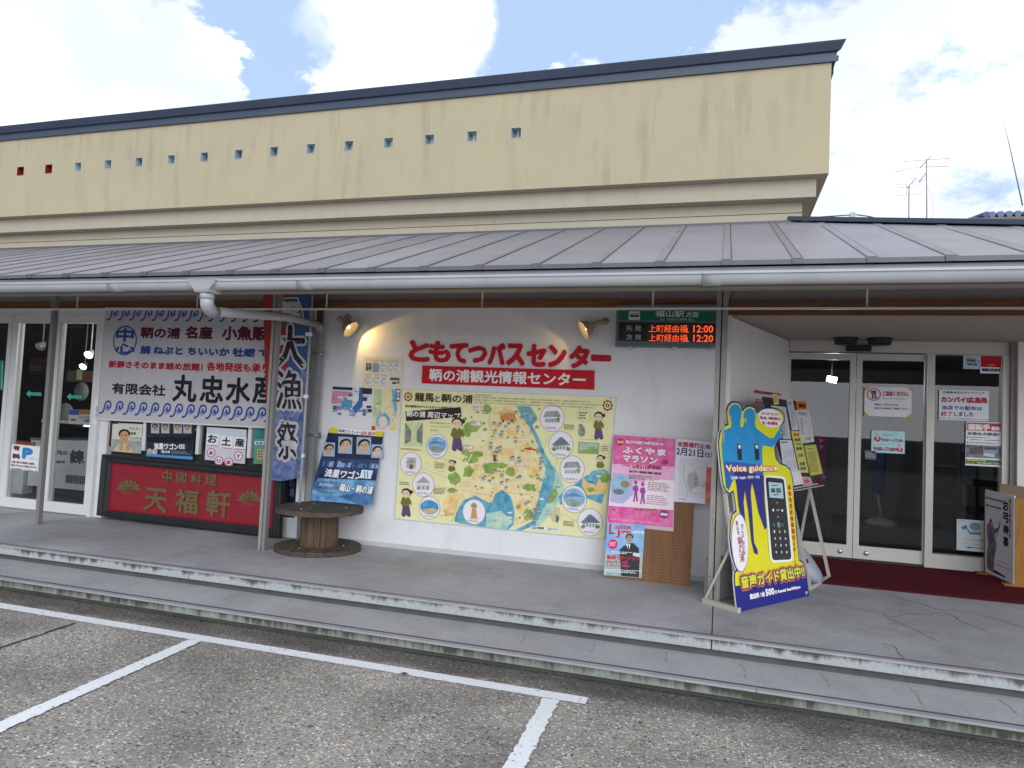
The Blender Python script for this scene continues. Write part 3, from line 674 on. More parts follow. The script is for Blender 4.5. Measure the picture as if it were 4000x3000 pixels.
# rail on hanger rods
rail = P_('curtain_rail', bld, lambda b: b.box(XL, XE, -.762, -.744, 2.452, 2.468, m_aluw))
for px in (304, 772, 1277, 1884, 2551, 3387):
    xx = ax(px, 1165, 'y', -.753)[0]; P_('hanger_rod', rail, lambda b: b.tube([(xx, -.753, 2.468), (xx, -.753, 2.90)], .0075, m_steel, 8))
# beam and wall above it
P_('wood_beam', bld, lambda b: b.box(-11, .02, -.045, .02, 2.584, 2.652, m_beam))
P_('wood_beam', bld, lambda b: (b.box(.02, 7, -.05, .02, 2.556, 2.640, m_beam), b.box(.02, 7, -.03, .02, 2.526, 2.556, m_beam)))
P_('wall_above_beam', bld, lambda b: b.box(XL, 7, .022, .1, 2.53, 3.24, m_soffit))
# white sign wall, splayed entrance wall, entrance recess
wall = P_('white_wall', bld, lambda b: b.box(-3.96, .043, 0, .12, ZP, 2.583, m_white))
P_('wall_base_strip', bld, lambda b: b.box(-3.96, .043, -.008, 0, ZP, ZP+.045, mat('pale_base_strip', (.55, .55, .57), rough=.6, var=.3)))
P_('wood_post', bld, lambda b: b.box(-4.03, -3.961, -.02, .1, ZP, 2.583, m_beam))
SA = np.array([.045, 0, ZP]); SB = np.array([.694, YD-.01, ZP])
def f(b):
    n = np.cross(SB-SA, [0, 0, 1.]); n /= np.linalg.norm(n)
    b.slab([SA, SB, SB+[0, 0, 2.3], SA+[0, 0, 2.3]], n, .08, m_white2)
splay_n = np.cross(SB-SA, [0, 0, 1.]); splay_n /= np.linalg.norm(splay_n)
P_('entrance_side_wall', bld, f)
P_('corner_post', bld, lambda b: b.box(.035, .075, -.012, .03, ZP, 2.525, m_white))
P_('entrance_ceiling', bld, lambda b: b.box(-.2, 7, .02, YD+.3, 2.528, 2.56, m_ceil))
P_('entrance_back_wall', bld, lambda b: (b.box(2.79, 7, 1.66, 1.9, ZP, 2.527, m_white2), b.box(2.745, 2.79, 1.70, 1.9, ZP, 2.527, mat('taupe_wall_return', (.3, .27, .27), rough=.9, var=.3, vs=20))))
# entrance glazing
def dz(px, py, y=YD): return ax(px, py, 'y', y)
xa = dz(3083, 1500)[0]; x_l0 = dz(3088, 1500)[0]; x_l1 = dz(3320, 1500)[0]; x_mid = dz(3344, 1500)[0]; x_r0 = dz(3368, 1500)[0]; x_r1 = dz(3612, 1500)[0]; x_f0 = dz(3647, 1500)[0]; x_f1 = dz(3911, 1500)[0]; x_end = dz(3937, 1500)[0]
z_top = 2.528; z_tr = dz(3300, 1380)[2]; z_gt = dz(3200, 1404)[2]; z_gb = dz(3308, 2128)[2]; z_fb = dz(3700, 2166)[2]; z_fg = dz(3700, 1386)[2]
P_('door_transom', bld, lambda b: (b.box(xa-.01, x_end, YD-.03, YD+.06, z_tr, z_top-.001, m_alu), b.box(xa-.01, x_f0-.09, YD-.034, YD-.03, z_tr+.0, z_tr+.008, m_seal)))
def leaf(name, x0, g0, g1, x1, yo, label):
    d = P_(name, bld, lambda b: (b.box(x0, g0, YD+yo, YD+yo+.035, ZP+.03, z_tr-.004, m_alu), b.box(g1, x1, YD+yo, YD+yo+.035, ZP+.03, z_tr-.004, m_alu),
        b.box(g0, g1, YD+yo, YD+yo+.035, z_gt, z_tr-.004, m_alu), b.box(g0, g1, YD+yo, YD+yo+.035, ZP+.03, z_gb, m_alu)), label)
    P_('pane', d, lambda b: b.add([(g0, YD+yo+.018, z_gb), (g1, YD+yo+.018, z_gb), (g1, YD+yo+.018, z_gt), (g0, YD+yo+.018, z_gt)], [(0, 1, 2, 3)], GLASSR))
    return d
dl = leaf('sliding_door', xa-.02, x_l0, x_l1, x_mid-.003, -.004, None)
dr = leaf('sliding_door', x_mid+.003, x_r0, x_r1, x_r1+.012, .0, None)
for d_, px, py in ((dl, 3281, 2154), (dr, 3384, 2162)):
    c = dz(px, py, YD-.006); P_('lock', d_, lambda b: b.lathe(c+[0, .01, 0], (0, -1, 0), [(0, .026), (.012, .024), (.014, .014), (.018, .0)], m_steel, 16))
fw = P_('fixed_window', bld, lambda b: (b.box(x_r1+.013, x_f0, YD-.045, YD+.06, ZP+.001, z_tr-.001, m_alu), b.box(x_f1, x_end, YD-.045, YD+.06, ZP+.001, z_tr-.001, m_alu),
    b.box(x_f0, x_f1, YD-.045, YD+.06, z_fg, z_tr-.001, m_alu), b.box(x_f0, x_f1, YD-.045, YD+.06, ZP+.001, z_fb, m_alu)))
P_('pane', fw, lambda b: b.add([(x_f0, YD+.01, z_fb), (x_f1, YD+.01, z_fb), (x_f1, YD+.01, z_fg), (x_f0, YD+.01, z_fg)], [(0, 1, 2, 3)], GLASSR))
P_('door_track', bld, lambda b: (b.box(xa-.02, x_r1+.012, YD-.03, YD+.06, ZP, ZP+.012, m_steel), b.box(xa-.02, x_r1, YD+.005, YD+.03, ZP+.012, ZP+.029, m_seal)))
P_('door_sensor', bld, lambda b: b.box(dz(3302, 1362)[0], dz(3398, 1362)[0], YD-.085, YD-.031, dz(3350, 1375)[2], dz(3350, 1351)[2], m_black))
# rooms behind the glass
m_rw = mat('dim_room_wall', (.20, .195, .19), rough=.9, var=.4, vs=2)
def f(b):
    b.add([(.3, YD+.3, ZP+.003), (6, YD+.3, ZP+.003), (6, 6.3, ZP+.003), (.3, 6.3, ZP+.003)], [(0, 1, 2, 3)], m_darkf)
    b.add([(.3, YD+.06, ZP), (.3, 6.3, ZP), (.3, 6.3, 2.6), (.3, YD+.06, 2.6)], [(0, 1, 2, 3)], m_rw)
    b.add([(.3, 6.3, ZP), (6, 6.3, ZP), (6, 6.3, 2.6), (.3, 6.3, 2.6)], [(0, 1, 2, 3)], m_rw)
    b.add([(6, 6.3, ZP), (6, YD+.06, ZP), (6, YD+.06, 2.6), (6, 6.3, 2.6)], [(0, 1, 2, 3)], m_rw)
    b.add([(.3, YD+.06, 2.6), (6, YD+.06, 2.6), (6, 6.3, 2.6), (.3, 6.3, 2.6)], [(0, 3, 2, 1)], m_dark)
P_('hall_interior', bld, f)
# left shop: white framed glass doors
YL = -.06
def lx(x, y): return ax(x/1.745, 1200+y/1.745, 'y', YL)
zt = 2.553; zg = lx(300, 110)[2]; zb0 = lx(60, 1290)[2]; 
print('left door z', zg, zb0, lx(450, 1335)[2], lx(100, 1362)[2])
zb = .347
xd = dict(a=lx(87, 300)[0])
def shopdoor(x0, g0, g1, x1):
    d = P_('glass_door', bld, lambda b: (b.box(x0, g0, YL-.02, YL+.02, ZP+.012, 2.50, m_aluw), b.box(g1, x1, YL-.02, YL+.02, ZP+.012, 2.50, m_aluw), b.box(g0, g1, YL-.02, YL+.02, zg, 2.50, m_aluw), b.box(g0, g1, YL-.02, YL+.02, ZP+.012, zb, m_aluw),
        b.box(g0, g0+.016, YL+.0201, YL+.05, zb, zg, m_alu)))
    P_('pane', d, lambda b: b.add([(g0, YL, zb), (g1, YL, zb), (g1, YL, zg), (g0, YL, zg)], [(0, 1, 2, 3)], GLASS)); return d
g = [lx(x, 110)[0] for x in (-190, 70, 108, 140, 360, 402, 425, 672, 702)]
print('doors', g)
shopdoor(g[0]-.5, g[0]-.45, g[1], g[2]-.025)
shopdoor(g[2]-.018, g[3], g[4], g[5]-.02)
shopdoor(g[5]-.012, g[6], g[7], g[8]-.004)
P_('door_frame', bld, lambda b: (b.box(-11, g[8]+.06, YL-.035, YL+.05, 2.503, 2.583, m_aluw), b.box(g[8], g[8]+.055, YL-.035, YL+.05, ZP, 2.503, m_aluw), b.box(-11, g[8], YL-.03, YL+.06, ZP, ZP+.011, m_steel), b.box(-11.1, g[0]-.51, YL-.03, YL+.05, ZP, 2.503, m_aluw)))
P_('wall_trim', bld, lambda b: b.box(g[8]+.056, -6.62, -.05, .05, ZP, 2.583, m_aluw))
# window bay under the hanging banner
def a_(x, y, yy=-.03): return ax(x/1.3825, 1100+y/1.3825, 'y', yy)
wl, wr = a_(562, 850)[0], -4.40
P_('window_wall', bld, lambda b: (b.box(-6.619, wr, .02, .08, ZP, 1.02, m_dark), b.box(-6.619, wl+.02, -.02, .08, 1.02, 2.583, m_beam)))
wf = P_('shop_window', bld, lambda b: [b.box(q-.022, q+.022, -.03, .02, 1.0, 2.583, m_aluw) for q in [a_(776, 850)[0], a_(1067, 860)[0], a_(1345, 880)[0], wr-.02]]+[b.box(wl+.02, wr, -.03, .02, 2.52, 2.583, m_aluw)])
P_('pane', wf, lambda b: b.add([(wl+.02, .0, 1.0), (wr, .0, 1.0), (wr, .0, 2.52), (wl+.02, .0, 2.52)], [(0, 1, 2, 3)], GLASS))
# narrow door beside the downpipe
sd_ = P_('side_door', bld, lambda b: (b.box(-4.395, -4.32, -.05, .02, ZP, 2.583, m_aluw), b.box(-4.13, -4.05, -.05, .02, ZP, 2.583, m_aluw), b.box(-4.32, -4.13, -.03, .02, ZP, ZP+.2, m_aluw), b.box(-4.045, -4.031, -.05, .02, ZP, 2.583, m_aluw)))
P_('pane', sd_, lambda b: b.add([(-4.32, -.01, ZP+.2), (-4.13, -.01, ZP+.2), (-4.13, -.01, 2.583), (-4.32, -.01, 2.583)], [(0, 1, 2, 3)], GLASS))
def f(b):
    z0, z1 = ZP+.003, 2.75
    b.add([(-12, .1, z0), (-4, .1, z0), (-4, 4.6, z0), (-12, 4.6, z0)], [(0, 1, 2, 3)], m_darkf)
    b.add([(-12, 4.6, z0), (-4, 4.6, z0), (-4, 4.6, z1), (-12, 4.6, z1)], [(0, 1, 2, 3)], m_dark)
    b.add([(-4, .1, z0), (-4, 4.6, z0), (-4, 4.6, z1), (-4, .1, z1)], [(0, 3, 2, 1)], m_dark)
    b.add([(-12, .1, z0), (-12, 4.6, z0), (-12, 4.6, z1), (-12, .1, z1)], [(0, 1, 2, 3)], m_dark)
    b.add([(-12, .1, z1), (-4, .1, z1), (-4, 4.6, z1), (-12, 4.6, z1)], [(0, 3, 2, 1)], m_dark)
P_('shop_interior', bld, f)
# posts
def f1(b): b.box(-.024, .024, -.024, .024, 0, 2.62, m_post); b.box(-.04, .04, -.035, .035, 0, .004, m_postd)
def f2(b):
    b.box(-.034, -.004, -.025, .025, 0, 2.62, m_postd); b.box(.004, .034, -.02, .03, 0, 2.62, m_post); b.box(-.05, .05, -.04, .04, 0, .004, m_postd); b.box(-.004, .004, -.008, .02, 0, 2.62, m_seal)
def postat(fn, x):
    b = MB(); fn(b); b.v = [(v[0]+x, v[1]+YP, v[2]+ZP) for v in b.v]; return b.build('support_post', bld)
postat(f1, XP[0]); postat(f2, XP[1])
def f3(b):
    b.box(-.042, -.006, -.03, .03, 0, 2.62, m_postd); b.box(.004, .045, -.025, .03, 0, 2.62, m_postd); b.box(-.006, .004, -.012, .02, 0, 2.62, m_seal); b.box(-.06, .06, -.045, .045, 0, .004, m_postd)
postat(f3, XP[2])
P_('loose_cable', bld, lambda b: b.tube([W_(2872, 1112, -.4), W_(2868, 1140, -.3), W_(2852, 1165, -.2), W_(2846, 1195, -.08)], .004, m_black, 6))
# ================================================================== FAR THINGS
def ant(loc_px, y, label):
    pass
YA = 12.
m_ant = mat('dull_aluminium_mast', (.30, .29, .31), rough=.5)
def F_(x, y, d=YA): return ax(3000+x/1.3825, y/1.3825, 'y', d)
t = thing('tv_antenna', F_(858, 1190), 'tall roof aerial with long crossbars, higher of the two mast aerials', 'antenna', None)
P_('mast', t, lambda b: b.tube([F_(858, 1290), F_(856, 860)], .016, m_ant, 8))
for a, c in (((733, 872), (985, 855)), ((680, 930), (825, 900)), ((825, 902), (976, 898))): P_('crossbar', t, lambda b: b.tube([F_(*a), F_(*c)], .007, m_ant, 6))
P_('boom', t, lambda b: (b.tube([F_(822, 905), F_(882, 842)], .012, m_ant, 6), b.tube([F_(815, 985), F_(856, 930)], .012, m_ant, 6), *[b.tube([F_(815+i*8-8, 975-i*9), F_(825+i*8+12, 990-i*9)], .005, m_ant, 5) for i in range(5)]))
P_('stay_wire', t, lambda b: b.tube([F_(862, 1010), F_(885, 1060), F_(893, 1140), F_(888, 1200)], .004, m_ant, 5))
t = thing('tv_antenna', F_(760, 1190), 'short roof aerial with many small crossbars, lower of the two mast aerials', 'antenna', None)
P_('mast', t, lambda b: b.tube([F_(759, 1290), F_(762, 1005)], .016, m_ant, 8))
P_('boom', t, lambda b: b.tube([F_(752, 1015), F_(800, 962)], .012, m_ant, 6))
for a, c in (((690, 996), (765, 994)), ((707, 1012), (800, 1010)), ((755, 966), (815, 962)), ((765, 978), (835, 974)), ((775, 990), (808, 1003)), ((690, 1057), (805, 1050)), ((748, 992), (748, 1054))): P_('crossbar', t, lambda b: b.tube([F_(*a), F_(*c)], .006, m_ant, 5))
t = thing('whip_antenna', F_(1375, 1105, 9), 'thin slanting whip aerial rising beside the blue tiled roof', 'antenna')
P_('mast', t, lambda b: b.tube([F_(1375, 1110, 9), F_(1303, 780, 9), F_(1272, 655, 9)], [.014, .009, .004], m_ant, 6))
t = thing('power_wire', F_(455, 1165, 10), 'grey power wire with insulator just above the canopy ridge', 'wire')
P_('cable', t, lambda b: (b.tube([F_(260, 1173, 10), F_(430, 1162, 10), F_(480, 1160, 10), F_(540, 1168, 10), F_(620, 1185, 10)], .012, m_black, 6), b.tube([F_(480, 1175, 10), F_(560, 1178, 10), F_(620, 1184, 10)], .01, m_black, 6)))
P_('insulator', t, lambda b: (b.box(F_(440, 1165, 10)[0], F_(468, 1165, 10)[0], 9.9, 10.05, F_(450, 1180, 10)[2], F_(450, 1154, 10)[2], m_gutter)))
# house with blue tiles
YH = 14.
ht = thing('tiled_roof_house', F_(1300, 1190, YH), 'distant house with blue glazed tile roof beyond the canopy', 'house')
m_tile = mat('blue_glazed_tile', (.02, .06, .20), rough=.3, var=.4, vs=6, c2=(.05, .10, .26), objvar=.3, spec=.6); m_hw = mat('pale_gable_wall', (.5, .5, .47), rough=.9, var=.3)
h0 = F_(1180, 1165, YH); h1 = F_(1210, 1108, YH); r1 = F_(1200, 1130, YH)
hx0 = h0[0]; zt_ = h1[2]; zb_ = h0[2]
P_('wall', ht, lambda b: b.box(hx0+.15, hx0+6, YH+.3, YH+4, zb_-4, zt_-.2, m_hw))
P_('ridge', ht, lambda b: b.tube([(h1[0], YH+1.6, zt_+.05), (h1[0]+7, YH+1.6, zt_+.05)], .09, m_tile, 8))
for r_ in range(6):
    for c_ in range(36):
        f0 = r_/6; f1_ = (r_+1.15)/6; x0 = hx0+.04+.19*c_+.012*r_; ya = YH+1.6*f0; yb = YH+1.6*f1_; za = zb_+(zt_-zb_)*f0; zb2 = zb_+(zt_-zb_)*f1_
        P_('tile', ht, lambda b: b.tube([(x0+.09, ya, za+.03), (x0+.09, yb, zb2)], .085, m_tile, 6, cap=True))
P_('gable_end', ht, lambda b: b.tube([(hx0-.02, YH-.05, zb_+.02), (h1[0]-.15, YH+1.6, zt_+.02)], .08, m_tile, 8))
t2 = thing('brown_roof_shed', F_(1250, 1180, 9), 'low brown metal roof edge behind the canopy, below the tiled house', 'shed')
P_('roof', t2, lambda b: b.box(F_(1085, 1185, 9)[0], 14, 9, 12, F_(1250, 1192, 9)[2], F_(1250, 1172, 9)[2], mat('brown_sheet_roof', (.2, .15, .12), rough=.7, var=.3)))
P_('wall', t2, lambda b: b.box(F_(1110, 1185, 9)[0]+.2, 14, 9.3, 11.8, 0, F_(1250, 1193, 9)[2], m_hw))
# added block out of view, keeps the reflection in the shop doors dark
op = thing('reflection_blocker', (-25, -16, 0), 'dark grey block added out of view to darken the reflection in the shop glass', 'building')
P_('wall', op, lambda b: b.box(-36, -17, -22, -11, 0, 8, mat('dark_grey_blocker', (.09, .09, .095), rough=.8, var=.5, vs=.6)))
P_('roof', op, lambda b: b.box(-36.3, -16.7, -22.3, -10.7, 8.002, 8.3, m_coping))
# ================================================================== SIGNS AND POSTERS ON THE WHITE WALL
# raised red letters
s = Sheet(crB, (826, 310), (1382, 316), (826, 425), y=0)
def wallbox(px0, py0, px1, py1, y=0): return Sheet(full, (px0, py0), (px1, py0), (px0, py1), y=y)
t = thing('shop_sign_lettering', ax(1990, 1410, 'y', 0), 'raised bright red Japanese letters across the top of the white wall', 'sign')
s = Sheet(full, (1597, 1326), (2388, 1352), (1594, 1412), y=0)
txt = 'ともてつバスセンター'
cells = [(1597, 1680), (1675, 1762), (1757, 1830), (1829, 1905), (1906, 1976), (1978, 2052), (2058, 2136), (2142, 2215), (2223, 2305), (2310, 2388)]
for ch, (xa_, xb_) in zip(txt, cells):
    u0 = s.c(xa_, 1370)[0]; u1 = s.c(xb_, 1370)[0]; hh = s.H
    if ch == 'ー': v0, v1 = hh*.36, hh*.66
    elif ch == 'つ': v0, v1 = hh*.16, hh*.95
    elif ch == 'て': v0, v1 = hh*.06, hh
    else: v0, v1 = 0, hh
    s.textc(ch, (u0, v0+.004), (u1, v1), m_red, L=1, bold=.013, depth=.012)
    o = s.flush('letter', t)
t = thing('sign_board', ax(1984, 1510, 'y', 0), 'solid red board with white Japanese lettering under the raised red letters', 'sign')
s = Sheet(full, (1649.6, 1427.7), (2321.9, 1447.2), (1647, 1497), y=-.022)
s.paper(t, m_red, .02, 'board')
s.textc('鞆の浦観光情報センター', (s.W*.045, s.H*.16), (s.W*.955, s.H*.86), m_paper, bold=.0036); s.flush('lettering', t)
# small red sign on the splayed wall
t = thing('entrance_wall_sign', ax(3020, 1550, 'y', .8), 'small red lettering and red plate on the angled entrance wall above the leaflet easel', 'sign')
s = Sheet(crD, (302, 518), (388, 530), (302, 548), P=SA+splay_n*.004, n=splay_n)
s.text('ともてつバスセンター', (302, 519), (430, 551), m_red, bold=.006, depth=.01); s.flush('lettering', t)
s.rect((310, 563), (430, 592), m_red, 2); s.text('鞆の浦観光情報センター', (314, 568), (428, 588), m_paper, 4, bold=.003); s.flush('plate', t)

# wall lamps
LAMP_M = mat('beige_lamp_housing', (.42, .36, .28), rough=.5, var=.2, vs=20); LAMP_IN = mat('warm_reflector_enamel', (.75, .62, .36), rough=.4)
def wall_lamp(basep, centre, axis, label, power):
    basep = np.array(basep, float); c = np.array(centre, float); a = np.array(axis, float); a /= np.linalg.norm(a)
    t = thing('wall_lamp', basep, label, 'lamp', None)
    P_('wall_plate', t, lambda b: b.lathe(basep, (0, -1, 0), [(0, .034), (.012, .034), (.014, 0)], LAMP_M, 18))
    P_('arm', t, lambda b: b.tube([basep+[0, -.01, 0], basep+[0, -.06, .0], c-a*.10], .009, LAMP_M, 8))
    P_('housing', t, lambda b: b.lathe(c, a, [(-.155, .0), (-.155, .026)]+[q for i in range(5) for q in ((-.15+i*.022, .029), (-.142+i*.022, .029), (-.14+i*.022, .025), (-.132+i*.022, .025))]+[(-.04, .03)], LAMP_M, 20, False))
    P_('shade', t, lambda b: (b.lathe(c, a, [(-.05, .032), (-.035, .060), (.012, .078), (.034, .093), (.037, .093)], LAMP_M, 28), b.lathe(c, a, [(.036, .0925), (.012, .076), (-.03, .058), (-.046, .0)], LAMP_IN, 28)))
    bm = mat('glowing_bulb', (1., .80, .42), emit=5)
    P_('bulb', t, lambda b: b.lathe(c, a, [(-.035, .008), (-.022, .016), (-.008, .019), (.006, .014), (.012, 0)], bm, 14))
    l = bpy.data.lights.new('lamp_light', 'SPOT'); l.energy = power; l.color = (1, .64, .22); l.spot_size = R(118); l.spot_blend = .18; l.shadow_soft_size = .012
    lo = bpy.data.objects.new('lamp_light', l); col.objects.link(lo); lo.parent = t
    lo.location = tuple(c+a*.036-basep); lo.rotation_euler = Vector(a).to_track_quat('-Z', 'Y').to_euler()
wall_lamp(ax(1360, 1241, 'y', 0), ax(1362, 1278, 'y', -.13), (.78, .0, -.60), 'lit beige wall lamp above the poster maps, beside the downpipe', 5)
wall_lamp(ax(2366, 1256, 'y', 0), ax(2292, 1284, 'y', -.13), (-.75, -.38, -.45), 'lit beige wall lamp next to the bus departure display', 2)

# bus departure display
t = thing('departure_display', ax(2600, 1350, 'y', -.1), 'electronic bus departure display with green header and orange times', 'display')
s = Sheet(full, (2409, 1195), (2800, 1199), (2402, 1353), y=-.12)
P_('case', t, lambda b: b.box(s.O[0], -.02, -.118, -.012, 2.232, 2.60, mat('blue_grey_metal_case', (.13, .16, .19), rough=.5, var=.2)))
P_('mounting_foot', t, lambda b: [b.box(q, q+.04, -.09, -.03, 2.215, 2.231, m_steel) for q in (-.80, -.42, -.10)])
s.rect((2419, 1215), (2800, 1256), mat('green_header_film', '#0c6a4c', rough=.4), 1); s.rect((2418, 1257), (2800, 1340), m_black, 1)
s.flush('face', t)
s = Sheet(crC, (575, 160), (1100, 162), (573, 215), y=-.1215)
gw = ink('#c9d6cf')
s.rect((632, 160), (690, 207), gw, 1); s.rect((637, 172), (686, 190), m_black, 2); s.rect((640, 175), (683, 181), gw, 3); s.ell((649, 191), (653.5, 191), (649, 195.5), m_black, 3, 10); s.ell((674, 191), (678.5, 191), (674, 195.5), m_black, 3, 10)
for q in (650, 660, 671): s.rect((q, 175), (q+1.6, 181), m_black, 4)
s.flush('bus_symbol', t); s.text('福山駅', (775, 157), (930, 192), gw, 2, bold=.0015); s.text('方面', (940, 163), (1007, 193), gw, 2, bold=.001); s.text('for  FUKUYAMA Sta.', (802, 197), (980, 211), gw, 2)
s.flush('header_print', t)
s.text('先 発', (617, 236), (698, 268), gw, 2); s.text('次 発', (617, 284), (698, 316), gw, 2); s.flush('row_lettering', t)
led = mat('orange_led', (1., .10, .02), emit=.85); ledoff = mat('unlit_led_matrix', (.05, .04, .045), rough=.4)
s.rect((733, 229), (1092, 330), ledoff, 1)
for y0 in (233, 283):
    s.text('上町経由福', (740, y0), (945, y0+43), led, 2); s.text('L', (944, y0+17), (955, y0+42), led, 2, bold=.001)
for y0, tt in ((236, '12:00'), (287, '12:20')): s.text(tt, (980, y0), (1086, y0+40), led, 2, bold=.0008)
s.flush('led_panel', t)

# ------------------------------------------------------------------ the big illustrated map
t = thing('town_map_board', ax(1970, 2100, 'y', 0), 'large pale yellow illustrated town map board fixed to the white wall', 'map')
K = Sheet(crK, (163, 42), (2118, 118), (92, 1228), y=-.012, gap=.0005)
cream = wash('#eae7b4', '#e2e2a6')
corners = K.pts([(163, 42), (2118, 118), (2010, 1415), (92, 1228)])
K.paper(t, mat('map_border', (.55, .6, .62), rough=.4), .01, 'board', corners)
ic = [c*.988+np.mean(corners, 0)*.012 for c in corners]; K.polyc(ic, cream, 1); K.flush('map_ground', t)
orange = wash('#e2b566', '#ecdca0'); landc = wash('#e4c98a', '#eee3b8'); water = wash('#3f8fb0', '#7fbcc8'); pale = wash('#8cc3c6', '#c7dcbc'); green = wash('#6f9a3c', '#a3b765'); road = ink('#e8e2b8'); grey = wash('#8a918f', '#b9bdb4'); dkr = ink('#8c1d1d'); brown = ink('#4a2e22')
K.poly([(975, 215), (1200, 195), (1330, 420), (1400, 600), (1460, 770), (1430, 900), (1400, 1050), (1360, 1240), (1180, 1300), (1150, 1010), (1080, 960), (1010, 1010), (1000, 1080), (830, 1020), (720, 1060), (650, 1180), (560, 1240), (530, 1080), (600, 960), (720, 880), (800, 830), (860, 720), (740, 640), (760, 560), (900, 560), (960, 470), (940, 330)], landc, 2)
for c, rx, ry in (((1120, 290), 90, 60), ((1290, 330), 40, 50), ((1010, 400), 40, 60), ((1180, 430), 60, 40), ((1120, 620), 70, 40), ((1290, 580), 60, 40), ((850, 760), 50, 30), ((1350, 800), 50, 60), ((640, 1080), 70, 90), ((600, 1160), 50, 60), ((1250, 1130), 50, 60), ((1290, 1060), 60, 30), ((1000, 640), 40, 30), ((1170, 780), 60, 40), ((930, 830), 60, 20), ((1370, 690), 30, 30)): K.blob(c, rx, ry, orange, 2.5, 14, .25)
K.poly([(1200, 195), (1330, 205), (1395, 300), (1350, 380), (1400, 470), (1470, 640), (1560, 800), (1530, 1000), (1440, 1160), (1370, 1290), (1350, 1240), (1400, 1050), (1440, 900), (1470, 770), (1400, 560), (1340, 420), (1240, 270)], water, 3)
K.poly([(1470, 640), (1600, 820), (1640, 960), (1560, 1120), (1420, 1290), (1360, 1300), (1440, 1160), (1530, 1000), (1560, 800)], pale, 3)
K.poly([(720, 1060), (830, 1015), (980, 1090), (1010, 1000), (1080, 960), (1150, 1020), (1190, 1140), (1180, 1280), (1120, 1330), (900, 1300), (700, 1270), (640, 1250), (660, 1160)], water, 4)
K.poly([(930, 1180), (1060, 1150), (1170, 1250), (1110, 1330), (930, 1300)], pale, 5)
K.poly([(1830, 840), (1900, 790), (2000, 770), (2045, 800), (2010, 980), (1980, 1090), (1850, 1040), (1800, 1000), (1700, 1060), (1600, 1100), (1590, 1020), (1700, 940)], water, 3)
K.poly([(1810, 850), (1850, 900), (1930, 920), (1980, 800), (2050, 810), (2040, 1000), (1960, 1000), (1850, 1010), (1800, 920)], orange, 4); K.blob((2010, 850), 50, 55, green, 5); K.blob((1880, 960), 30, 22, green, 5)
K.poly([(1560, 940), (1585, 1000), (1530, 1080), (1490, 1090), (1500, 1040), (1540, 960)], green, 4); K.poly([(1190, 1330), (1360, 1240), (1380, 1280), (1250, 1335)], water, 4)
for c, rx, ry in (((940, 225), 40, 38), ((800, 390), 70, 55), ((750, 440), 50, 40), ((820, 640), 90, 28), ((800, 690), 60, 30), ((960, 770), 60, 55), ((1050, 740), 90, 25), ((1150, 800), 45, 45), ((640, 860), 55, 60), ((620, 970), 45, 22), ((770, 790), 45, 50), ((1320, 940), 60, 32), ((1310, 1190), 45, 55), ((740, 620), 40, 25)): K.blob(c, rx, ry, green, 5)
rr = random.Random(21)
for i in range(70):
    x = rr.uniform(720, 1420); y = rr.uniform(220, 1250)
    if y > 960 and x < 1190: continue
    K.blob((x, y), rr.uniform(8, 20), rr.uniform(6, 14), green, 5, 9)
K.flush('map_land', t)
rr = random.Random(3)
for pp in ([(1160, 195), (1250, 380), (1330, 560), (1420, 740), (1470, 850)], [(980, 240), (1000, 420), (1080, 520), (1340, 500)], [(830, 480), (1000, 540), (1180, 560), (1330, 520)], [(900, 700), (1100, 690), (1420, 660)], [(860, 760), (910, 650), (900, 560)], [(700, 870), (900, 890), (1210, 900), (1430, 860)], [(820, 990), (880, 880), (860, 760)], [(1040, 560), (1060, 700)], [(1180, 560), (1210, 690)], [(1270, 700), (1300, 900)], [(1210, 900), (1180, 1100), (1240, 1290)], [(1180, 1060), (1400, 1000)], [(650, 1180), (700, 1060), (830, 980), (980, 980)], [(980, 890), (985, 980)], [(1100, 900), (1095, 970)], [(800, 640), (760, 720)], [(1120, 300), (1240, 280)], [(1060, 400), (1260, 380)], [(1290, 1180), (1210, 1290)], [(1340, 560), (1350, 700)]):
    K.line(pp, .012, road, 6)
K.flush('map_roads', t)
for i in range(64):
    x = rr.uniform(860, 1420); y = rr.uniform(230, 1250)
    if y > 960 and x < 1180: continue
    K.poly([(x, y), (x+rr.uniform(14, 30), y-5), (x+rr.uniform(24, 40), y+16), (x-2, y+18)], grey, 7); K.poly([(x-4, y), (x+14, y-12), (x+38, y-4), (x+30, y+4)], ink('#7d8683'), 8)
    if rr.random() < .7: K.lines((x-4, y+22), (x+44, y+32), 1, ink('#555548'), 8)
K.flush('map_houses', t)['kind'] = 'stuff'
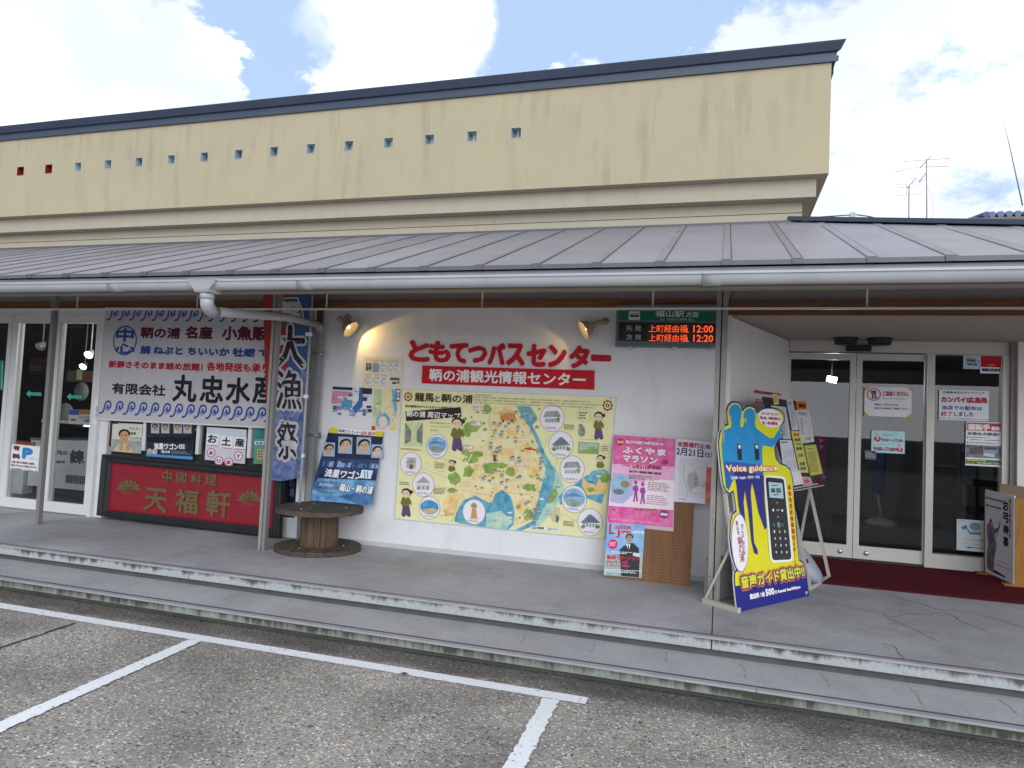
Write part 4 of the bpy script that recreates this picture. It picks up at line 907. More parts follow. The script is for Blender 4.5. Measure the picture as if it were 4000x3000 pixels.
# picture roundels
def roundel(cx, cy, r, kind):
    K.ell((cx, cy), (cx+r, cy), (cx, cy+r*1.1), ink('#a06a6a'), 9); K.ell((cx, cy), (cx+r-4, cy), (cx, cy+r*1.1-4), ink('#e9e7ee'), 10)
    g1, g2, g3 = wash('#7b8288', '#a9adb0'), wash('#c2c4c8', '#dcdce0'), wash('#66833f', '#94a76a')
    if kind == 'house':
        K.poly([(cx-r*.72, cy-r*.1), (cx-r*.5, cy-r*.55), (cx+r*.45, cy-r*.62), (cx+r*.74, cy-r*.12)], g1, 11); K.rect((cx-r*.6, cy-r*.08), (cx+r*.62, cy+r*.38), g2, 11)
        for i in range(5): K.rect((cx-r*.52+i*r*.23, cy+r*.04), (cx-r*.38+i*r*.23, cy+r*.34), g1, 12)
        K.blob((cx+r*.5, cy+r*.1), r*.16, r*.2, g3, 13)
    if kind == 'temple':
        K.poly([(cx-r*.78, cy+r*.05), (cx-r*.35, cy-r*.35), (cx-r*.1, cy-r*.62), (cx+r*.12, cy-r*.62), (cx+r*.4, cy-r*.35), (cx+r*.78, cy+r*.05)], wash('#5d6c78', '#8494a0'), 11)
        K.rect((cx-r*.55, cy+r*.05), (cx+r*.55, cy+r*.42), wash('#585a52', '#9c9684'), 11)
        for i in range(4): K.rect((cx-r*.42+i*r*.25, cy+r*.1), (cx-r*.30+i*r*.25, cy+r*.42), g2, 12)
        K.blob((cx-r*.55, cy+r*.35), r*.2, r*.15, g3, 12); K.blob((cx+r*.6, cy+r*.35), r*.18, r*.15, g3, 12)
    if kind == 'sea':
        K.ell((cx, cy-r*.1), (cx+r*.86, cy), (cx, cy+r*.66), wash('#6ea3cf', '#a9c9dd'), 11); K.poly([(cx-r*.8, cy+r*.1), (cx-r*.1, cy), (cx+r*.6, cy+r*.2), (cx+r*.4, cy+r*.55), (cx-r*.5, cy+r*.5)], wash('#7c8f7c', '#b3b6a8'), 12)
        K.poly([(cx-r*.6, cy-r*.35), (cx-r*.1, cy-r*.5), (cx+r*.5, cy-r*.3), (cx+r*.7, cy-r*.2), (cx-r*.7, cy-r*.2)], wash('#4f78a5', '#6c93b7'), 12)
    if kind == 'beach':
        K.ell((cx, cy-r*.05), (cx+r*.86, cy), (cx, cy+r*.62), wash('#2f7fc0', '#66b5cf'), 11); K.poly([(cx-r*.75, cy+r*.15), (cx+r*.2, cy+r*.05), (cx+r*.8, cy+r*.2), (cx+r*.45, cy+r*.55), (cx-r*.4, cy+r*.5)], wash('#c9a971', '#ded1b0'), 12)
    if kind == 'store':
        K.poly([(cx-r*.7, cy-r*.15), (cx, cy-r*.75), (cx+r*.7, cy-r*.15)], wash('#8b8f94', '#b0b3b6'), 11); K.rect((cx-r*.6, cy-r*.12), (cx+r*.6, cy+r*.5), g2, 12)
        for q in (-.45, -.08, .3): K.rect((cx+r*q, cy+r*.1), (cx+r*(q+.18), cy+r*.45), g1, 13)
        K.rect((cx-r*.52, cy+r*.2), (cx-r*.45, cy+r*.48), ink('#a02020'), 14)
    if kind == 'tower':
        K.poly([(cx-r*.3, cy+r*.6), (cx-r*.16, cy-r*.35), (cx+r*.16, cy-r*.35), (cx+r*.3, cy+r*.6)], wash('#c98c4c', '#dfb27c'), 11); K.rect((cx-r*.24, cy-r*.6), (cx+r*.24, cy-r*.35), wash('#a4764c', '#c69c70'), 12)
        K.poly([(cx-r*.3, cy-r*.58), (cx, cy-r*.85), (cx+r*.3, cy-r*.58)], g1, 12); K.rect((cx-r*.42, cy+r*.55), (cx+r*.42, cy+r*.66), wash('#c98c4c', '#dfb27c'), 12)
    if kind == 'gate':
        K.rect((cx-r*.35, cy-r*.6), (cx+r*.45, cy+r*.45), wash('#a7a79e', '#c4c2b8'), 11); K.poly([(cx-r*.55, cy-r*.1), (cx, cy-r*.4), (cx+r*.5, cy-r*.05)], g1, 12); K.rect((cx-r*.1, cy+r*.05), (cx+r*.2, cy+r*.5), ink('#7a5a3c'), 13)
    K.lines((cx-r*.5, cy+r*.68), (cx+r*.5, cy+r*.9), 2, ink('#44444c'), 14)
for a in ((485, 565, 100, 'sea'), (246, 725, 98, 'gate'), (360, 915, 100, 'store'), (415, 1125, 97, 'beach'), (820, 1163, 106, 'tower'), (1530, 312, 112, 'house'), (1610, 553, 113, 'temple'), (1712, 775, 114, 'house'), (1730, 1047, 115, 'sea'), (1875, 1257, 115, 'temple')): roundel(*a); K.flush('picture_roundel', t)
skin = ink('#e8cdb0'); hair = ink('#3a2620'); olive = ink('#77702a'); purp = ink('#5d4a78')
def kimono(cx, top, sc_, legs=True):
    k = sc_
    K.poly([(cx-.38*k, top+.9*k), (cx+.2*k, top+.85*k), (cx+.52*k, top+1.3*k), (cx+.55*k, top+1.75*k), (cx+.32*k, top+1.55*k), (cx+.28*k, top+1.8*k), (cx-.36*k, top+1.8*k), (cx-.58*k, top+1.5*k), (cx-.5*k, top+1.2*k)], olive, 16)
    K.poly([(cx-.1*k, top+.85*k), (cx+.1*k, top+.85*k), (cx, top+1.1*k)], m_paper, 17)
    if legs:
        K.poly([(cx-.36*k, top+1.8*k), (cx+.3*k, top+1.8*k), (cx+.48*k, top+2.75*k), (cx-.5*k, top+2.75*k)], purp, 16); K.line([(cx, top+2.0*k), (cx, top+2.7*k)], .002, ink('#41325c'), 17)
        K.ell((cx-.25*k, top+2.82*k), (cx-.08*k, top+2.82*k), (cx-.25*k, top+2.9*k), brown, 16); K.ell((cx+.28*k, top+2.82*k), (cx+.45*k, top+2.82*k), (cx+.28*k, top+2.9*k), brown, 16)
    K.ell((cx, top+.42*k), (cx+.5*k, top+.42*k), (cx, top+.88*k), hair, 17); K.blob((cx+.48*k, top+.35*k), .22*k, .2*k, hair, 17); K.ell((cx-.04*k, top+.56*k), (cx+.36*k, top+.56*k), (cx-.04*k, top+.95*k), skin, 18)
    for q in (-.2, .12): K.ell((cx+q*k, top+.56*k), (cx+(q+.05)*k, top+.56*k), (cx+q*k, top+.60*k), hair, 19, 8); K.line([(cx+(q-.1)*k, top+.46*k), (cx+(q+.1)*k, top+.44*k)], .003, hair, 19)
    K.line([(cx-.1*k, top+.78*k), (cx+.05*k, top+.78*k)], .002, dkr, 19)
for a in ((670, 305, 105), (205, 950, 88), (1955, 255, 86), (1010, 610, 32), (620, 690, 58, False), (1970, 645, 66, False)): kimono(*a); K.flush('kimono_figure', t)
# cat, alley, bus, framed view
K.blob((1800, 430), 34, 50, wash('#a9a79c', '#6d6c66'), 9); K.blob((1788, 380), 20, 20, wash('#a9a79c', '#6d6c66'), 10)
K.poly([(195, 350), (355, 350), (350, 570), (185, 560)], wash('#b9c99a', '#d9dcae'), 9); K.poly([(195, 350), (250, 430), (245, 520), (190, 545)], wash('#5f6a66', '#8d9690'), 10); K.poly([(355, 350), (300, 430), (300, 520), (352, 545)], wash('#5f6a66', '#8d9690'), 10); K.poly([(245, 520), (300, 520), (345, 570), (200, 565)], wash('#dcd9a4', '#c4cf98'), 11)
K.poly([(1055, 265), (1190, 262), (1200, 340), (1060, 325)], ink('#d58a24'), 9); K.rect((1062, 275), (1185, 298), ink('#f0e2c0'), 10); [K.rect((1070+i*20, 278), (1084+i*20, 296), ink('#5a6a74'), 11) for i in range(6)]; [K.ell((q, 335), (q+11, 335), (q, 346), m_black, 11, 12) for q in (1085, 1165)]
K.rect((1770, 525), (1955, 640), ink('#9c9a78'), 9); K.rect((1780, 532), (1945, 632), wash('#7fb3b0', '#b4cfae'), 10); K.poly([(1780, 600), (1945, 590), (1945, 632), (1780, 632)], green, 11); K.blob((1880, 580), 40, 9, green, 11)
K.blob((1560, 1190), 55, 70, wash('#c7bd96', '#dcdcae'), 9); K.blob((1578, 1225), 16, 32, ink('#6a6c68'), 10)
for c in ((1435, 1045), (1145, 1215), (1045, 1228), (1145, 1170), (1855, 818), (1955, 838)): K.ell(c, (c[0]+24, c[1]), (c[0], c[1]+9), ink('#dfe2e0'), 9, 12)
for cx, cy, rx, ry in ((515, 735, 62, 62), (1815, 285, 68, 58), (2015, 590, 45, 45)): K.ell((cx, cy), (cx+rx, cy), (cx, cy+ry), ink('#b9a98c'), 12, ring=.003)
for a, c, n_ in (((470, 710), (560, 775), 4), ((1775, 250), (1850, 325), 3), ((1985, 560), (2045, 615), 3), ((145, 885), (245, 925), 2), ((1640, 365), (1745, 420), 4), ((455, 940), (570, 1010), 5), ((155, 580), (372, 612), 2), ((1775, 497), (1965, 513), 1), ((1635, 1240), (1740, 1300), 4)): K.lines(a, c, n_, ink('#6b4a34'), 13)
for q in ((815, 200, 890, 245), (795, 335, 880, 385), (725, 555, 810, 598), (1190, 705, 1272, 750)): K.rect((q[0], q[1]), (q[2], q[3]), ink('#d2508a'), 12); K.rect((q[0]+4, q[1]+4), (q[2]-4, q[3]-4), m_paper, 13); K.lines((q[0]+8, q[1]+8), (q[2]-20, q[3]-20), 2, ink('#444444'), 14); K.lines((q[0]+8, q[3]-18), (q[2]-8, q[3]-8), 1, ink('#d2306a'), 14)
for c in ((1360, 337), (1217, 848), (1427, 868), (1313, 1070)): K.rect((c[0]-12, c[1]-12), (c[0]+12, c[1]+12), ink('#2d66a8'), 12); K.text('P', (c[0]-6, c[1]-8), (c[0]+6, c[1]+8), m_paper, 13, bold=.0008)
def star(cx, cy, r):
    K.poly([(cx+(r if i % 2 == 0 else r*.42)*math.sin(math.pi*i/5), cy-(r if i % 2 == 0 else r*.42)*math.cos(math.pi*i/5)) for i in range(10)], ink('#c8232c'), 15)
for c in ((1058, 798), (1418, 728), (1365, 925), (1227, 937), (988, 985), (977, 1018), (973, 1080), (1092, 985), (1342, 1175), (672, 1180)): star(*c, 12)
K.rect((1283, 580), (1355, 600), ink('#c8232c'), 14); K.ell((1368, 598), (1378, 598), (1368, 608), ink('#c8232c'), 14, 12)
for a, c in (((570, 640), (1058, 798)), ((345, 765), (700, 900)), ((460, 925), (970, 1010)), ((512, 1150), (672, 1180)), ((1500, 450), (1410, 730)), ((1580, 670), (1540, 820)), ((1540, 820), (1370, 925)), ((1610, 870), (1430, 990)), ((1620, 1030), (1100, 985)), ((1350, 1180), (1640, 1190)), ((1640, 1190), (1760, 1250))): K.line([a, c], .0016, ink('#9c4a3c'), 12)
K.line([(610, 1250), (670, 1200)], .003, m_black, 12); K.line([(515, 1200), (640, 1180)], .003, m_black, 12); K.line([(985, 1252), (1060, 1225)], .003, m_black, 12); K.line([(1460, 1040), (1478, 995)], .003, m_black, 12)
K.rect((1337, 1285), (1610, 1345), ink('#e6e8e2'), 12); K.rect((1352, 1290), (1380, 1318), ink('#2d66a8'), 13); K.text('P', (1360, 1294), (1374, 1314), m_paper, 14, bold=.001); K.text('駐車場', (1390, 1295), (1455, 1323), ink('#223355'), 13, bold=.001); K.text('トイレ', (1525, 1308), (1587, 1332), ink('#223355'), 13, bold=.001)
K.line([(1498, 1307), (1498, 1330)], .006, ink('#224488'), 14); K.line([(1512, 1307), (1512, 1330)], .006, ink('#b02030'), 14)
K.text('仙酔島', (1855, 880), (1905, 895), ink('#223344'), 13, bold=.0005); K.text('弁天島', (1555, 928), (1600, 942), ink('#223344'), 13, bold=.0005)
for c in ((222, 115, 42), (2035, 195, 50)):
    K.poly([(c[0]+c[2]*(1 if i % 2 == 0 else .78)*math.cos(math.pi*i/8), c[1]+c[2]*(1.1 if i % 2 == 0 else .85)*math.sin(math.pi*i/8)) for i in range(16)], dkr, 12)
    K.ell((c[0], c[1]), (c[0]+c[2]*.62, c[1]), (c[0], c[1]+c[2]*.68), cream, 13, 16)
    for i in range(5): a = 2*math.pi*i/5-1.57; K.ell((c[0]+c[2]*.28*math.cos(a), c[1]+c[2]*.28*math.sin(a)), (c[0]+c[2]*.28*math.cos(a)+c[2]*.17, c[1]+c[2]*.28*math.sin(a)), (c[0]+c[2]*.28*math.cos(a), c[1]+c[2]*.28*math.sin(a)+c[2]*.17), dkr, 14, 10)
K.flush('map_symbols', t)['kind'] = 'stuff'
K.text('龍馬', (285, 75), (455, 165), brown, 12, bold=.003); K.text('と', (468, 105), (512, 165), brown, 12, bold=.002); K.text('鞆の浦', (525, 88), (808, 180), brown, 12, bold=.003)
K.text('坂本龍馬ゆかりのスポットを訪ねる', (195, 188), (622, 232), brown, 12, bold=.0008)
K.poly([(197, 250), (700, 210), (708, 300), (204, 338)], ink('#2e1d1b'), 12); K.text('鞆の浦 周辺マップ', (208, 240), (695, 322), m_paper, 13, bold=.0015)
K.text('＜龍馬と鞆の浦＞', (825, 92), (985, 112), ink('#6a5648'), 12)
K.text('慶応3年（1867年）4月23日、坂本龍馬の率いる海援隊の蒸気船「いろは丸」は紀州藩の蒸気船「明光丸」と衝突し宇治島付近で沈没した。', (822, 112), (1880, 171), ink('#6a5648'), 12)
K.text('紀州藩は「円福寺」、いろは丸側は「桝屋清右衛門宅」を宿とし、「魚屋萬蔵宅」などを談判所とした。談判は平行線をたどり4月27日交渉決裂となり', (820, 137), (1975, 200), ink('#6a5648'), 12)
K.text('交渉の場を長崎に移した。その後10月19日紀州藩からの7万両の賠償金で和解したが、坂本龍馬は同年11月15日京都近江屋にて暗殺された。', (820, 162), (1925, 223), ink('#6a5648'), 12)
K.text('鞆には龍馬ゆかりの', (422, 345), (598, 368), brown, 12); K.text('スポットがどっさり', (425, 375), (605, 398), brown, 12); K.text('あるき。', (425, 412), (495, 432), brown, 12)
K.flush('map_lettering', t)
def pin(p, parent): P_('screw', parent, lambda b: b.lathe(p, (0, -1, 0), [(0, .006), (.004, .005), (.005, 0)], m_steel, 8))
for q in ((205, 55), (1090, 88), (2062, 128), (140, 1222), (1032, 1310), (2000, 1400), (150, 430), (122, 835)): pin(K.w(*q)+[0, -.0008, 0], t)

# ------------------------------------------------------------------ three leaflets left of the map
t = thing('app_instruction_sheet', ax(1490, 1500, 'y', 0), 'beige instruction sheet with phone screenshots, pasted above the town map', 'notice')
s = Sheet(crT, (703, 675), (1193, 688), (683, 1060), y=-.004); s.paper(t, ink('#ded8c4'), .002)
s.line([(722, 726), (1165, 730)], .002, ink('#444444'), 1); s.lines((730, 705), (1010, 718), 1, ink('#333333'), 1)
s.rect((735, 757), (797, 855), m_black, 1); [s.rect((742+i*18, 765+j*24), (753+i*18, 778+j*24), ink(random.choice(['#8a9ac8', '#c8a8a0', '#d8d8d8'])), 2) for i in range(3) for j in range(4)]
for x, y, c in ((820, 760, '#7fa8c8'), (915, 765, '#dfe3ea'), (1005, 765, '#e4e6ea'), (1080, 765, '#e6e2da'), (735, 920, '#e2dcd8'), (840, 920, '#e6e2da'), (935, 930, '#e2e2e6')):
    s.rect((x, y), (x+72, y+115), ink(c), 1); s.lines((x+5, y+8), (x+66, y+45), 3, ink('#7f88a0'), 2); s.lines((x+5, y+60), (x+66, y+105), 4, ink('#9aa0a8'), 2); s.lines((x, y-22), (x+70, y-6), 2, ink('#777777'), 2); s.poly([(x-14, y+35), (x-5, y+55), (x-14, y+75)], m_black, 2)
s.rect((1035, 938), (1150, 978), ink('#3b6a80'), 2); s.rect((1060, 995), (1112, 1022), m_black, 2); s.rect((1120, 990), (1150, 1015), ink('#a8484c'), 2); s.flush('print', t)
t = thing('photo_map_leaflet', ax(1370, 1600, 'y', 0), 'pink and blue tourist leaflet of small photos, pasted above the film poster', 'leaflet')
s = Sheet(crT, (330, 1050), (808, 1072), (303, 1415), y=-.004); s.paper(t, ink('#dfe1ea'), .002)
s.rect((320, 1052), (565, 1100), ink('#2c2f4a'), 1); s.rect((318, 1105), (560, 1180), ink('#d98fa8'), 1); s.rect((312, 1105), (375, 1270), ink('#d98fa8'), 1); s.rect((375, 1200), (435, 1265), ink('#d98fa8'), 1)
s.poly([(650, 1062), (700, 1065), (690, 1300), (600, 1400), (560, 1320), (640, 1230)], ink('#2f6ab0'), 1); s.ell((490, 1280), (560, 1280), (490, 1350), ink('#4fa3cf'), 1); s.rect((690, 1070), (805, 1150), m_black, 2)
rr = random.Random(11)
for i in range(20):
    x = rr.choice([322, 380, 440, 450, 520, 620, 690, 700, 740]); y = rr.choice([1140, 1185, 1215, 1290, 1300, 1340, 1375, 1330]); s.rect((x, y), (x+rr.uniform(40, 80), y+rr.uniform(28, 50)), wash(rr.choice(['#3c4a78', '#2b3350', '#7a86a8', '#4c6aa8']), rr.choice(['#a0a8c8', '#20243a', '#c8ccd8'])), 3)
for a_0, b_0 in (((575, 1065), (655, 1165)), ((655, 1165), (640, 1240)), ((640, 1240), (560, 1260)), ((600, 1070), (610, 1160)), ((570, 1120), (640, 1110)), ((560, 1260), (560, 1310))): s.line([a_0, b_0], .003, m_black, 4)
s.lines((330, 1280), (430, 1330), 5, ink('#777777'), 4); s.lines((700, 1160), (780, 1200), 4, ink('#777777'), 4); s.flush('print', t)
t = thing('street_map_leaflet', ax(1510, 1680, 'y', 0), 'small colourful street map sheet with blue bay, between leaflet and town map', 'map')
s = Sheet(crT, (828, 1072), (1168, 1080), (800, 1608), y=-.0045); s.paper(t, ink('#e9e6e0'), .002)
s.poly([(828, 1080), (1160, 1085), (1135, 1600), (805, 1590)], wash('#d9d6b0', '#e8d8b0'), 1); s.poly([(835, 1085), (930, 1085), (920, 1400), (820, 1450)], wash('#a8c898', '#cfd8b0'), 2)
s.ell((945, 1490), (1035, 1490), (945, 1590), wash('#4f9fd0', '#8fc4dc'), 3); s.ell((945, 1490), (1000, 1490), (945, 1560), wash('#d9d6b0', '#e8d0c0'), 4); s.poly([(1050, 1085), (1110, 1085), (1120, 1350), (1100, 1450), (1085, 1350)], wash('#4f9fd0', '#8fc4dc'), 3)
for i in range(26): x = rr.uniform(830, 1110); y = rr.uniform(1100, 1560); s.line([(x, y), (x+rr.uniform(-40, 60), y+rr.uniform(-30, 50))], .0014, ink(rr.choice(['#a08870', '#88a070', '#b07878'])), 5)
for i in range(14): x = rr.uniform(840, 1080); y = rr.uniform(1110, 1540); s.blob((x, y), rr.uniform(8, 16), rr.uniform(5, 10), ink(rr.choice(['#c83a34', '#5a8a3c', '#8c8070', '#e8e8e8'])), 6, 8)
s.rect((1112, 1082), (1155, 1230), ink('#1c2030'), 7); s.vtext('鞆の浦', (1118, 1090), (1150, 1225), m_paper, 8, bold=.0015); s.rect((1110, 1215), (1148, 1242), ink('#b03a30'), 7); s.rect((805, 1545), (848, 1598), ink('#c8403a'), 7); s.rect((880, 1545), (1025, 1590), ink('#efe9e0'), 7); s.lines((885, 1550), (1020, 1585), 4, ink('#c06a50'), 8); s.rect((1030, 1560), (1090, 1600), ink('#e8d860'), 7)
s.flush('print', t)

# ------------------------------------------------------------------ face helper for posters
def face(s, cx, cy, r, L, skinc='#c9a183', hairc='#1b1714', glasses=False, ry=1.25):
    s.ell((cx, cy-r*.25), (cx+r*.98, cy-r*.25), (cx, cy+r*.55), ink(hairc), L); s.ell((cx, cy+r*.22), (cx+r*.78, cy+r*.22), (cx, cy+r*(ry-.12)), ink(skinc), L+1)
    for q in (-.34, .34):
        s.ell((cx+q*r, cy), (cx+(q+.14)*r, cy), (cx+q*r, cy+.07*r), ink('#2a1d18'), L+2, 8); s.line([(cx+(q-.2)*r, cy-.2*r), (cx+(q+.2)*r, cy-.2*r)], .003, ink(hairc), L+2)
        if glasses: s.ell((cx+q*r, cy), (cx+(q+.28)*r, cy), (cx+q*r, cy+.24*r), ink('#15130f'), L+3, 12, ring=.0022)
    s.line([(cx, cy+.1*r), (cx-.04*r, cy+.4*r)], .002, ink('#9c7358'), L+2); s.line([(cx-.22*r, cy+.72*r), (cx+.22*r, cy+.72*r)], .003, ink('#8a4a40'), L+2)
# ------------------------------------------------------------------ cable drum table
DC = np.array([-3.61, -.42]); m_dw = wood_mat('weathered_drum_board', '#665a4f', '#332a23', axis=1); m_dw2 = wood_mat('brown_drum_stave', '#705a45', '#3a2c21', axis=2)
t = thing('cable_drum', (DC[0], DC[1], ZP), 'wooden cable drum standing on end as a table before the white wall', 'cable drum')
ZD = .625
def disc(name, zc, r, th):
    def f(b): b.lathe((DC[0], DC[1], zc), (0, 0, 1), [(0, 0), (0, r), (th, r), (th, r-.006)], m_dw, 48, False)
    d = P_(name, t, f)
    ws = [-r, -.72*r, -.4*r, -.06*r, .3*r, .66*r, r]
    for a, c in zip(ws[:-1], ws[1:]):
        a += .003; c -= .003; pts = []
        n = 10
        for i in range(n+1): x = a+(c-a)*i/n; pts.append((x, -math.sqrt(max(0, (r-.003)**2-x*x))))
        for i in range(n+1): x = c-(c-a)*i/n; pts.append((x, math.sqrt(max(0, (r-.003)**2-x*x))))
        h = random.uniform(.006, .009); ang = .35; ca, sa = math.cos(ang), math.sin(ang)
        pl = [(DC[0]+x*ca-y*sa, DC[1]+x*sa+y*ca, zc+th+h) for x, y in pts]
        P_('plank', d, lambda b: b.slab(pl, (0, 0, 1), h, m_dw))
    for i in range(3):
        a = i*2*math.pi/3+.3; P_('bolt', d, lambda b: b.lathe((DC[0]+.6*r*math.cos(a), DC[1]+.6*r*math.sin(a), zc+th+.008), (0, 0, 1), [(0, .012), (.006, .010), (.007, 0)], m_steel, 8))
disc('bottom_flange', ZP+.003, .40, .034); disc('top_flange', ZD-.045, .405, .036)
for i in range(20):
    a0 = 2*math.pi*i/20; a1 = a0+2*math.pi/20-.025; r0 = .178+random.uniform(-.003, .003)
    def f(b):
        z0, z1 = ZP+.046, ZD-.046; q = [(DC[0]+r_*math.cos(a), DC[1]+r_*math.sin(a)) for r_, a in ((r0, a0), (r0, a1), (r0-.03, a1), (r0-.03, a0))]
        b.add([(x, y, z0) for x, y in q]+[(x, y, z1) for x, y in q], [(0, 1, 5, 4), (1, 2, 6, 5), (2, 3, 7, 6), (3, 0, 4, 7), (4, 5, 6, 7)], m_dw2)
    P_('stave', t, f)
# film poster leaning on the wall, standing on the drum
B0 = ax(1206, 1955, 'z', ZD+.004); B1 = ax(1452, 1976, 'z', ZD+.004)
ud = B1-B0; ud[2] = 0; ud /= np.linalg.norm(ud)
T0 = ax(1287, 1670, 'y', -.03); pn = np.cross(ud, T0-B0); pn = pn if pn[1] < 0 else -pn
t = thing('film_poster', (B0+B1)/2, 'blue film poster with four faces leaning on the wall atop the cable drum', 'poster')
s = Sheet(crB, (397, 788), (690, 810), (285, 1180), P=B0, n=pn); s.paper(t, ink('#20406a'), .006, 'panel', s.pts([(397, 788), (690, 810), (625, 1210), (285, 1180)]))
s.poly([(397, 788), (690, 810), (685, 838), (393, 815)], ink('#eef0ee'), 1); s.poly([(400, 789), (445, 793), (440, 820), (395, 816)], ink('#d8cc1c'), 2); s.poly([(647, 808), (690, 811), (685, 838), (642, 834)], ink('#d8cc1c'), 2)
s.poly([(393, 815), (685, 838), (665, 965), (360, 950)], wash('#16244a', '#0e1630'), 1); s.poly([(360, 950), (665, 965), (657, 1010), (350, 995)], wash('#1c2a48', '#31518a'), 1); s.poly([(350, 995), (657, 1010), (648, 1075), (335, 1060)], wash('#0f1c3a', '#2a4878'), 1)
s.poly([(335, 1060), (648, 1075), (625, 1210), (285, 1180)], wash('#3f7cae', '#86b4d4'), 1); s.poly([(440, 1160), (640, 1120), (630, 1200), (560, 1205)], wash('#2c5688', '#4d82b0'), 2); s.poly([(315, 1080), (445, 1080), (440, 1125), (305, 1125)], wash('#1f4674', '#5a88b4'), 2)
for cx, cy, r, gl_, sk in ((395, 905, 27, True, '#c7a78c'), (483, 882, 32, False, '#cfae90'), (583, 885, 33, False, '#cda98c'), (655, 915, 26, False, '#ddbfae')):
    s.poly([(cx-r*1.15, cy-r*1.4), (cx+r*1.2, cy-r*1.3), (cx+r*1.1, cy+r*1.5), (cx-r*1.25, cy+r*1.4)], ink('#9db4cc'), 2); face(s, cx, cy, r, 3, sk, glasses=gl_)
for i in range(26): x = 365+i*11.4; h = random.uniform(8, 30); s.rect((x, 995-h+i*.4), (x+8, 1000+i*.4), ink(random.choice(['#4a6a9a', '#8aa4c8', '#22385c'])), 3)
s.flush('picture', t)
s.text('流星ワゴン', (380, 1008), (568, 1072), m_paper, 4, bold=.0028); s.rect((572, 1015), (620, 1066), ink('#cfe2f2'), 4); s.line([(588, 1025), (588, 1060)], .008, ink('#244a7a'), 5); s.line([(603, 1025), (603, 1060)], .008, ink('#244a7a'), 5)
s.text('福山・鞆の浦', (452, 1084), (630, 1154), ink('#16305c'), 4, bold=.0065); s.text('福山・鞆の浦', (457, 1088), (626, 1150), m_paper, 6, bold=.0025); s.text('（永田家の旅館）', (345, 1052), (440, 1070), m_black, 4, bold=.0008)
s.text('流星', (448, 797), (476, 815), ink('#2a4a90'), 3, bold=.001); s.text('ワゴンコーナー', (478, 799), (566, 828), ink('#2a4a90'), 3, bold=.0012); s.text('店内に展示中', (572, 806), (640, 834), ink('#c03050'), 3, bold=.0012)
s.lines((345, 1085), (430, 1112), 4, ink('#e0e8f0'), 4); s.lines((330, 1125), (440, 1150), 3, ink('#1f3c60'), 4); s.flush('lettering', t)

# ------------------------------------------------------------------ peg board and its posters
G0 = ax(2358, 2254, 'z', ZP); G1 = ax(2696, 2293.5, 'z', ZP); yb = (G0[1]+G1[1])/2
ztp = 1.50; n_pb = np.array([0, -(ztp-ZP), -.0+(yb+.035)*1.0]); n_pb = np.array([0, -(ztp-ZP), (-.035-yb)]); n_pb = n_pb/np.linalg.norm(n_pb); PB = np.array([0, yb, ZP])
t = thing('peg_board', (G0+G1)/2, 'brown perforated hardboard panel leaning on the white wall behind the pink poster', 'board')
s = Sheet(full, (2400, 1715), (2712, 1735), (2358, 2254), P=PB, n=n_pb); xl = s.c(2358, 2254); xr = s.c(2696, 2293)
m_peg = wood_mat('brown_hardboard', '#8c6440', '#7a5436', axis=2, sc2=3)
s.paper(t, m_peg, .008, 'panel', s.pts([(2402, 1702), (2722, 1722), (2696, 2293.5), (2358, 2254)]))
p0 = s.c(2540, 1975); w0 = s.c(2700, 2280)
X = s.c(2368, 2240)
b = MB(); hx = mat('dark_peg_hole', (.035, .022, .015), rough=.9)
for i in range(0, 60):
    for j in range(0, 60):
        u = xl[0]+.02+i*.0235; v = xl[1]-.02-j*.0235
        if u > xr[0]-.008 or v < s.c(2600, 1790)[1]: continue
        pc = [(u+.0042*math.cos(q*math.pi/3), v+.0042*math.sin(q*math.pi/3)) for q in range(6)]; b.add([s.wp(q, 1) for q in pc], [tuple(range(6))], hx)
o = b.build('peg_hole', t); o['kind'] = 'stuff'
# pink marathon poster
t = thing('marathon_poster', s.w(2480, 2050), 'bright pink and white running event poster in a plastic sleeve on the peg board', 'poster')
PO = PB+n_pb*.009
s = Sheet(crC, (553, 828), (883, 850), (515, 1300), P=PO, n=n_pb)
s.poly([(560, 835), (886, 852), (872, 1350), (510, 1310)], mat('clear_sleeve_edge', (.55, .42, .48), rough=.2), -2); s.flush('sleeve', t)
s.paper(t, ink('#f0dce8'), .002, 'paper', s.pts([(553, 828), (883, 850), (867, 1326), (515, 1300)]))
pk = wash('#d83c90', '#e878b4'); pk2 = wash('#e6a0c8', '#efc0da'); mg = ink('#c8186c')
s.poly([(553, 828), (883, 850), (879, 1000), (542, 985)], pk, 1); s.poly([(542, 985), (879, 1000), (876, 1090), (533, 1080)], pk2, 1); s.poly([(720, 1060), (876, 1075), (870, 1230), (715, 1220)], ink('#f3e6ee'), 2)
s.poly([(522, 1210), (872, 1235), (867, 1326), (515, 1300)], pk, 2)
s.poly([(545, 1030), (650, 1050), (655, 1150), (600, 1200), (530, 1190)], wash('#9cb4d8', '#c4b4dc'), 2); s.ell((580, 1105), (628, 1105), (580, 1160), wash('#70b0d8', '#a8c8e0'), 3); s.ell((610, 1095), (635, 1095), (610, 1113), wash('#7a8a60', '#b07a50'), 4); s.ell((575, 1135), (605, 1135), (575, 1150), wash('#8a7a80', '#605a60'), 4)
s.ell((585, 866), (606, 866), (585, 888), mg, 3); s.text('第35回', (570, 858), (602, 874), ink('#e8e080'), 4, bold=.001)
s.rect((610, 851), (822, 892), mg, 3); s.text('福山市市制施行100周年記念大会', (614, 854), (818, 889), m_paper, 4, bold=.001)
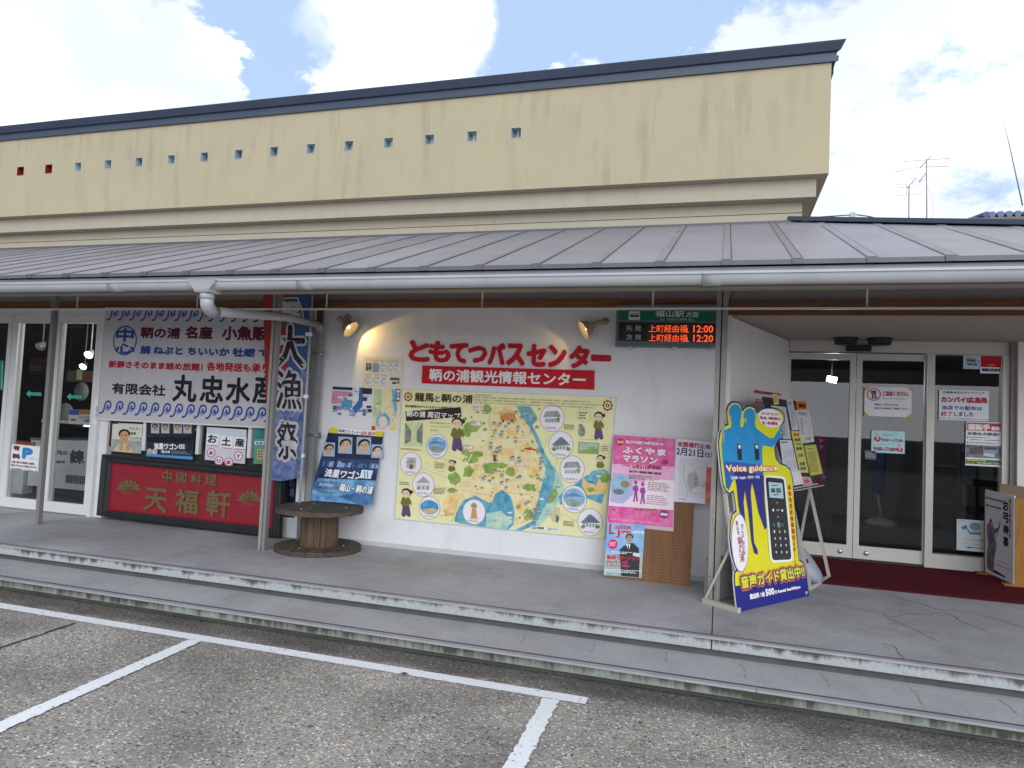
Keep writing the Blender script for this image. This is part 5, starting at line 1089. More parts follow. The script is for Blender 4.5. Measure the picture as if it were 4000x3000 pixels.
for tx, a, c in (('ふくやま', (598, 888), (830, 944)), ('マラソン', (598, 935), (785, 988))):
    s.text(tx, (a[0]-3, a[1]-3), (c[0]+3, c[1]+3), mg, 3, bold=.009); s.text(tx, a, c, m_paper, 6, bold=.0042)
s.blob((828, 975), 17, 12, ink('#a02040'), 3, 10)
s.text('2月21日', (650, 988), (740, 1016), ink('#a01430'), 3, bold=.0022); s.ell((745, 1000), (754, 1000), (745, 1011), ink('#a01430'), 3, 12); s.text('開催!!', (757, 992), (808, 1018), ink('#a01430'), 3, bold=.0022); s.text('2016年', (600, 988), (640, 1000), ink('#a01430'), 3, bold=.001)
s.text('福山市竹ヶ端運動公園陸上競技場', (633, 1017), (805, 1045), ink('#3a2030'), 3, bold=.001)
s.lines((632, 1040), (800, 1080), 4, ink('#303030'), 3); s.lines((735, 1080), (855, 1140), 5, ink('#a05078'), 3); s.lines((730, 1150), (850, 1215), 5, ink('#b87898'), 3); s.lines((530, 1275), (865, 1320), 4, ink('#e8a8cc'), 3)
for x in (668, 706):
    s.ell((x, 1085 if x < 700 else 1095), (x+7, 1090), (x, 1097 if x < 700 else 1107), ink('#a83aa0'), 4, 12); o_ = 0 if x < 700 else 12
    s.poly([(x-8, 1100+o_), (x+10, 1100+o_), (x+16, 1125+o_), (x+9, 1135+o_), (x+8, 1150+o_), (x+14, 1185+o_), (x+5, 1190+o_), (x-1, 1155+o_), (x-6, 1190+o_), (x-14, 1188+o_), (x-8, 1150+o_), (x-7, 1130+o_), (x-16, 1128+o_), (x-14, 1108+o_)], ink('#a83aa0'), 4)
for x in (548, 672, 702, 735, 768): face(s, x, 1238, 10, 4)
s.ell((822, 1256), (848, 1256), (822, 1280), ink('#8a2a7a'), 3); s.text('観戦無料', (802, 1248), (842, 1266), m_paper, 4, bold=.0012)
s.flush('print', t)
# road closure sheet
t = thing('road_closure_notice', s.w(2750, 1950), 'white handwritten road closure notice with red heading and route map', 'notice')
s = Sheet(crC, (887, 848), (1085, 868), (872, 1188), P=PO+n_pb*.004, n=n_pb); s.paper(t, ink('#e3def0'), .002, 'paper', s.pts([(887, 848), (1085, 868), (1070, 1202), (872, 1188)]))
s.rect((905, 950), (1050, 1175), ink('#d6d6dc'), 1); s.poly([(1050, 1000), (1080, 1005), (1070, 1200), (1042, 1198)], wash('#c8403a', '#e0907c'), 1)
s.text('全面通行止め', (893, 860), (1072, 908), ink('#b02048'), 2, bold=.0025); s.text('2月21日', (888, 893), (1032, 952), ink('#2a2640'), 2, bold=.002); s.text('（日）', (1026, 918), (1082, 952), ink('#2a2640'), 2, bold=.001)
s.rect((905, 957), (1020, 970), ink('#d8c890'), 2); s.poly([(950, 1040), (990, 1020), (1010, 1100), (960, 1130), (945, 1090)], ink('#b4b4ba'), 2)
for pp in ([(930, 985), (925, 1060), (950, 1130), (940, 1170)], [(960, 980), (990, 1010), (1030, 1000)], [(950, 1130), (1000, 1150), (1035, 1140)], [(990, 1010), (1010, 1100)]): s.line(pp, .0025, ink('#77777e'), 3)
s.lines((985, 1040), (1010, 1110), 8, ink('#88888e'), 3); s.text('11:55', (1015, 1075), (1042, 1092), ink('#c03a30'), 3); s.text('14:00', (1018, 1094), (1048, 1110), ink('#c03a30'), 3); s.text('16:00', (905, 1168), (940, 1182), ink('#444454'), 3)
s.flush('print', t)
# magazine cover
t = thing('magazine_poster', s.w(2430, 2250), 'blue magazine cover poster with a man in dark suit, low on the peg board', 'poster')
s = Sheet(crC, (515, 1305), (718, 1312), (495, 1585), P=PO+n_pb*.005, n=n_pb); s.paper(t, ink('#7fb2dc'), .002, 'paper', s.pts([(515, 1305), (718, 1312), (700, 1602), (495, 1585)]))
s.poly([(515, 1305), (718, 1312), (708, 1480), (503, 1470)], wash('#6fa8dc', '#a4c8e4'), 1); s.poly([(503, 1470), (708, 1480), (700, 1602), (495, 1585)], wash('#8aa8b0', '#b8c8a8'), 1)
s.poly([(600, 1430), (625, 1415), (655, 1412), (685, 1440), (690, 1500), (685, 1598), (590, 1590), (583, 1500), (580, 1450)], ink('#20242c'), 2); s.poly([(615, 1418), (640, 1418), (630, 1455)], m_paper, 3); s.poly([(626, 1422), (631, 1422), (632, 1455), (627, 1460), (623, 1452)], ink('#20386a'), 4)
face(s, 634, 1385, 22, 4, '#b98f74'); s.poly([(655, 1463), (690, 1468), (688, 1488), (652, 1480)], ink('#d8dce0'), 5)
s.text('L', (527, 1308), (555, 1365), ink('#c8104a'), 3, bold=.003); s.text('OCATION', (553, 1316), (642, 1340), ink('#c8104a'), 3, bold=.002); s.text('J', (560, 1340), (582, 1385), ink('#c8104a'), 3, bold=.003); s.text('APAN', (588, 1342), (640, 1362), ink('#c8104a'), 3, bold=.002)
s.text('竹野内 豊', (650, 1345), (712, 1362), m_paper, 3, bold=.0012); s.ell((545, 1418), (571, 1418), (545, 1445), ink('#d8206a'), 3); s.lines((528, 1405), (562, 1430), 3, m_paper, 4)
s.text('第6回 ロケーション', (513, 1476), (686, 1508), ink('#c8104a'), 6, bold=.0016); s.text('ジャパン大賞', (510, 1502), (625, 1530), ink('#c8104a'), 6, bold=.0016); s.text('LJ GRAND PRIX', (508, 1526), (635, 1546), ink('#c85a70'), 6, bold=.001); s.lines((505, 1550), (700, 1580), 3, m_paper, 6); s.lines((535, 1455), (650, 1475), 2, m_paper, 6)
s.flush('print', t)

# ------------------------------------------------------------------ hanging banner of the fish shop
YBN = -.09
t = thing('fish_shop_banner', ax(720, 1660, 'y', YBN), 'wide white cloth banner with blue wave borders hung across the shop window', 'banner')
s = Sheet(crA, (570, 145), (1440, 150), (528, 742), y=YBN, gap=.0008)
m_ban = mat('grey_white_banner_cloth', (.50, .49, .52), rough=.9, var=.5, vs=2.2, c2=(.60, .595, .62), bump=.9, bs=5, streak=.3, sc_='#8a8578', sxy=12., sz=1.)
s.paper(t, m_ban, .002, 'cloth', s.pts([(570, 145), (1475, 150), (1475, 790), (528, 742)]))
P_('hem_bar', t, lambda b: b.bar(s.w(528, 743), s.w(1475, 790), .016, .016, m_aluw)); P_('hem_bar', t, lambda b: b.bar(s.w(570, 143), s.w(1475, 149), .012, .012, m_aluw))
navy = ink('#2b4a94', .8); maroon = ink('#5c1c34', .8); redp = ink('#ae2434', .8); blk = ink('#20202a', .8); vio = ink('#6f78b4', .8)
def wave(x, y, k, m, L):
    c = s.c(x, y); q = [(-.62, .42), (-.42, .40), (-.28, .28), (-.20, .05), (-.16, -.22), (-.04, -.42), (.14, -.50), (.33, -.44), (.42, -.26), (.38, -.06), (.24, .04), (.11, -.02), (.10, -.16), (.18, -.22)]
    pts = [c+np.array([a_*.125*k, b_*.125*k]) for a_, b_ in q]
    for a, b_ in zip(pts[:-1], pts[1:]):
        d = b_-a; l = np.linalg.norm(d); d /= l; n_ = np.array([-d[1], d[0]])*.0085*k; s.polyc([a+n_-d*.003, b_+n_+d*.003, b_-n_+d*.003, a-n_-d*.003], m, L)
for i in range(15):
    x = 612+i*61.5; wave(x, 178+i*.5, 1.15, navy, 2)
    s.blob((x+4, 182+i*.5), 12, 14, ink('#9fa6cc', .8), 1, 10); s.flush('wave', t)
for i in range(15):
    x = 575+i*64; y = 681+i*3.0; wave(x, y, 1.2, navy, 2); s.blob((x+4, y+4), 14, 16, ink('#8b90c4', .8), 1, 10); s.flush('wave', t)
s.ell((675, 318), (740, 318), (675, 398), navy, 2, 32, ring=.016); s.text('中', (630, 250), (721, 328), navy, 2, bold=.008); s.text('心', (624, 332), (728, 390), navy, 2, bold=.007); s.flush('crest', t)
s.text('鞆の浦', (762, 245), (972, 310), maroon, 2, bold=.0065); s.text('名産', (1003, 240), (1147, 312), maroon, 2, bold=.0075); s.text('小魚販', (1202, 238), (1445, 322), maroon, 2, bold=.0085)
s.text('鯛 ねぶと ちいいか 牡蛎 で', (760, 345), (1452, 412), navy, 2, bold=.0065)
s.text('新鮮さそのまま詰め放題！', (590, 425), (1095, 484), redp, 2, bold=.0048); s.text('各地発送も承り', (1118, 433), (1450, 494), redp, 2, bold=.0048)
s.text('有限会社', (607, 545), (893, 620), blk, 2, bold=.0048); s.text('丸', (938, 500), (1060, 655), blk, 2, bold=.0095); s.text('忠', (1085, 505), (1205, 660), blk, 2, bold=.0095); s.text('水', (1225, 515), (1350, 665), blk, 2, bold=.0095); s.text('産', (1370, 500), (1500, 665), blk, 2, bold=.0095)
s.flush('lettering', t)
# small white strip label beside the banner
t = thing('strip_notice', ax(376, 1610, 'y', -.1), 'narrow white vertical notice strip on the door frame beside the banner', 'notice')
s = Sheet(crA, (512, 632), (532, 632), (502, 768), y=-.0965); s.paper(t, m_paper, .002, 'paper', s.pts([(512, 632), (532, 632), (520, 770), (499, 768)])); s.vtext('お早めに', (518, 672), (525, 745), blk, 1); s.flush('lettering', t)

# ------------------------------------------------------------------ framed red restaurant board
YRB = -.15
t = thing('restaurant_signboard', ax(740, 2060, 'y', YRB), 'red restaurant signboard in black moulded frame with gold letters and lotus flowers', 'sign')
s = Sheet(crA, (558, 932), (1528, 1022), (527, 1275), y=YRB)
fo = s.pts([(558, 932), (1528, 1022), (1512, 1384), (527, 1276)]); fi = s.pts([(604, 978), (1485, 1065), (1472, 1330), (582, 1234)])
fo[2][1] = fo[3][1] = min(fo[2][1], (s.O[2]-ZP)/abs(s.V[2])*1.0)
for i in range(4):
    j = (i+1) % 4
    def f(b):
        A0, A1, B1, B0 = fo[i], fo[j], fi[j], fi[i]
        w_ = lambda p, h: s.O+s.U*p[0]+s.V*p[1]+s.n*h
        for k0, k1, h0, h1 in ((0, .22, .02, .032), (.22, .45, .032, .014), (.45, .75, .014, .02), (.75, 1, .02, .004)):
            q = [A0+(B0-A0)*k0, A1+(B1-A1)*k0, A1+(B1-A1)*k1, A0+(B0-A0)*k1]
            b.add([w_(q[0], h0), w_(q[1], h0), w_(q[2], h1), w_(q[3], h1)], [(0, 1, 2, 3)], m_navyframe)
        b.add([w_(A0, .02), w_(A1, .02), w_(A1, -.03), w_(A0, -.03)], [(0, 1, 2, 3)], m_navyframe)
    P_('frame_rail', t, f)
def redfield():
    M = bpy.data.materials.new('crimson_panel_dark_rim'); M.use_nodes = True; tt = M.node_tree; bb = tt.nodes['Principled BSDF']; bb.inputs['Roughness'].default_value = .5
    g_ = tt.nodes.new('ShaderNodeNewGeometry'); n_ = tt.nodes.new('ShaderNodeTexNoise'); n_.inputs['Scale'].default_value = 9; tt.links.new(g_.outputs['Position'], n_.inputs['Vector'])
    x = tt.nodes.new('ShaderNodeMix'); x.data_type = 'RGBA'; tt.links.new(n_.outputs[0], x.inputs[0]); x.inputs[6].default_value = (.27, .009, .022, 1); x.inputs[7].default_value = (.20, .008, .018, 1); tt.links.new(x.outputs[2], bb.inputs['Base Color']); return M
s.paper(t, redfield(), .02, 'panel', [np.array(p) for p in fi])
# airbrushed dark rim as printed bands
cen = np.mean(fi, 0)
for k, c_ in ((0, '#6a1424'), (1, '#84182a'), (2, '#98192c')):
    a_k = [p+(cen-p)*np.array([.016*k, .05*k]) for p in fi]; b_k = [p+(cen-p)*np.array([.016*(k+1), .05*(k+1)]) for p in fi]
    for i in range(4): j = (i+1) % 4; s.polyc([a_k[i], a_k[j], b_k[j], b_k[i]], ink(c_), 1)
s.flush('airbrushed_rim', t)
def gold(ch, a, c, bold): s.text(ch, a, c, m_gold, 2, bold=bold, depth=.015); s.flush('letter', t)
for ch, a, c in (('中', (888, 1015), (930, 1090)), ('國', (960, 1030), (1010, 1088)), ('料', (1040, 1038), (1092, 1095)), ('理', (1115, 1038), (1172, 1103))): gold(ch, a, c, .0025)
for ch, a, c in (('天', (790, 1108), (905, 1250)), ('福', (958, 1115), (1070, 1262)), ('軒', (1125, 1122), (1245, 1280))): gold(ch, a, c, .0065)
def lotus(cx, cy, k):
    for ring, n_, r, l in ((0, 5, 4, 22), (1, 6, 16, 38), (2, 8, 30, 60)):
        for i in range(n_):
            a = math.pi*(1.08+ .84*i/(n_-1)) if ring < 2 else math.pi*(1.0+1.0*i/(n_-1)); ca, sa = math.cos(a), math.sin(a)
            p = [(cx+r*ca*k, cy+14+r*sa*k*.7), (cx+(l*.8*ca-11*sa)*k, cy+14+(l*.8*sa+11*ca)*k*.8), (cx+l*1.15*ca*k, cy+14+l*1.15*sa*k*.8), (cx+(l*.8*ca+11*sa)*k, cy+14+(l*.8*sa-11*ca)*k*.8)]
            q = s.pts(p); V0 = [s.O+s.U*u[0]+s.V*u[1]+s.n*(.004+ring*.0012) for u in q]; V1 = [v-s.n*(.004+ring*.0012) for v in V0]
            s.mb.add(V0+V1, [(0, 1, 2, 3), (0, 4, 5, 1), (1, 5, 6, 2), (2, 6, 7, 3), (3, 7, 4, 0)], m_gold)
    for i in range(7):
        a = math.pi*(.05+.9*i/6); ca, sa = math.cos(a), math.sin(a); p = [(cx+10*ca*k, cy+16+8*sa), (cx+(38*ca-5)*k, cy+16+24*sa), (cx+46*ca*k, cy+18+34*sa), (cx+(38*ca+5)*k, cy+20+24*sa)]
        q = s.pts(p); s.mb.add([s.O+s.U*u[0]+s.V*u[1]+s.n*.005 for u in q], [(0, 1, 2, 3)], m_gold)
    s.flush('lotus_flower', t)
lotus(697, 1105, 1.0); lotus(1350, 1165, 1.0)

# ------------------------------------------------------------------ posters in the shop window
def aw(TL, TR, BR, BL, y=-.036): 
    s = Sheet(crA, TL, TR, BL, y=y); return s, s.pts([TL, TR, BR, BL])
t = thing('portrait_photo_poster', ax(495, 1700, 'y', 0), 'poster of a smiling man in cream top in the shop window', 'poster')
s, q = aw((608, 768), (768, 775), (762, 930), (598, 915)); s.paper(t, ink('#cfd0c4'), .002, 'paper', q)
s.poly([(606, 850), (764, 860), (762, 930), (598, 915)], wash('#7f8f98', '#a8b0ac'), 1); s.poly([(610, 915), (640, 875), (700, 878), (720, 925)], ink('#cfc79a'), 2); face(s, 672, 830, 32, 3, '#c9986e', ry=1.3); s.ell((655, 895), (668, 895), (655, 915), ink('#c9986e'), 6); s.ell((692, 895), (705, 895), (692, 915), ink('#c9986e'), 6)
s.text('わしら、', (700, 785), (755, 802), ink('#8a4a20'), 3, bold=.001); s.text('服着', (705, 812), (735, 828), ink('#3a6a40'), 3, bold=.001); s.text('じゃけぇ', (705, 838), (765, 855), ink('#8a4a20'), 3, bold=.001); s.flush('print', t)
t = thing('film_poster', ax(665, 1710, 'y', 0), 'dark film poster with four small faces in the shop window above the red signboard', 'poster')
s, q = aw((790, 755), (1055, 762), (1040, 962), (790, 943)); s.paper(t, wash('#1a1f2c', '#2c3444'), .002, 'paper', q)
for cx, gl_ in ((838, True), (893, False), (960, False), (1012, False)): s.rect((cx-22, 752), (cx+22, 820), ink('#aab4bc'), 1); face(s, cx, 785, 17, 2, '#b08a70', glasses=gl_)
for i in range(24): x = 795+i*10.5; h = random.uniform(5, 16); s.rect((x, 850-h), (x+8, 862), ink('#0c0f16'), 2)
s.rect((790, 862), (1050, 868), ink('#0c0f16'), 2); s.text('流星ワゴン', (832, 870), (965, 910), m_paper, 3, bold=.003); s.rect((968, 878), (998, 905), ink('#bcd4e4'), 3); s.line([(978, 884), (978, 902)], .006, ink('#1c2c40'), 4); s.line([(988, 884), (988, 902)], .006, ink('#1c2c40'), 4)
s.text('1月18日', (795, 902), (848, 934), m_paper, 3, bold=.0022); s.text('日曜よる9時', (872, 910), (918, 928), m_paper, 3, bold=.001); s.lines((925, 912), (1035, 936), 3, ink('#8a94a4'), 3); s.poly([(790, 930), (1043, 945), (1040, 962), (790, 943)], ink('#5a94c8'), 3); s.flush('print', t)
t = thing('souvenir_notice', ax(870, 1730, 'y', 0), 'grey souvenir notice with black characters and pink rings in the shop window', 'notice')
s, q = aw((1118, 785), (1332, 800), (1322, 985), (1105, 962)); s.paper(t, ink('#c9d0dc'), .002, 'paper', q)
for ch, x, y in (('お', 1118, 818), ('土', 1192, 832), ('産', 1265, 838)): s.rect((x, y), (x+62, y+72), m_paper, 1); s.rect((x, y+62), (x+62, y+72), ink('#d87a90'), 2); s.text(ch, (x+6, y+6), (x+54, y+56), m_black, 3, bold=.004)
for ch, x, y in (('あ', 1140, 925), ('り', 1182, 968), ('ま', 1236, 975), ('す', 1288, 942)): s.ell((x, y), (x+25, y), (x, y+26), ink('#d87a90'), 1); s.ell((x, y), (x+18, y), (x, y+19), m_paper, 2); s.text(ch, (x-11, y-11), (x+11, y+12), m_black, 3, bold=.0018)
s.flush('print', t)
t = thing('town_view_poster', ax(1010, 1750, 'y', 0), 'small green and blue picture sheet at the end of the shop window by the post', 'poster')
s, q = aw((1372, 790), (1440, 792), (1436, 985), (1368, 985)); s.paper(t, ink('#4f9a98'), .002, 'paper', q)
s.rect((1372, 790), (1440, 850), wash('#2f6a70', '#3c8a88'), 1); s.rect((1376, 862), (1438, 882), m_paper, 1); s.text('真夏に', (1382, 866), (1436, 880), ink('#2a5a9a'), 2, bold=.001); s.rect((1380, 890), (1436, 980), wash('#6f9a50', '#4c8aa0'), 2); s.rect((1390, 905), (1436, 960), ink('#b8b07a'), 3)
for i in range(3):
    for j in range(3): s.rect((1396+i*14, 912+j*15), (1404+i*14, 921+j*15), ink('#3a4a50'), 4)
s.flush('print', t)

# ------------------------------------------------------------------ festival flag
def F6(x, y, yy=-.30): return ax(950+x/4.149, 1100+y/4.149, 'y', yy)
t = thing('fishing_flag', ax(1120, 1880, 'y', -.3), 'tall red and blue fishing flag with black characters behind the middle post', 'flag')
YF = -.32
TLf = ax(1022, 1128, 'y', YF); top_z = 2.95
nx, nz = 18, 40
zA, zB = 2.98, .86
def edge(zf):
    """flag edges as they hang: the foot is drawn in towards the pole"""
    k = (zA-zf)/(zA-zB); k = min(max(k, 0), 1.1)
    return -4.50+.215*k**1.2, -3.945+.065*k
def flagpt(u, v, off=0.):
    z = zA+(zB-zA)*v; x0, x1 = edge(z); x = x0+(x1-x0)*u
    foot = .035*math.sin(u*3.6+.4)*max(0, v-.8)*5 if v > .8 else 0
    fold = .030*math.sin(u*7+v*3)*(1-u*.55)*(.3+v*.7)+.012*math.sin(u*17+v*9)*v
    return np.array([x, YF+fold-off, z-foot])
fr_ = mat('flag_red_cloth', (.33, .035, .028), rough=.9, var=.3, vs=8); fb_ = mat('flag_blue_cloth', (.045, .11, .27), rough=.9, var=.3, vs=8); fw_ = mat('flag_sea_cloth', (.055, .10, .28), rough=.9, var=1, vs=18, c2=(.21, .25, .40)); fg_ = mat('flag_green_cloth', (.05, .16, .085), rough=.9, var=.4, vs=30)
def f(b):
    vs = [flagpt(i/nx, j/nz) for j in range(nz+1) for i in range(nx+1)]
    for j in range(nz):
        for i in range(nx):
            u, v = (i+.5)/nx, (j+.5)/nz
            mm = fw_ if v > .62+.12*math.sin(u*5) and u > 1.15-v else (fb_ if (u > .62-.1*v or v > .74) else fr_)
            if v > .66 and u > .04: mm = fw_
            b.add([vs[j*(nx+1)+i], vs[j*(nx+1)+i+1], vs[(j+1)*(nx+1)+i+1], vs[(j+1)*(nx+1)+i]], [(0, 1, 2, 3)], mm, True)
P_('cloth', t, f)
def flagtext(b, ch, u0, v0, u1, v1, m, off, bold=0.):
    V, Fc = glyphs(ch); lo = V.min(0); hi = V.max(0)
    st = [(0, 0)]+([(bold*math.cos(a), bold*math.sin(a)) for a in [i*math.pi/4 for i in range(8)]] if bold else [])
    for k, (du, dv) in enumerate(st):
        vs = [flagpt(u0+(u1-u0)*(p[0]-lo[0])/(hi[0]-lo[0])+du, v0+(v1-v0)*(hi[1]-p[1])/(hi[1]-lo[1])+dv*.27, off+k*.0001) for p in V]; b.add(vs, Fc, m)
def uv_px(x, y):
    p = ax(x, y, 'y', YF); e0, e1 = edge(p[2]); return (p[0]-e0)/(e1-e0), (zA-p[2])/(zA-zB)
def f(b):
    pp = [(1093, 1178), (1115, 1168), (1163, 1166), (1178, 1205), (1186, 1248), (1150, 1255), (1095, 1283), (1090, 1220)]
    uv = [uv_px(*p) for p in pp]; c = np.mean(uv, 0)
    for sc_k, m_k, o_k in ((1.08, m_paper, .006), (1., fg_, .007)):
        b.add([flagpt(*(c), o_k)]+[flagpt(*(c+(np.array(q)-c)*sc_k), o_k) for q in uv], [(0, i+1, (i+1) % len(uv)+1) for i in range(len(uv))], m_k)
P_('green_crest', t, f)
wp_ = mat('flag_white_print', (.52, .51, .55), rough=.9, var=.3, vs=20); bp_ = mat('flag_black_print', (.028, .022, .032), rough=.9)
for ch, (x0, y0, x1, y1), wt in (('祝', (1100, 1182, 1172, 1242), 0), ('大', (1085, 1275, 1190, 1435), 1), ('漁', (1086, 1445, 1178, 1600), 1), ('祭', (1090, 1648, 1160, 1790), 1)):
    a = uv_px(x0, (y0+y1)/2)[0]; c = uv_px(x1, (y0+y1)/2)[0]; v0 = uv_px(x0, y0)[1]; v1 = uv_px(x1, y1)[1]
    def f(b):
        if wt: flagtext(b, ch, a, v0, c, v1, wp_, .010, .062); flagtext(b, ch, a, v0, c, v1, bp_, .013, .02 if ch == '大' else .010)
        else: flagtext(b, ch, a, v0, c, v1, wp_, .010, .03)
    P_('lettering', t, f)
xp = W_(1226, 1400, -.30)[0]
P_('flag_pole', t, lambda b: b.tube([(-3.905, -.32, ZP), (-3.90, -.32, 2.99)], .0125, m_gutter, 10))
for v in (.13, .33, .62, .9):
    p = flagpt(1, v); P_('tab', t, lambda b: b.box(p[0]-.02, -3.885, -.335, -.305, p[2]-.018, p[2]+.018, m_paper))
# pale blue banner strip inside the side door
t = thing('small_blue_banner', (-4.25, .05, ZP), 'narrow dark blue banner behind the side door glass beside the red signboard', 'banner')
s = Sheet(crB, (172, 1040), (212, 1045), (165, 1345), y=.03); s.paper(t, ink('#1c2c4c'), .004, 'cloth'); s.vtext('の浦 福山', (180, 1060), (202, 1320), ink('#8fa4c4'), 2, bold=.001); s.flush('lettering', t)

# ------------------------------------------------------------------ things on and behind the shop doors
def gl_sheet(name, label, cat, TL, TR, BR, BL, colr, crop=crL, y=YL-.004):
    t = thing(name, ax(crop[0]+BL[0]/crop[2], crop[1]+BL[1]/crop[2], 'y', y), label, cat); s = Sheet(crop, TL, TR, BL, y=y); s.paper(t, colr, .0015, 'paper', s.pts([TL, TR, BR, BL])); return t, s
t, s = gl_sheet('parking_notice', 'paid parking notice with a blue letter P on the shop door by the post', 'notice', (82, 932), (272, 950), (258, 1122), (68, 1105), m_paper, y=YL-.024)
s.text('有', (92, 940), (136, 980), ink('#5a2a20'), 1, bold=.006); s.text('料', (86, 995), (138, 1038), ink('#5a2a20'), 1, bold=.006); s.text('P', (155, 955), (222, 1040), ink('#2f86c8'), 1, bold=.014); s.ell((205, 985), (242, 985), (205, 1030), ink('#a8b8a8'), 1, ring=.002); s.ell((218, 1032), (234, 1032), (218, 1040), ink('#5a7a88'), 2, 14, ring=.003); s.text('です', (242, 1032), (258, 1042), blk, 1)
for i, tx in enumerate(('お買い物のお客様のみ無料。', '観光に行かれる方は有料になります。', '☆先に受付をしてください。☆')): s.text(tx, (80-i*2, 1044+i*24), (258-i*3-(20 if i == 0 else 0), 1078+i*24), ink('#4a2a28'), 1, bold=.0012)
s.flush('print', t)
for lab, x0, y0 in (('green arrow sticker on the shop door glass left of the first post', 178, 565), ('green arrow sticker on the shop door glass right of the first post', 455, 585)):
    t, s = gl_sheet('arrow_sticker', lab, 'sticker', (x0, y0), (x0+100, y0+2), (x0+100, y0+46), (x0, y0+44), mat('mint_green_sticker', (.07, .45, .30), rough=.4)) if False else (thing('arrow_sticker', ax(x0/1.745, 1200+(y0+40)/1.745, 'y', YL), lab, 'sticker'), Sheet(crL, (x0, y0), (x0+100, y0+2), (x0, y0+44), y=YL-.003))
    mg_ = mat('mint_green_sticker', (.07, .42, .30), rough=.4)
    s.paper(t, mg_, .0015, 'arrow', s.pts([(x0, y0+25), (x0+26, y0), (x0+26, y0+14), (x0+102, y0+17), (x0+102, y0+40), (x0+26, y0+36), (x0+26, y0+50)]))
    s.text('AUTO555', (x0+32, y0+20), (x0+96, y0+35), ink('#1f7a5c'), 1); s.flush('lettering', t)
t = thing('green_sign_panel', ax(3, 1500, 'y', -.1), 'green sign panel with pale rim at the edge of the first shop door', 'sign')
s = Sheet(crL, (-40, 362), (22, 364), (-50, 560), y=-.10); s.paper(t, mat('dark_green_sign', (.02, .26, .17), rough=.4), .01, 'panel'); s.line([(20, 370), (12, 560)], .006, ink('#cfe0d8'), 2); s.flush('rim', t)
# freezer with printed apron
t = thing('freezer_counter', (-6.9, 1.2, ZP), 'white glass topped freezer counter with black brushed lettering inside the shop', 'freezer')
def fz(x, y): return ax(x/1.745, 1200+y/1.745, 'y', .9)
q0 = fz(185, 1225); q1 = fz(590, 1250); fx0, fx1 = q0[0], q1[0]+.6
ztop = fz(400, 905)[2]; zmid = fz(400, 1120)[2]
m_fz = mat('white_freezer_panel', (.62, .64, .65), rough=.35, var=.15)
print('freezer', fx0, fx1, ztop, zmid, q0[2])
P_('cabinet', t, lambda b: (b.box(fx0, fx1, .9, 1.6, ZP+.12, ztop, m_fz), b.box(fx0+.03, fx1-.03, .95, 1.55, ZP+.004, ZP+.12, m_dark)))
P_('grille', t, lambda b: [b.box(fz(450, 1180)[0]+i*.03, fz(450, 1180)[0]+i*.03+.018, .894, .899, ZP+.2, zmid-.03, m_black) for i in range(12)])
P_('glass_hood', t, lambda b: (b.add([(fx0, .9, ztop), (fx1, .9, ztop), (fx1, 1.05, ztop+.22), (fx0, 1.05, ztop+.22)], [(0, 1, 2, 3)], GLASS), b.box(fx0, fx1, 1.03, 1.5, ztop+.22, ztop+.25, m_fz), b.box(fx0, fx1, .885, .905, ztop-.02, ztop+.01, m_steel)))
P_('light_tube', t, lambda b: b.box(fz(495, 830)[0], fx1-.1, 1.06, 1.09, ztop+.19, ztop+.21, mat('cool_tube_light', (.85, .95, 1), emit=2.2)))
s = Sheet(crL, (365, 905), (640, 912), (365, 1120), y=.885); s.rect((362, 905), (760, 1125), ink('#cfd2d6'), 1); s.text('内の', (388, 975), (464, 1010), blk, 2, bold=.004); s.text('練り', (475, 970), (660, 1075), blk, 2, bold=.009); s.text('胡蓬珍味', (362, 1042), (444, 1066), blk, 2, bold=.002); s.flush('apron_print', t)
t = thing('price_card_board', (-6.3, 1.35, 1.2), 'blue and orange printed card with fish pictures on the freezer counter', 'sign')
s = Sheet(crL, (470, 695), (660, 702), (466, 795), y=1.0); s.paper(t, m_paper, .004, 'card'); s.rect((470, 696), (538, 735), ink('#3f74b4'), 1); s.rect((538, 696), (656, 735), ink('#c88a4c'), 1); s.blob((500, 768), 22, 8, ink('#c04a3a'), 1); s.blob((600, 775), 30, 10, ink('#7a94a8'), 1); s.lines((540, 738), (650, 765), 3, ink('#5a6a9a'), 1); s.flush('print', t)
P_('stand', t, lambda b: b.box(-6.62, -6.3, 1.01, 1.03, ztop+.25, s.O[2]-s.H+.01, m_aluw))
t = thing('price_sheet', ax(330, 1480, 'y', 1.6), 'white price sheet marked 300 hanging in the dark shop', 'notice')
s = Sheet(crL, (455, 430), (670, 435), (453, 505), y=1.7); s.paper(t, ink('#6a665c'), .004, 'paper'); s.rect((523, 425), (562, 495), ink('#d8cf9c'), 1); s.text('300円', (560, 465), (680, 508), ink('#b03a2c'), 2, bold=.006); s.flush('print', t)
P_('string', t, lambda b: [b.tube([s.wp((q, 0)), s.wp((q, 0))+np.array([0, 0, .75])], .003, m_black, 5) for q in (.05, s.W-.05)])
for lab, (x, y), r in (('round white lantern plate hanging highest inside the shop window', (555, 575), .13), ('round grey plate hanging lower inside the shop by the freezer', (445, 725), .15)):
    c = ax(x/1.745, 1200+y/1.745, 'y', 1.3); t = thing('hanging_fan', c, lab, 'fan'); P_('disc', t, lambda b: b.lathe(c, (0, -1, 0), [(0, 0), (0, r), (.006, r), (.008, 0)], mat('grey_paper_fan', (.24, .25, .26), rough=.8, var=.3, vs=9), 28)); P_('string', t, lambda b: b.tube([c+[0, 0, r], (c[0], c[1], 2.74)], .003, m_black, 5))
glow = mat('white_lamp_glow', (1, .98, .92), emit=9)
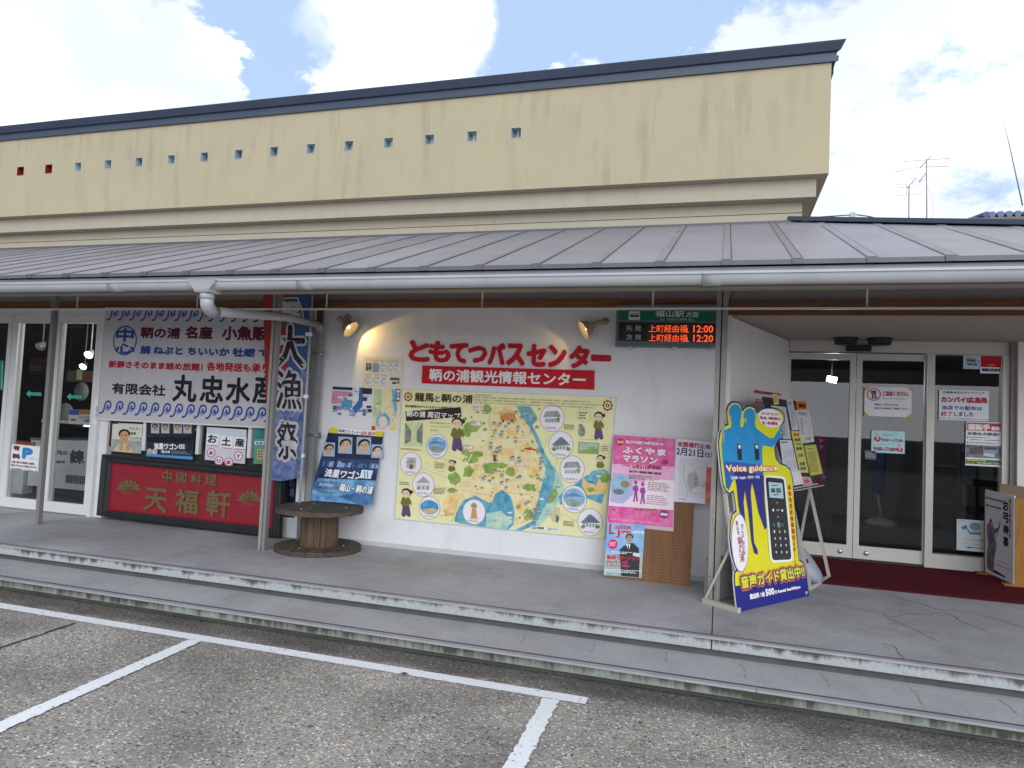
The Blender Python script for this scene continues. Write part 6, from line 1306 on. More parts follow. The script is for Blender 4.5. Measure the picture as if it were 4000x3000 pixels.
def track_lamp(px, py, yy, label, lit=True):
    c = ax(px, py, 'y', yy); t = thing('track_lamp', (c[0], c[1], 2.74), label, 'lamp'); a = np.array([.25, -.75, -.6]); a /= np.linalg.norm(a)
    P_('stem', t, lambda b: b.tube([(c[0], c[1]+.03, 2.74), c-a*.06], .008, m_aluw, 8)); P_('shade', t, lambda b: b.lathe(c, a, [(-.10, .02), (-.08, .035), (0, .06), (.01, .062), (.008, .055), (-.05, .03)], m_aluw, 20))
    P_('bulb', t, lambda b: b.lathe(c, a, [(-.03, .0), (-.02, .04), (.006, .046), (.012, 0)], glow if lit else m_aluw, 16))
track_lamp(346, 1386, 1.0, 'lit white track lamp, upper of the pair seen through the shop door'); track_lamp(324, 1432, 2.2, 'lit white track lamp, lower of the pair seen through the shop door'); track_lamp(158, 1353, .9, 'unlit white track lamp behind the glass left of the first post', False)
sp = bpy.data.lights.new('shop_lamp_light', 'POINT'); sp.energy = 45; sp.color = (1, .95, .85); sp.shadow_soft_size = .05; spo = bpy.data.objects.new('shop_lamp_light', sp); col.objects.link(spo); spo.location = (-7.0, 1.2, 2.2)
t = thing('wall_notice', ax(150, 1420, 'y', 3), 'dim notice with red heading far inside the shop beyond the first post', 'notice')
s = Sheet(crL, (198, 342), (318, 345), (196, 450), y=3.0); s.paper(t, ink('#5a4a44'), .01, 'paper'); s.text('地方発送', (204, 350), (312, 376), ink('#a84a40'), 1, bold=.004); s.lines((202, 390), (300, 440), 3, ink('#b8b0a4'), 1); s.flush('print', t)
P_('rod', t, lambda b: [b.tube([s.wp((q, 0)), (s.wp((q, 0))[0], s.wp((q, 0))[1], 2.74)], .004, m_black, 5) for q in (.08, s.W-.08)])
t = thing('produce_tray', (-8.9, 1.0, ZP), 'low tray of orange produce on a white stand inside the shop', 'tray')
x0t = ax(48, 1740, 'y', .9)[0]; zt_t = ax(80, 1742, 'y', .9)[2]
P_('stand', t, lambda b: b.box(x0t, fx0-.02, .85, 1.3, ZP+.004, zt_t, m_fz))
for i in range(12): P_('fruit', t, lambda b: b.lathe((x0t+.04+(i % 6)*.07, .90+.07*(i//6), zt_t+.001), (0, 0, 1), [(0, 0), (.015, .028), (.045, .032), (.065, .018), (.07, 0)], mat('orange_peel', (.42, .13, .05), rough=.5), 10))

# ------------------------------------------------------------------ VOICE GUIDE A-FRAME SIGN
V0 = np.array([.168, -.913, ZP+.012]); V1 = np.array([.734, -.106, ZP+.012]); vu = (V1-V0)/np.linalg.norm(V1-V0); nh = np.array([vu[1], -vu[0], 0]); TH = .185
vv = math.cos(TH)*np.array([0, 0, 1])-math.sin(TH)*nh; vn = np.cross(vu, vv)
t = thing('voice_guide_sign', (V0+V1)/2, 'yellow and blue cut-out standing sign showing two figures and a handset', 'standing sign')
s = Sheet(crD, (200, 600), (500, 600), (222, 1587), P=V0, n=vn, gap=.0007)
s.O = V0+vv*1.6; s.U = vu; s.V = -vv; s.W = .99; s.H = 1.6; s.A = np.stack([s.U, s.V], 1); s.Ai = np.linalg.pinv(s.A)
outl = [(222, 1587), (567, 1510), (556, 1420), (548, 1372), (537, 1345), (520, 1334), (510, 1240), (500, 1100), (490, 960), (478, 900), (455, 880), (425, 868), (408, 845), (402, 800), (415, 768), (440, 752), (438, 712), (428, 705), (448, 672), (448, 640), (425, 612), (388, 602), (345, 606), (312, 625), (308, 603), (285, 592), (262, 596), (246, 612), (240, 590), (222, 575), (195, 573), (175, 592), (167, 620), (169, 650), (174, 680), (150, 694), (135, 722), (128, 770), (133, 830), (140, 900), (150, 975), (165, 1008), (185, 1024), (200, 1012), (206, 1050), (212, 1098), (194, 1112), (185, 1160), (182, 1230), (190, 1300), (203, 1350), (216, 1383), (206, 1392), (204, 1430), (212, 1510)]
uo = s.pts(outl); navyb = ink('#15187c', .35); yel = ink('#dcd60e', .35); sky_ = ink('#1f8fcb', .35)
def slab_poly(b, uv, n, th, m, side):
    from mathutils.geometry import tessellate_polygon
    tri = tessellate_polygon([[Vector((p[0], p[1], 0)) for p in uv]]); F0 = [s.wp(p, 0) for p in uv]; F1 = [p-n*th for p in F0]; k = len(uv)
    b.add(F0, [tuple(q) for q in tri], m); b.add(F1, [tuple(q) for q in tri], side); b.add(F0+F1, [(i, (i+1) % k, (i+1) % k+k, i+k) for i in range(k)], side)
P_('board', t, lambda b: slab_poly(b, uo, vn, .012, navyb, m_aluw))
def inset(uv, d):
    n = len(uv); area = sum(uv[i][0]*uv[(i+1) % n][1]-uv[(i+1) % n][0]*uv[i][1] for i in range(n)); sg = 1 if area > 0 else -1; r = []
    for i in range(n):
        a = np.array(uv[i-1]); b_ = np.array(uv[i]); c = np.array(uv[(i+1) % n]); e1 = (b_-a)/(np.linalg.norm(b_-a)+1e-9); e2 = (c-b_)/(np.linalg.norm(c-b_)+1e-9)
        n1_ = np.array([-e1[1], e1[0]])*sg; n2_ = np.array([-e2[1], e2[0]])*sg; q = n1_+n2_; l = np.linalg.norm(q); r.append(b_+q/(l+1e-9)*d*min(1.5, 2/(l+1e-3)))
    return r
s.polyc(inset(uo, .014), yel, 1)
s.poly([(210, 1462), (553, 1398), (563, 1508), (224, 1584)], navyb, 2); s.flush('yellow_field', t)
up = [(148, 850), (145, 780), (148, 735), (160, 712), (190, 700), (194, 675), (184, 655), (180, 620), (190, 597), (210, 588), (228, 594), (240, 612), (241, 640), (236, 660), (236, 698), (246, 700), (256, 672), (250, 650), (254, 625), (266, 612), (285, 608), (302, 620), (309, 645), (305, 680), (310, 702), (335, 722), (375, 752), (398, 748), (412, 722), (432, 703), (438, 712), (426, 728), (440, 735), (424, 752), (408, 772), (388, 796), (348, 786), (340, 800), (342, 880), (346, 935), (220, 915), (205, 945), (190, 975), (180, 1002), (166, 988), (160, 930)]
lo_ = [(200, 900), (346, 932), (350, 1050), (362, 1180), (352, 1192), (322, 1110), (300, 1000), (290, 965), (284, 1010), (292, 1120), (300, 1250), (318, 1290), (318, 1312), (300, 1302), (286, 1240), (272, 1100), (256, 1000), (250, 1060), (262, 1190), (240, 1150), (226, 1080), (216, 980)]
s.poly(up, sky_, 3); s.poly([(158, 860), (342, 880), (346, 935), (222, 918), (200, 950), (180, 1000), (166, 988), (160, 930)], ink('#1a5fb4', .35), 4); s.poly(lo_, ink('#1f1d7c', .35), 5)
for x, y in ((186, 652), (260, 664)): s.ell((x, y), (x+4, y), (x, y+9), ink('#e0a0c8'), 6, 12)
s.line([(188, 660), (195, 700), (215, 745), (225, 778)], .003, ink('#8fc0e0'), 6); s.line([(262, 674), (266, 710), (295, 750), (308, 778)], .003, ink('#8fc0e0'), 6)
for x in (218, 301): s.poly([(x, 778), (x+20, 780), (x+24, 858), (x+5, 856)], m_black, 7); s.poly([(x+4, 784), (x+17, 785), (x+18, 802), (x+5, 801)], ink('#c8dce4'), 8)
s.flush('figures', t)
s.ell((377, 656), (433, 656), (377, 700), m_paper, 6); s.text('ボイスガイダンスで', (334, 626), (418, 646), redp, 7, bold=.0015); s.text('「鞆の浦」の情報が聞ける！', (325, 646), (429, 668), redp, 7, bold=.0015); s.text('新しい旅の羅針盤', (338, 670), (412, 690), redp, 7, bold=.0015); s.flush('speech_bubble', t)
s.text('Voice guidance', (158, 878), (414, 920), ink('#c03422'), 8, bold=.0105); s.text('Voice guidance', (161, 881), (411, 917), ink('#f6ecc0'), 10, bold=.0035); s.text('日本語・English・한국어・中文', (187, 934), (328, 948), m_paper, 8, bold=.001); s.flush('heading', t)
def rrect(pp, r, m, L):
    q = s.pts(pp); out_ = []
    for i in range(4):
        a, b_, c = q[i-1], q[i], q[(i+1) % 4]; e1 = (a-b_)/np.linalg.norm(a-b_); e2 = (c-b_)/np.linalg.norm(c-b_)
        for k in range(6): tt = k/5; out_.append(b_+e1*r*(1-tt)**2+e2*r*tt**2)
    s.polyc(out_, m, L)
rrect([(344, 926), (452, 934), (493, 1345), (376, 1352)], .06, ink('#e6e89a', .35), 6); rrect([(348, 931), (448, 939), (488, 1341), (380, 1347)], .05, ink('#eef0f4', .35), 7); rrect([(353, 938), (442, 947), (479, 1334), (386, 1338)], .035, ink('#23262c', .25), 8); rrect([(358, 945), (438, 953), (473, 1318), (388, 1322)], .03, ink('#0e0f12', .2), 9)
s.poly([(367, 962), (434, 968), (440, 1042), (373, 1036)], ink('#a9c9d2', .2), 10); s.text('555', (402, 993), (429, 1014), m_black, 11, bold=.003); s.rect((378, 993), (400, 1012), ink('#3a4a54'), 11); s.lines((384, 975), (416, 983), 1, blk, 11); s.lines((388, 1020), (424, 1028), 1, blk, 11)
for i, d_ in enumerate('123456789*0#'):
    r_, c_ = divmod(i, 3); x = 391+c_*25+r_*3.2; y = 1194+r_*33; s.text(d_, (x, y), (x+8, y+12), m_paper, 11, bold=.0012)
s.ell((416, 1167), (424, 1167), (416, 1181), ink('#5f8a92', .2), 11); s.text('STOP', (404, 1094), (419, 1101), m_paper, 11); s.text('VOL', (403, 1058), (413, 1064), m_paper, 11); s.text('VOL', (408, 1126), (418, 1132), m_paper, 11); s.rect((385, 1092), (394, 1102), m_paper, 11); s.rect((428, 1094), (437, 1104), m_paper, 11); s.lines((390, 1160), (402, 1176), 2, ink('#8a949a'), 11); s.lines((430, 1160), (442, 1176), 2, ink('#8a949a'), 11)
s.flush('handset', t)
for i, ch in enumerate('あなただけの専属ガイド!!'):
    k = i/12; y = 975+k*362; x = 460+k*31
    if ch == '!': s.text('!', (x+(3 if i == 11 else 3), y), (x+9, y+22), ink('#c83a1c'), 8, bold=.002)
    else: s.text(ch, (x-1, y-1), (x+18, y+25), ink('#f0a03c'), 7, bold=.005); s.text(ch, (x+1, y+2), (x+16, y+23), ink('#b82a1c'), 9, bold=.0022)
s.flush('vertical_lettering', t)
c_ = s.c(232, 1253); pl = [c_+np.array([.115*math.cos(a)*.9-.03*math.sin(a), .205*math.sin(a)+0*math.cos(a)]) for a in [2*math.pi*i/30 for i in range(30)]]
s.polyc([c_+(p-c_)*1.05 for p in pl], ink('#a07ab0'), 6); s.polyc(pl, m_paper, 7)
for tx, x0, x1, y0, y1, mm in (('瀬戸内海 国立公園', 234, 247, 1162, 1312, ink('#2a3a80')), ('福山市', 208, 222, 1148, 1218, redp), ('鞆の浦', 218, 246, 1225, 1345, redp)):
    for i, ch in enumerate(tx):
        if ch == ' ': continue
        n_ = len(tx); yy = y0+(y1-y0)*i/n_; dx = 12*i/n_; s.text(ch, (x0+dx, yy+1), (x1+dx, yy+(y1-y0)/n_-1), mm, 9, bold=.001 if y1-y0 < 100 or x1-x0 > 20 else .0)
s.flush('oval_label', t)
a_0 = s.c(228, 1480); b_0 = s.c(546, 1385); hh_ = s.c(228, 1412); 
ta = (s.c(228, 1412)[0], s.c(228, 1412)[1]); tb = (s.c(546, 1430)[0], s.c(228, 1482)[1])
for ex, mm, L_ in ((.024, ink('#e0703c', .35), 8), (.013, navyb, 10), (.004, yel, 12)):
    s.textc('音声ガイド貸出中!!', (ta[0]-ex+.008, ta[1]-ex+.008), (tb[0]+ex-.008, tb[1]+ex-.008), mm, L_, bold=ex)
s.flush('main_lettering', t)
ta = s.c(278, 1512); tb = s.c(523, 1478); hb = s.c(278, 1528)[1]
s.textc('貸出料 1台', (ta[0], s.c(278, 1500)[1]), (s.c(350, 1490)[0], hb), m_paper, 5, bold=.0025); s.textc('500', (s.c(354, 1490)[0], s.c(354, 1476)[1]), (s.c(397, 1490)[0], s.c(354, 1512)[1]), m_paper, 5, bold=.004); s.textc('円', (s.c(398, 1490)[0], s.c(398, 1484)[1]), (s.c(410, 1490)[0], s.c(398, 1502)[1]), m_paper, 5, bold=.0015)
s.textc('Rental fee:500yen', (s.c(414, 1490)[0], s.c(414, 1480)[1]), (s.c(523, 1475)[0], s.c(414, 1500)[1]), m_paper, 5, bold=.0022); s.flush('price_line', t)
# rusty white steel frame behind it
m_fr = rust_mat('white_rusty_frame', '#b7b4a8', rust='#8a5a26', amt=.5)
bk = -nh; off = V0-vn*.02
def fp(u, v, d): return V0+vu*u+vv*v-vn*d
F0 = fp(-.0, .012, .03); rear = ax(2742, 2314, 'z', ZP+.02)
rear = F0+bk*.27; rear[2] = ZP+.018; r2 = rear+vu*.93
P_('frame_foot', t, lambda b: b.bar(V0+nh*.02-vu*.02+[0, 0, .008], rear, .036, .036, m_fr)); P_('frame_foot', t, lambda b: b.bar(V0+vu*.95+[0, 0, .008], r2, .036, .036, m_fr))
P_('frame_rail', t, lambda b: (b.bar(rear, r2, .03, .03, m_fr), b.bar(fp(.05, .02, .028), fp(.94, .02, .028), .025, .025, m_fr), b.bar(fp(.05, 1.0, .028), fp(.94, 1.0, .028), .025, .025, m_fr)))
P_('upright', t, lambda b: b.bar(fp(.06, .02, .03), fp(.06, 1.05, .03), .025, .025, m_fr)); P_('upright', t, lambda b: b.bar(fp(.955, 0, .03), fp(.93, 1.05, .03), .025, .025, m_fr))
P_('brace', t, lambda b: b.bar(rear+bk*-.02+[0, 0, .02], fp(.04, .44, .03), .016, .016, m_fr)); P_('brace', t, lambda b: b.bar(r2+[0, 0, .02], fp(.93, .44, .03), .022, .022, m_fr))
# concrete block weighing the frame down
t = thing('concrete_block', fp(.2, 0, .25), 'grey concrete weight block on the frame behind the yellow sign', 'block')
c0 = V0+vu*.14+bk*.28; c0[2] = ZP+.004
def f(b):
    q = [c0, c0+vu*.5, c0+vu*.5+bk*.12, c0+bk*.12]
    b.slab([np.array([p[0], p[1], ZP+.30]) for p in q][::1], (0, 0, 1), .296, mat('cement_block', (.33, .33, .33), rough=.9, var=.4, vs=6, bump=.3, bs=60))
P_('block', t, f)
# ------------------------------------------------------------------ timetable easel
E0 = np.array([.767, .114, ZP]); E1 = np.array([1.0, .725, ZP]); eu = (E1-E0)/np.linalg.norm(E1-E0); eh = np.array([eu[1], -eu[0], 0]); TE = .229
ev = math.cos(TE)*np.array([0, 0, 1])-math.sin(TE)*eh; en = np.cross(eu, ev)
def ep(u, v, d=0): return E0+eu*u+ev*v+en*d
t = thing('timetable_easel', (E0+E1)/2, 'rusty white steel easel with black board of timetables behind the yellow sign', 'easel')
LE = np.linalg.norm(E1-E0)
P_('leg', t, lambda b: b.bar(ep(0, 0), ep(0.0, 1.0), .026, .026, m_fr)); P_('leg', t, lambda b: b.bar(ep(LE, 0), ep(LE-.02, .84), .026, .026, m_fr))
P_('leg', t, lambda b: b.bar(E0-eh*.55+[0, 0, .01], ep(.02, .95), .022, .022, m_fr))
P_('foot_rail', t, lambda b: b.bar(ep(.01, .014), ep(LE-.01, .014), .024, .024, m_fr)); P_('brace', t, lambda b: b.bar(ep(.03, .42), ep(LE-.06, .78), .02, .02, m_fr))
s = Sheet(crZ4, (460, 205), (690, 155), (470, 262), P=ep(0, .84, .012), n=en)
tv = s.c(0, 0)
P_('tray', t, lambda b: (b.bar(ep(-.14, .85, .05), ep(LE+.04, .85, .05), .012, .035, m_fr, up=en), b.bar(ep(-.14, .83, .085), ep(LE+.04, .83, .085), .07, .008, m_fr, up=tuple(ev)), b.bar(ep(-.12, .822, .09), ep(LE+.02, .822, .09), .003, .02, m_black, up=en)))
s = Sheet(crD, (355, 555), (533, 580), (380, 975), P=ep(0, .86, .02), n=en)
bq = s.pts([(345, 552), (533, 578), (600, 975), (480, 995)])
s.paper(t, m_black, .012, 'board', bq)
s.x0, s.y0, s.k = crZ3
def sheetp(label, pts, colr, cat='notice', name='timetable_sheet', L=3):
    tt = thing(name, s.w(*pts[3]), label, cat); s.paper_ = None
    V = [s.O+s.U*p[0]+s.V*p[1]+s.n*(s.gap*L+.002) for p in s.pts(pts)]; b = MB(); b.slab(V, s.n, .0015, colr); b.build('paper', tt); return tt
def fin(tt, nm='print'): s.flush(nm, tt)
tt = sheetp('small yellow tag clipped to the easel top beside the red lettering', [(45, 658), (100, 668), (115, 772), (62, 780)], ink('#d8d48c')); s.lines((56, 680), (100, 760), 6, ink('#b86a30'), 9); fin(tt)
tt = sheetp('tall white timetable sheet nearest the speech bubble of the yellow sign', [(30, 785), (190, 803), (247, 1150), (90, 1140)], ink('#c9cbd4'), L=1); s.lines((130, 830), (200, 1120), 16, ink('#8a90a0'), 8); fin(tt)
tt = sheetp('narrow white strip timetable under the easel top edge', [(193, 712), (262, 722), (330, 1052), (255, 1052)], ink('#d2d5de'), L=2); s.lines((205, 742), (262, 790), 3, ink('#4a506a'), 9); s.lines((225, 800), (300, 1030), 14, ink('#aab0be'), 9); fin(tt)
tt = sheetp('white sightseeing sheet with sketch below the orange guide card', [(290, 838), (442, 826), (498, 1178), (370, 1195)], ink('#d8d8da'), L=2); s.lines((320, 850), (430, 900), 5, ink('#4a4a52'), 9); s.line([(380, 980), (400, 960), (430, 975), (450, 1060), (440, 1130)], .004, ink('#7a7a84'), 9); s.lines((345, 920), (380, 1100), 10, ink('#5a5a62'), 9); s.lines((400, 1130), (470, 1160), 3, ink('#a04a4a'), 9); fin(tt)
tt = sheetp('orange guide card at the easel corner', [(298, 738), (404, 742), (415, 826), (308, 838)], ink('#d87a20'), L=4); s.text('案内', (320, 760), (400, 815), blk, 10, bold=.006); fin(tt)
tt = sheetp('white calendar sheet with two date grids on the easel', [(122, 1158), (250, 1160), (325, 1502), (168, 1520)], ink('#dcdde2'), L=4); s.lines((135, 1175), (215, 1195), 1, blk, 10)
for y0 in (1262, 1380):
    for r_ in range(5):
        for c_ in range(7): x = 155+c_*20+(y0-1262)*.16+r_*3; y = y0+r_*19; s.rect((x, y), (x+9, y+8), ink('#8f94a2'), 10)
fin(tt)
tt = sheetp('yellow handwritten note strip between calendar and green bordered sheet', [(243, 1060), (340, 1065), (434, 1513), (338, 1510)], ink('#dcd45c'), L=6)
for y0, c_, tx in ((1085, '#c8622a', '臨時'), (1140, '#3a4a60', '船便'), (1185, '#3a4a60', 'バス'), (1235, '#3a4a60', '鞆港'), (1310, '#4a8a3a', '切符'), (1400, '#2a3a4a', '方面'), (1450, '#2f6a9a', '発着')): dx = (y0-1060)*.2; s.text(tx, (262+dx, y0), (325+dx, y0+32), ink(c_), 12, bold=.002)
fin(tt)
tt = sheetp('yellow sheet with green border at the outer edge of the easel', [(375, 1212), (512, 1200), (592, 1528), (445, 1556)], ink('#2f7a48'), L=7); s.poly([(385, 1222), (507, 1212), (580, 1520), (452, 1543)], ink('#d4cc62'), 13); s.lines((415, 1250), (490, 1262), 1, blk, 14); s.lines((420, 1290), (545, 1500), 12, ink('#8a7a2c'), 14); fin(tt)
tt = sheetp('pink leaflet hanging below the yellow note strip', [(352, 1552), (450, 1558), (480, 1640), (372, 1655)], ink('#e0a8b4'), L=7); s.blob((410, 1605), 28, 22, ink('#cf5a6e'), 13); fin(tt)
t2 = thing('leaflet_stack', ep(.1, .88, .04), 'white boxes of leaflets standing in the easel tray', 'leaflets')
for i in range(3):
    u0 = -.03+i*.085; P_('box', t2, lambda b: b.bar(ep(u0, .872, .045), ep(u0, .99, .045), .045, .07, m_paper, up=tuple(en)))
# grey water weight bag
t = thing('weight_bag', (.93, .12, ZP), 'smooth grey-blue plastic weight bag slumped behind the yellow sign', 'bag')
def f(b):
    c = ax(3168, 2283, 'z', ZP); c = c+np.array([-.01, .10, 0]); n = 22; prof = [(0, .10), (.01, .125), (.05, .135), (.11, .125), (.18, .10), (.24, .07), (.29, .04), (.31, .0)]
    vs = []
    for h, r in prof:
        for j in range(n):
            a = 2*math.pi*j/n; lean = -.30*h; vs.append((c[0]+lean+r*math.cos(a)*(1+.06*math.sin(3*a)), c[1]+r*.75*math.sin(a), ZP+.002+h*1.03))
    b.add(vs, [(i*n+j, i*n+(j+1) % n, (i+1)*n+(j+1) % n, (i+1)*n+j) for i in range(len(prof)-1) for j in range(n)], mat('blue_grey_vinyl', (.27, .30, .36), rough=.3, var=.25, vs=12, spec=.5), True)
P_('bag_body', t, f); P_('cap', t, lambda b: b.lathe(ax(3150, 2200, 'y', .2), (-.3, 0, 1), [(0, .02), (.03, .02), (.03, 0)], m_black, 12))
# ------------------------------------------------------------------ entrance mat, lamps, notices
MY0 = .425
struct_mat = MB(); struct_mat.box(.75, 6.8, MY0, YD-.035, ZP+.002, ZP+.014, m_mat)
t = struct_mat.build('entrance_mat'); tag(t, 'dark red carpet mat across the floor before the glass doors', 'mat')
for lab, (x, y) in (('black round fitting under the entrance ceiling above the left sliding door', (1.215, 1.52)), ('black round fitting under the entrance ceiling near the middle of the doors', (1.532, 1.53))):
    t = thing('ceiling_fitting', (x, y, 2.528), lab, 'ceiling lamp', 'black ceiling fittings over the glass doors')
    P_('rim', t, lambda b: b.lathe((x, y, 2.527), (0, 0, -1), [(0, .125), (.008, .125), (.01, .11)], m_black, 30)); P_('body', t, lambda b: b.lathe((x, y, 2.517), (0, 0, -1), [(0, .108), (.055, .104), (.058, .09), (.058, 0)], m_black, 30))
def nsheet(name, label, cat, crop, TL, TR, BR, BL, colr, y=YD-.012):
    t = thing(name, ax(crop[0]+BL[0]/crop[2], crop[1]+BL[1]/crop[2], 'y', y), label, cat); s = Sheet(crop, TL, TR, BL, y=y); s.paper(t, colr, .0015, 'paper', s.pts([TL, TR, BR, BL])); return t, s
t, s = nsheet('no_food_notice', 'white notice with a crossed-out red circle and yellow corners on the sliding door', 'notice', crZ3, (1043, 582), (1555, 590), (1548, 915), (1038, 895), ink('#e2e3ea'))
for a, b_, c in (((1043, 582), (1105, 583), (1043, 635)), ((1490, 589), (1555, 590), (1554, 632)), ((1038, 895), (1039, 845), (1095, 897)), ((1548, 915), (1549, 865), (1488, 912))): s.poly([a, b_, c], ink('#c9ac3c'), 1); s.flush('corner_tape', t)
s.ell((1142, 665), (1220, 665), (1142, 735), ink('#b86474'), 2, ring=.012); s.rect((1122, 625), (1140, 715), ink('#4a4650'), 1); s.rect((1150, 625), (1166, 715), ink('#4a4650'), 1); s.blob((1140, 640), 36, 20, ink('#4a4650'), 1); s.line([(1092, 615), (1195, 715)], .011, ink('#b86474'), 3)
s.flush('crossed_out_symbol', t)
s.text('ご遠慮ください。', (1238, 628), (1520, 688), ink('#b85068'), 1, bold=.003); s.lines((1240, 705), (1480, 722), 1, ink('#5a5a60'), 1, seed=2); s.flush('heading', t); s.text('商品にこぼれるため', (1150, 762), (1405, 790), ink('#55545c'), 1, bold=.001); s.text('店内での飲食はご遠慮ください。', (1150, 802), (1535, 834), ink('#55545c'), 1, bold=.001); s.flush('print', t)
t, s = nsheet('opening_hours_notice', 'pale blue opening hours notice with two red shapes on the sliding door', 'notice', crZ3, (1118, 1053), (1478, 1068), (1476, 1308), (1115, 1292), wash('#9fd0dc', '#c2e4ea'))
for x, y in ((1180, 1145), (1420, 1262)): s.blob((x, y), 42, 28, ink('#b8323e'), 2, 12, .25); s.ell((x, y-35), (x+24, y-35), (x, y-8), ink('#c9b4b4'), 3, 14); s.ell((x+5, y), (x+18, y), (x+5, y+10), ink('#c9c4c8'), 4, 12)
s.text('9:00～17:00', (1225, 1140), (1455, 1182), ink('#9c3a58'), 3, bold=.0015); s.text('9:00-17:00', (1140, 1228), (1375, 1282), ink('#9c3a58'), 3, bold=.003); s.lines((1140, 1200), (1360, 1215), 1, ink('#3c6a70'), 3); s.lines((1240, 1100), (1340, 1115), 1, ink('#3c6a70'), 3); s.flush('print', t)
t, s = nsheet('handwritten_notice', 'white handwritten guidebook notice on the fixed window, second down under the red sticker', 'notice', crR1, (557, 668), (960, 678), (958, 925), (553, 912), ink('#dfe2ea'))
s.text('広島県宛名のガイドブック', (585, 678), (925, 706), ink('#44444c'), 1, bold=.001); s.flush('lettering', t); s.text('カンパイ!広島県', (572, 720), (950, 782), ink('#b01c3c'), 1, bold=.005); s.flush('heading', t); s.text('当店での配布は', (580, 795), (905, 838), ink('#2c4a84'), 1, bold=.002); s.text('終了', (570, 842), (665, 885), ink('#c04a60'), 1, bold=.002); s.text('しました', (675, 845), (835, 888), ink('#3a4a6a'), 1, bold=.002); s.flush('lettering', t); s.text('お問い合せ 広島県観光課 082-513-3398', (560, 892), (955, 918), ink('#4c4c54'), 1); s.flush('print', t)
t, s = nsheet('wifi_sticker', 'pale blue FREE Wi-Fi sticker at the top of the fixed window', 'sticker', crR1, (752, 385), (888, 388), (886, 502), (752, 500), ink('#b9d0da'))
s.text('HIROSHIMA', (778, 408), (852, 417), ink('#2a3a5a'), 1); s.text('FREE', (778, 420), (852, 445), ink('#20345a'), 1, bold=.0022); s.text('Wi-Fi', (780, 450), (862, 476), ink('#20345a'), 1, bold=.0022)
for k in (8, 14, 20): s.line([(860, 445-k), (868+k*.3, 440-k*.4), (874+k*.4, 448)], .002, ink('#3a6a94'), 1); s.line([(766, 470+k*.5), (776, 486), (788, 492)], .002, ink('#3a6a94'), 1)
s.flush('print', t)
t, s = nsheet('security_sticker', 'red and white security company sticker at the top corner of the fixed window', 'sticker', crR1, (890, 388), (1062, 392), (1060, 538), (889, 535), m_paper)
s.rect((894, 393), (1058, 488), m_red, 1); s.text('Security', (948, 462), (1005, 473), m_paper, 2); s.text('by', (968, 476), (982, 485), m_paper, 2); s.text('SECOM', (902, 494), (1052, 524), ink('#1c2c6c'), 1, bold=.0045); s.flush('print', t)
t, s = nsheet('job_notice', 'driver wanted poster with red heading and white bus photo on the fixed window', 'poster', crR1, (775, 925), (1060, 935), (1056, 1295), (768, 1280), m_paper)
s.rect((782, 932), (1055, 1008), ink('#b81c3c'), 1); s.text('運転手', (788, 942), (970, 1002), m_paper, 2, bold=.004); s.text('募集', (978, 965), (1048, 1000), m_paper, 2, bold=.0025); s.text('女性も大歓迎！', (785, 1008), (1045, 1045), ink('#2f5a70'), 1, bold=.0025)
s.rect((782, 1048), (793, 1060), blk, 1); s.text('普通自動車免許のみでも', (803, 1050), (980, 1063), blk, 1, bold=.0006); s.text('応募可能です。（大型は養成制度）', (803, 1068), (1045, 1084), blk, 1, bold=.0006); s.rect((782, 1090), (793, 1102), blk, 1); s.text('大型二種免許取得制度あり！', (803, 1092), (1025, 1108), blk, 1, bold=.0006)
s.rect((774, 1112), (1055, 1228), wash('#4a5266', '#8a8fa0'), 1); s.rect((915, 1125), (1030, 1190), ink('#8f98a8'), 2); s.rect((922, 1130), (1022, 1158), ink('#3c4656'), 3); s.poly([(915, 1180), (1005, 1188), (1003, 1215), (918, 1205)], ink('#c9ced6'), 3); s.poly([(805, 1140), (915, 1120), (915, 1185), (800, 1190)], ink('#5c4a58'), 2)
s.rect((772, 1228), (1055, 1282), ink('#3f6f3a'), 1); s.text('鞆鉄道株式会社', (780, 1230), (940, 1252), ink('#c8cc5a'), 2, bold=.001); s.text('福山市', (778, 1254), (838, 1270), ink('#c8cc5a'), 2); s.text('TEL.084-952-3100', (860, 1254), (1040, 1276), ink('#c8d0c8'), 2, bold=.0008); s.flush('print', t)
t, s = nsheet('card_sale_notice', 'white card sale notice low on the fixed window beside the painted signboard', 'notice', crR2, (932, 627), (1262, 650), (1262, 992), (930, 962), ink('#dbe6ea'))
s.ell((1130, 710), (1190, 710), (1130, 755), ink('#6f9cb4'), 1); s.poly([(1062, 765), (1190, 765), (1192, 805), (1062, 795)], ink('#6f9cb4'), 1); s.poly([(980, 715), (1035, 690), (1048, 720), (1000, 748)], ink('#4c7c98'), 1); s.line([(1040, 730), (1075, 775)], .014, ink('#6f9cb4'), 1)
s.text('ICOCA取扱', (945, 640), (1040, 656), ink('#5a6268'), 1) if False else s.lines((945, 640), (1040, 656), 1, ink('#5a6268'), 1)
for i, tx in enumerate(('トモテツ駅前切符売場', 'ともてつバスセンター', 'トモテツバス案内')): s.text(tx, (995, 845+i*22), (1230-i*24, 864+i*22), blk, 1, bold=.0015)
s.text('で販売しております', (1028, 925), (1240, 955), blk, 1, bold=.0018); s.lines((1055, 910), (1230, 920), 1, ink('#666'+'666'), 1); s.flush('print', t)
t, s = nsheet('small_label', 'small white label low on the sliding door glass', 'sticker', crZ3, (1045, 1270), (1170, 1280), (1168, 1370), (1047, 1362), ink('#5f6a70')); s.lines((1055, 1290), (1160, 1350), 3, ink('#9aa6ac'), 1); s.flush('print', t)
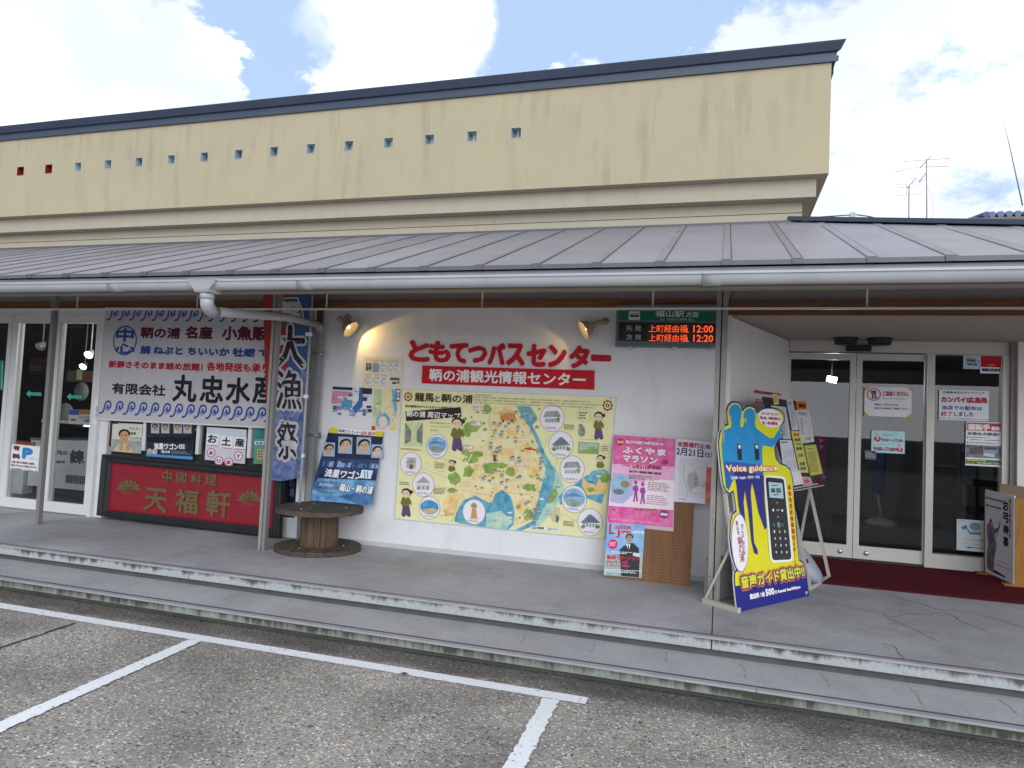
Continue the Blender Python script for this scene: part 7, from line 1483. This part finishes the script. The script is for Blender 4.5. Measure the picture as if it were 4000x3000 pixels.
# inside the hall
p_top = ax(3462, 1605, 'y', 5.1); p_bot = ax(3427, 1925, 'y', 5.1); bs_ = ax(3440, 2000, 'y', 5.1)
t = thing('reflected_parasol', (bs_[0], 5.1, ZP), 'closed dark blue parasol on a round pale base, added behind the sliding doors as a reflection', 'parasol')  # added inside the hall, stands in for a parasol reflected in the glass
m_pb_ = mat('navy_parasol_cloth', (.03, .055, .22), rough=.8, var=.5, vs=20)
P_('canopy', t, lambda b: b.tube([p_top, p_top*.6+p_bot*.4, p_top*.3+p_bot*.7, p_bot], [.035, .06, .08, .07], m_pb_, 10)); P_('pole', t, lambda b: b.tube([p_bot, bs_, (bs_[0], bs_[1], ZP+.1)], .02, m_gutter, 8)); P_('base', t, lambda b: b.lathe((bs_[0], bs_[1], ZP+.003), (0, 0, 1), [(0, 0), (0, .21), (.05, .22), (.09, .15), (.12, .05), (.13, 0)], mat('grey_base_plastic', (.45, .45, .45), rough=.5), 24))
t, s = nsheet('pink_banner', 'deep pink banner with pale katakana behind the left sliding door', 'banner', crZ3, (495, 1110), (650, 1140), (600, 1660), (455, 1640), mat('deep_pink_cloth', (.20, .012, .07), rough=.8, var=.3, vs=9), y=YD+.12)
s.text('ア', (545, 1145), (595, 1195), ink('#c890ac'), 1, bold=.003); s.text('ク', (550, 1205), (595, 1260), ink('#c890ac'), 1, bold=.003); s.blob((600, 1560), 22, 26, ink('#a85a84'), 1, 10); s.flush('print', t); P_('stand', t, lambda b: b.box(s.O[0]+.05, s.O[0]+.2, YD+.14, YD+.17, ZP+.003, s.O[2], m_dark))
t, s = nsheet('wifi_flag', 'dim grey FREE Wi-Fi sheet behind the left sliding door', 'sign', crZ3, (445, 795), (650, 860), (618, 1110), (440, 1080), ink('#3c4456'), y=YD+.1)
s.text('FREE', (505, 925), (605, 985), ink('#10141f'), 1, bold=.004); s.text('Wi-Fi', (510, 995), (620, 1055), ink('#10141f'), 1, bold=.004); s.flush('print', t); P_('stand', t, lambda b: b.box(s.O[0]+.05, s.O[0]+.08, YD+.12, YD+.15, ZP+.003, s.O[2], m_dark))
t = thing('service_counter', (3.9, 5.5, ZP), 'long low counter with brown front deep in the entrance hall', 'counter')
P_('front', t, lambda b: b.box(3.1, 4.8, 5.3, 5.8, ZP+.004, 1.12, mat('brown_counter_front', (.10, .075, .06), rough=.6, var=.4))); P_('top', t, lambda b: b.box(3.05, 4.85, 5.25, 5.85, 1.121, 1.16, mat('pale_counter_top', (.25, .24, .23), rough=.4)))
t = thing('leaflet_rack', (2.75, 2.6, ZP), 'dark leaflet rack with pale brochures behind the fixed window', 'rack')
P_('frame', t, lambda b: b.box(2.6, 3.3, 2.7, 2.78, ZP+.004, 1.75, m_dark))
rr = random.Random(5)
for r_ in range(4):
    for c_ in range(4): P_('brochure', t, lambda b: b.box(2.62+c_*.17, 2.75+c_*.17, 2.68, 2.698, .5+r_*.3, .72+r_*.3, ink(rr.choice(['#6a7078', '#7a5a5a', '#4a5a7a', '#80807a']))))
t = thing('tube_lamp', ax(3250, 1482, 'y', 3.4), 'small bright white lamp glowing inside the entrance hall', 'lamp')
c = ax(3249, 1482, 'y', 3.4); P_('diffuser', t, lambda b: b.bar(c+[-.055, 0, .012], c+[.055, 0, -.012], .05, .07, glow)); P_('stem', t, lambda b: b.tube([c+[0, 0, .02], (c[0], c[1], 2.6)], .006, m_dark, 6))
hl = bpy.data.lights.new('hall_lamp_light', 'POINT'); hl.energy = 14; hl.color = (.95, .97, 1); hl.shadow_soft_size = .06; hlo = bpy.data.objects.new('hall_lamp_light', hl); col.objects.link(hlo); hlo.location = tuple(ax(3249, 1482, 'y', 3.4)+[0, -.1, -.08])
t = thing('hall_downlight', ax(3252, 1411, 'y', 3.), 'faint round downlight in the dark hall ceiling', 'ceiling lamp'); c = ax(3252, 1412, 'y', 3.2); P_('lens', t, lambda b: b.lathe((c[0], c[1], 2.598), (0, 0, -1), [(0, .05), (.004, .05), (.006, 0)], mat('dim_lamp_glow', (1, .97, .9), emit=1.2), 16))
# ------------------------------------------------------------------ painted archery ritual board
PA = ax(3849, 2226, 'z', ZP+.04); PA = np.array([2.515, 1.66, ZP+.03]); PBq = ax(3956, 2286, 'z', ZP+.03); PBq = np.array([2.585, 1.17, ZP+.03])
bu = (PBq-PA)/np.linalg.norm(PBq-PA); bn = np.cross(bu, [0, 0, 1.]); bn = bn if bn[0] < 0 else -bn
t = thing('archery_signboard', (PA+PBq)/2, 'white painted signboard of a robed archer on a wooden stand by the entrance', 'standing sign')
s = Sheet(crR2, (1240, 308), (1553, 378), (1240, 1205), P=PA, n=bn); q = s.pts([(1240, 308), (1553, 378), (1545, 1335), (1240, 1195)])
s.paper(t, ink('#dcdae4', .7), .012, 'board', q)
blk2 = ink('#1e1a28', .7); s.vtext('お弓神事', (1432, 415), (1494, 950), blk2, 1, bold=.005); s.vtext('福山市無形文化財', (1496, 405), (1520, 840), ink('#7a2a4a', .7), 1, bold=.0012)
s.text('日時 2月19日(日)午後2時', (1250, 385), (1432, 455), blk2, 1, bold=.0015); s.text('場所 沼名前神社境内', (1248, 465), (1420, 530), blk2, 1, bold=.0015); s.text('沼名前神社渡守会', (1358, 1065), (1520, 1135), blk2, 1, bold=.0015); s.text('沼名前神社氏子青年会', (1356, 1110), (1528, 1190), blk2, 1, bold=.0015); s.flush('lettering', t)
rb = wash('#5a4a5c', '#8a8094'); s.poly([(1262, 690), (1290, 655), (1320, 670), (1345, 760), (1340, 820), (1362, 880), (1360, 960), (1340, 1040), (1335, 1180), (1300, 1190), (1262, 1160), (1258, 1000), (1272, 880), (1255, 780)], rb, 1); s.poly([(1285, 660), (1300, 615), (1318, 655)], blk2, 2); s.ell((1308, 690), (1322, 690), (1308, 720), ink('#8a7a88'), 2, 12)
s.poly([(1320, 735), (1375, 725), (1400, 680), (1405, 700), (1385, 760), (1335, 800)], rb, 2); s.line([(1405, 625), (1398, 690), (1380, 780), (1352, 830)], .006, blk2, 3); s.line([(1300, 660), (1430, 683)], .003, blk2, 3)
for x in (1280, 1300, 1322): s.line([(x, 860), (x-4, 1150)], .003, blk2, 3)
s.poly([(1300, 1190), (1350, 1180), (1460, 1250), (1455, 1265)], blk2, 2); s.flush('archer_painting', t)
m_yw = wood_mat('yellow_pine_stand', '#a8742c', '#8a5c20', axis=2)
ph = 1.08
P_('post', t, lambda b: b.box(PBq[0]+.01, PBq[0]+.085, PBq[1]-.03, PBq[1]+.03, ZP+.03, 1.03, m_yw)); P_('post', t, lambda b: b.box(PA[0]+.01, PA[0]+.07, PA[1]-.03, PA[1]+.03, ZP+.03, 1.03, m_yw))
P_('foot', t, lambda b: b.box(PBq[0]-.07, PBq[0]+.5, PBq[1]-.04, PBq[1]+.04, ZP+.002, ZP+.03, m_yw)); P_('foot', t, lambda b: b.box(PA[0]-.06, PA[0]+.5, PA[1]-.04, PA[1]+.04, ZP+.002, ZP+.03, m_yw))
t = thing('cardboard_sheet', (2.75, 1.45, ZP), 'brown cardboard sheet standing behind the painted signboard', 'cardboard')
q0 = ax(3905, 1888, 'y', 1.42); q1 = ax(4010, 1908, 'y', 1.42)
P_('panel', t, lambda b: b.slab([q0, q1+[.4, 0, -.02], (q1[0]+.4, 1.42, .5), (q0[0], 1.42, .5)], (0, -1, 0), .01, mat('brown_cardboard', (.20, .15, .10), rough=.9, var=.3, vs=8)))
P_('prop', t, lambda b: b.box(q0[0]+.1, q0[0]+.3, 1.435, 1.47, ZP+.004, .6, m_yw))
# small dark leaf litter scrap on the white line
t = MB(); c = ax(1578, 2632, 'z', .012); t.blob = None
t.add([(c[0]-.03, c[1], .012), (c[0], c[1]-.012, .014), (c[0]+.035, c[1], .013), (c[0], c[1]+.014, .018)], [(0, 1, 2, 3)], mat('dry_leaf', (.05, .045, .05), rough=.9)); o = t.build('dead_leaf'); tag(o, 'small dark dead leaf lying on the long white parking line', 'leaf')
print('objects', len(bpy.data.objects), 'tris', sum(len(m.polygons) for m in bpy.data.meshes))
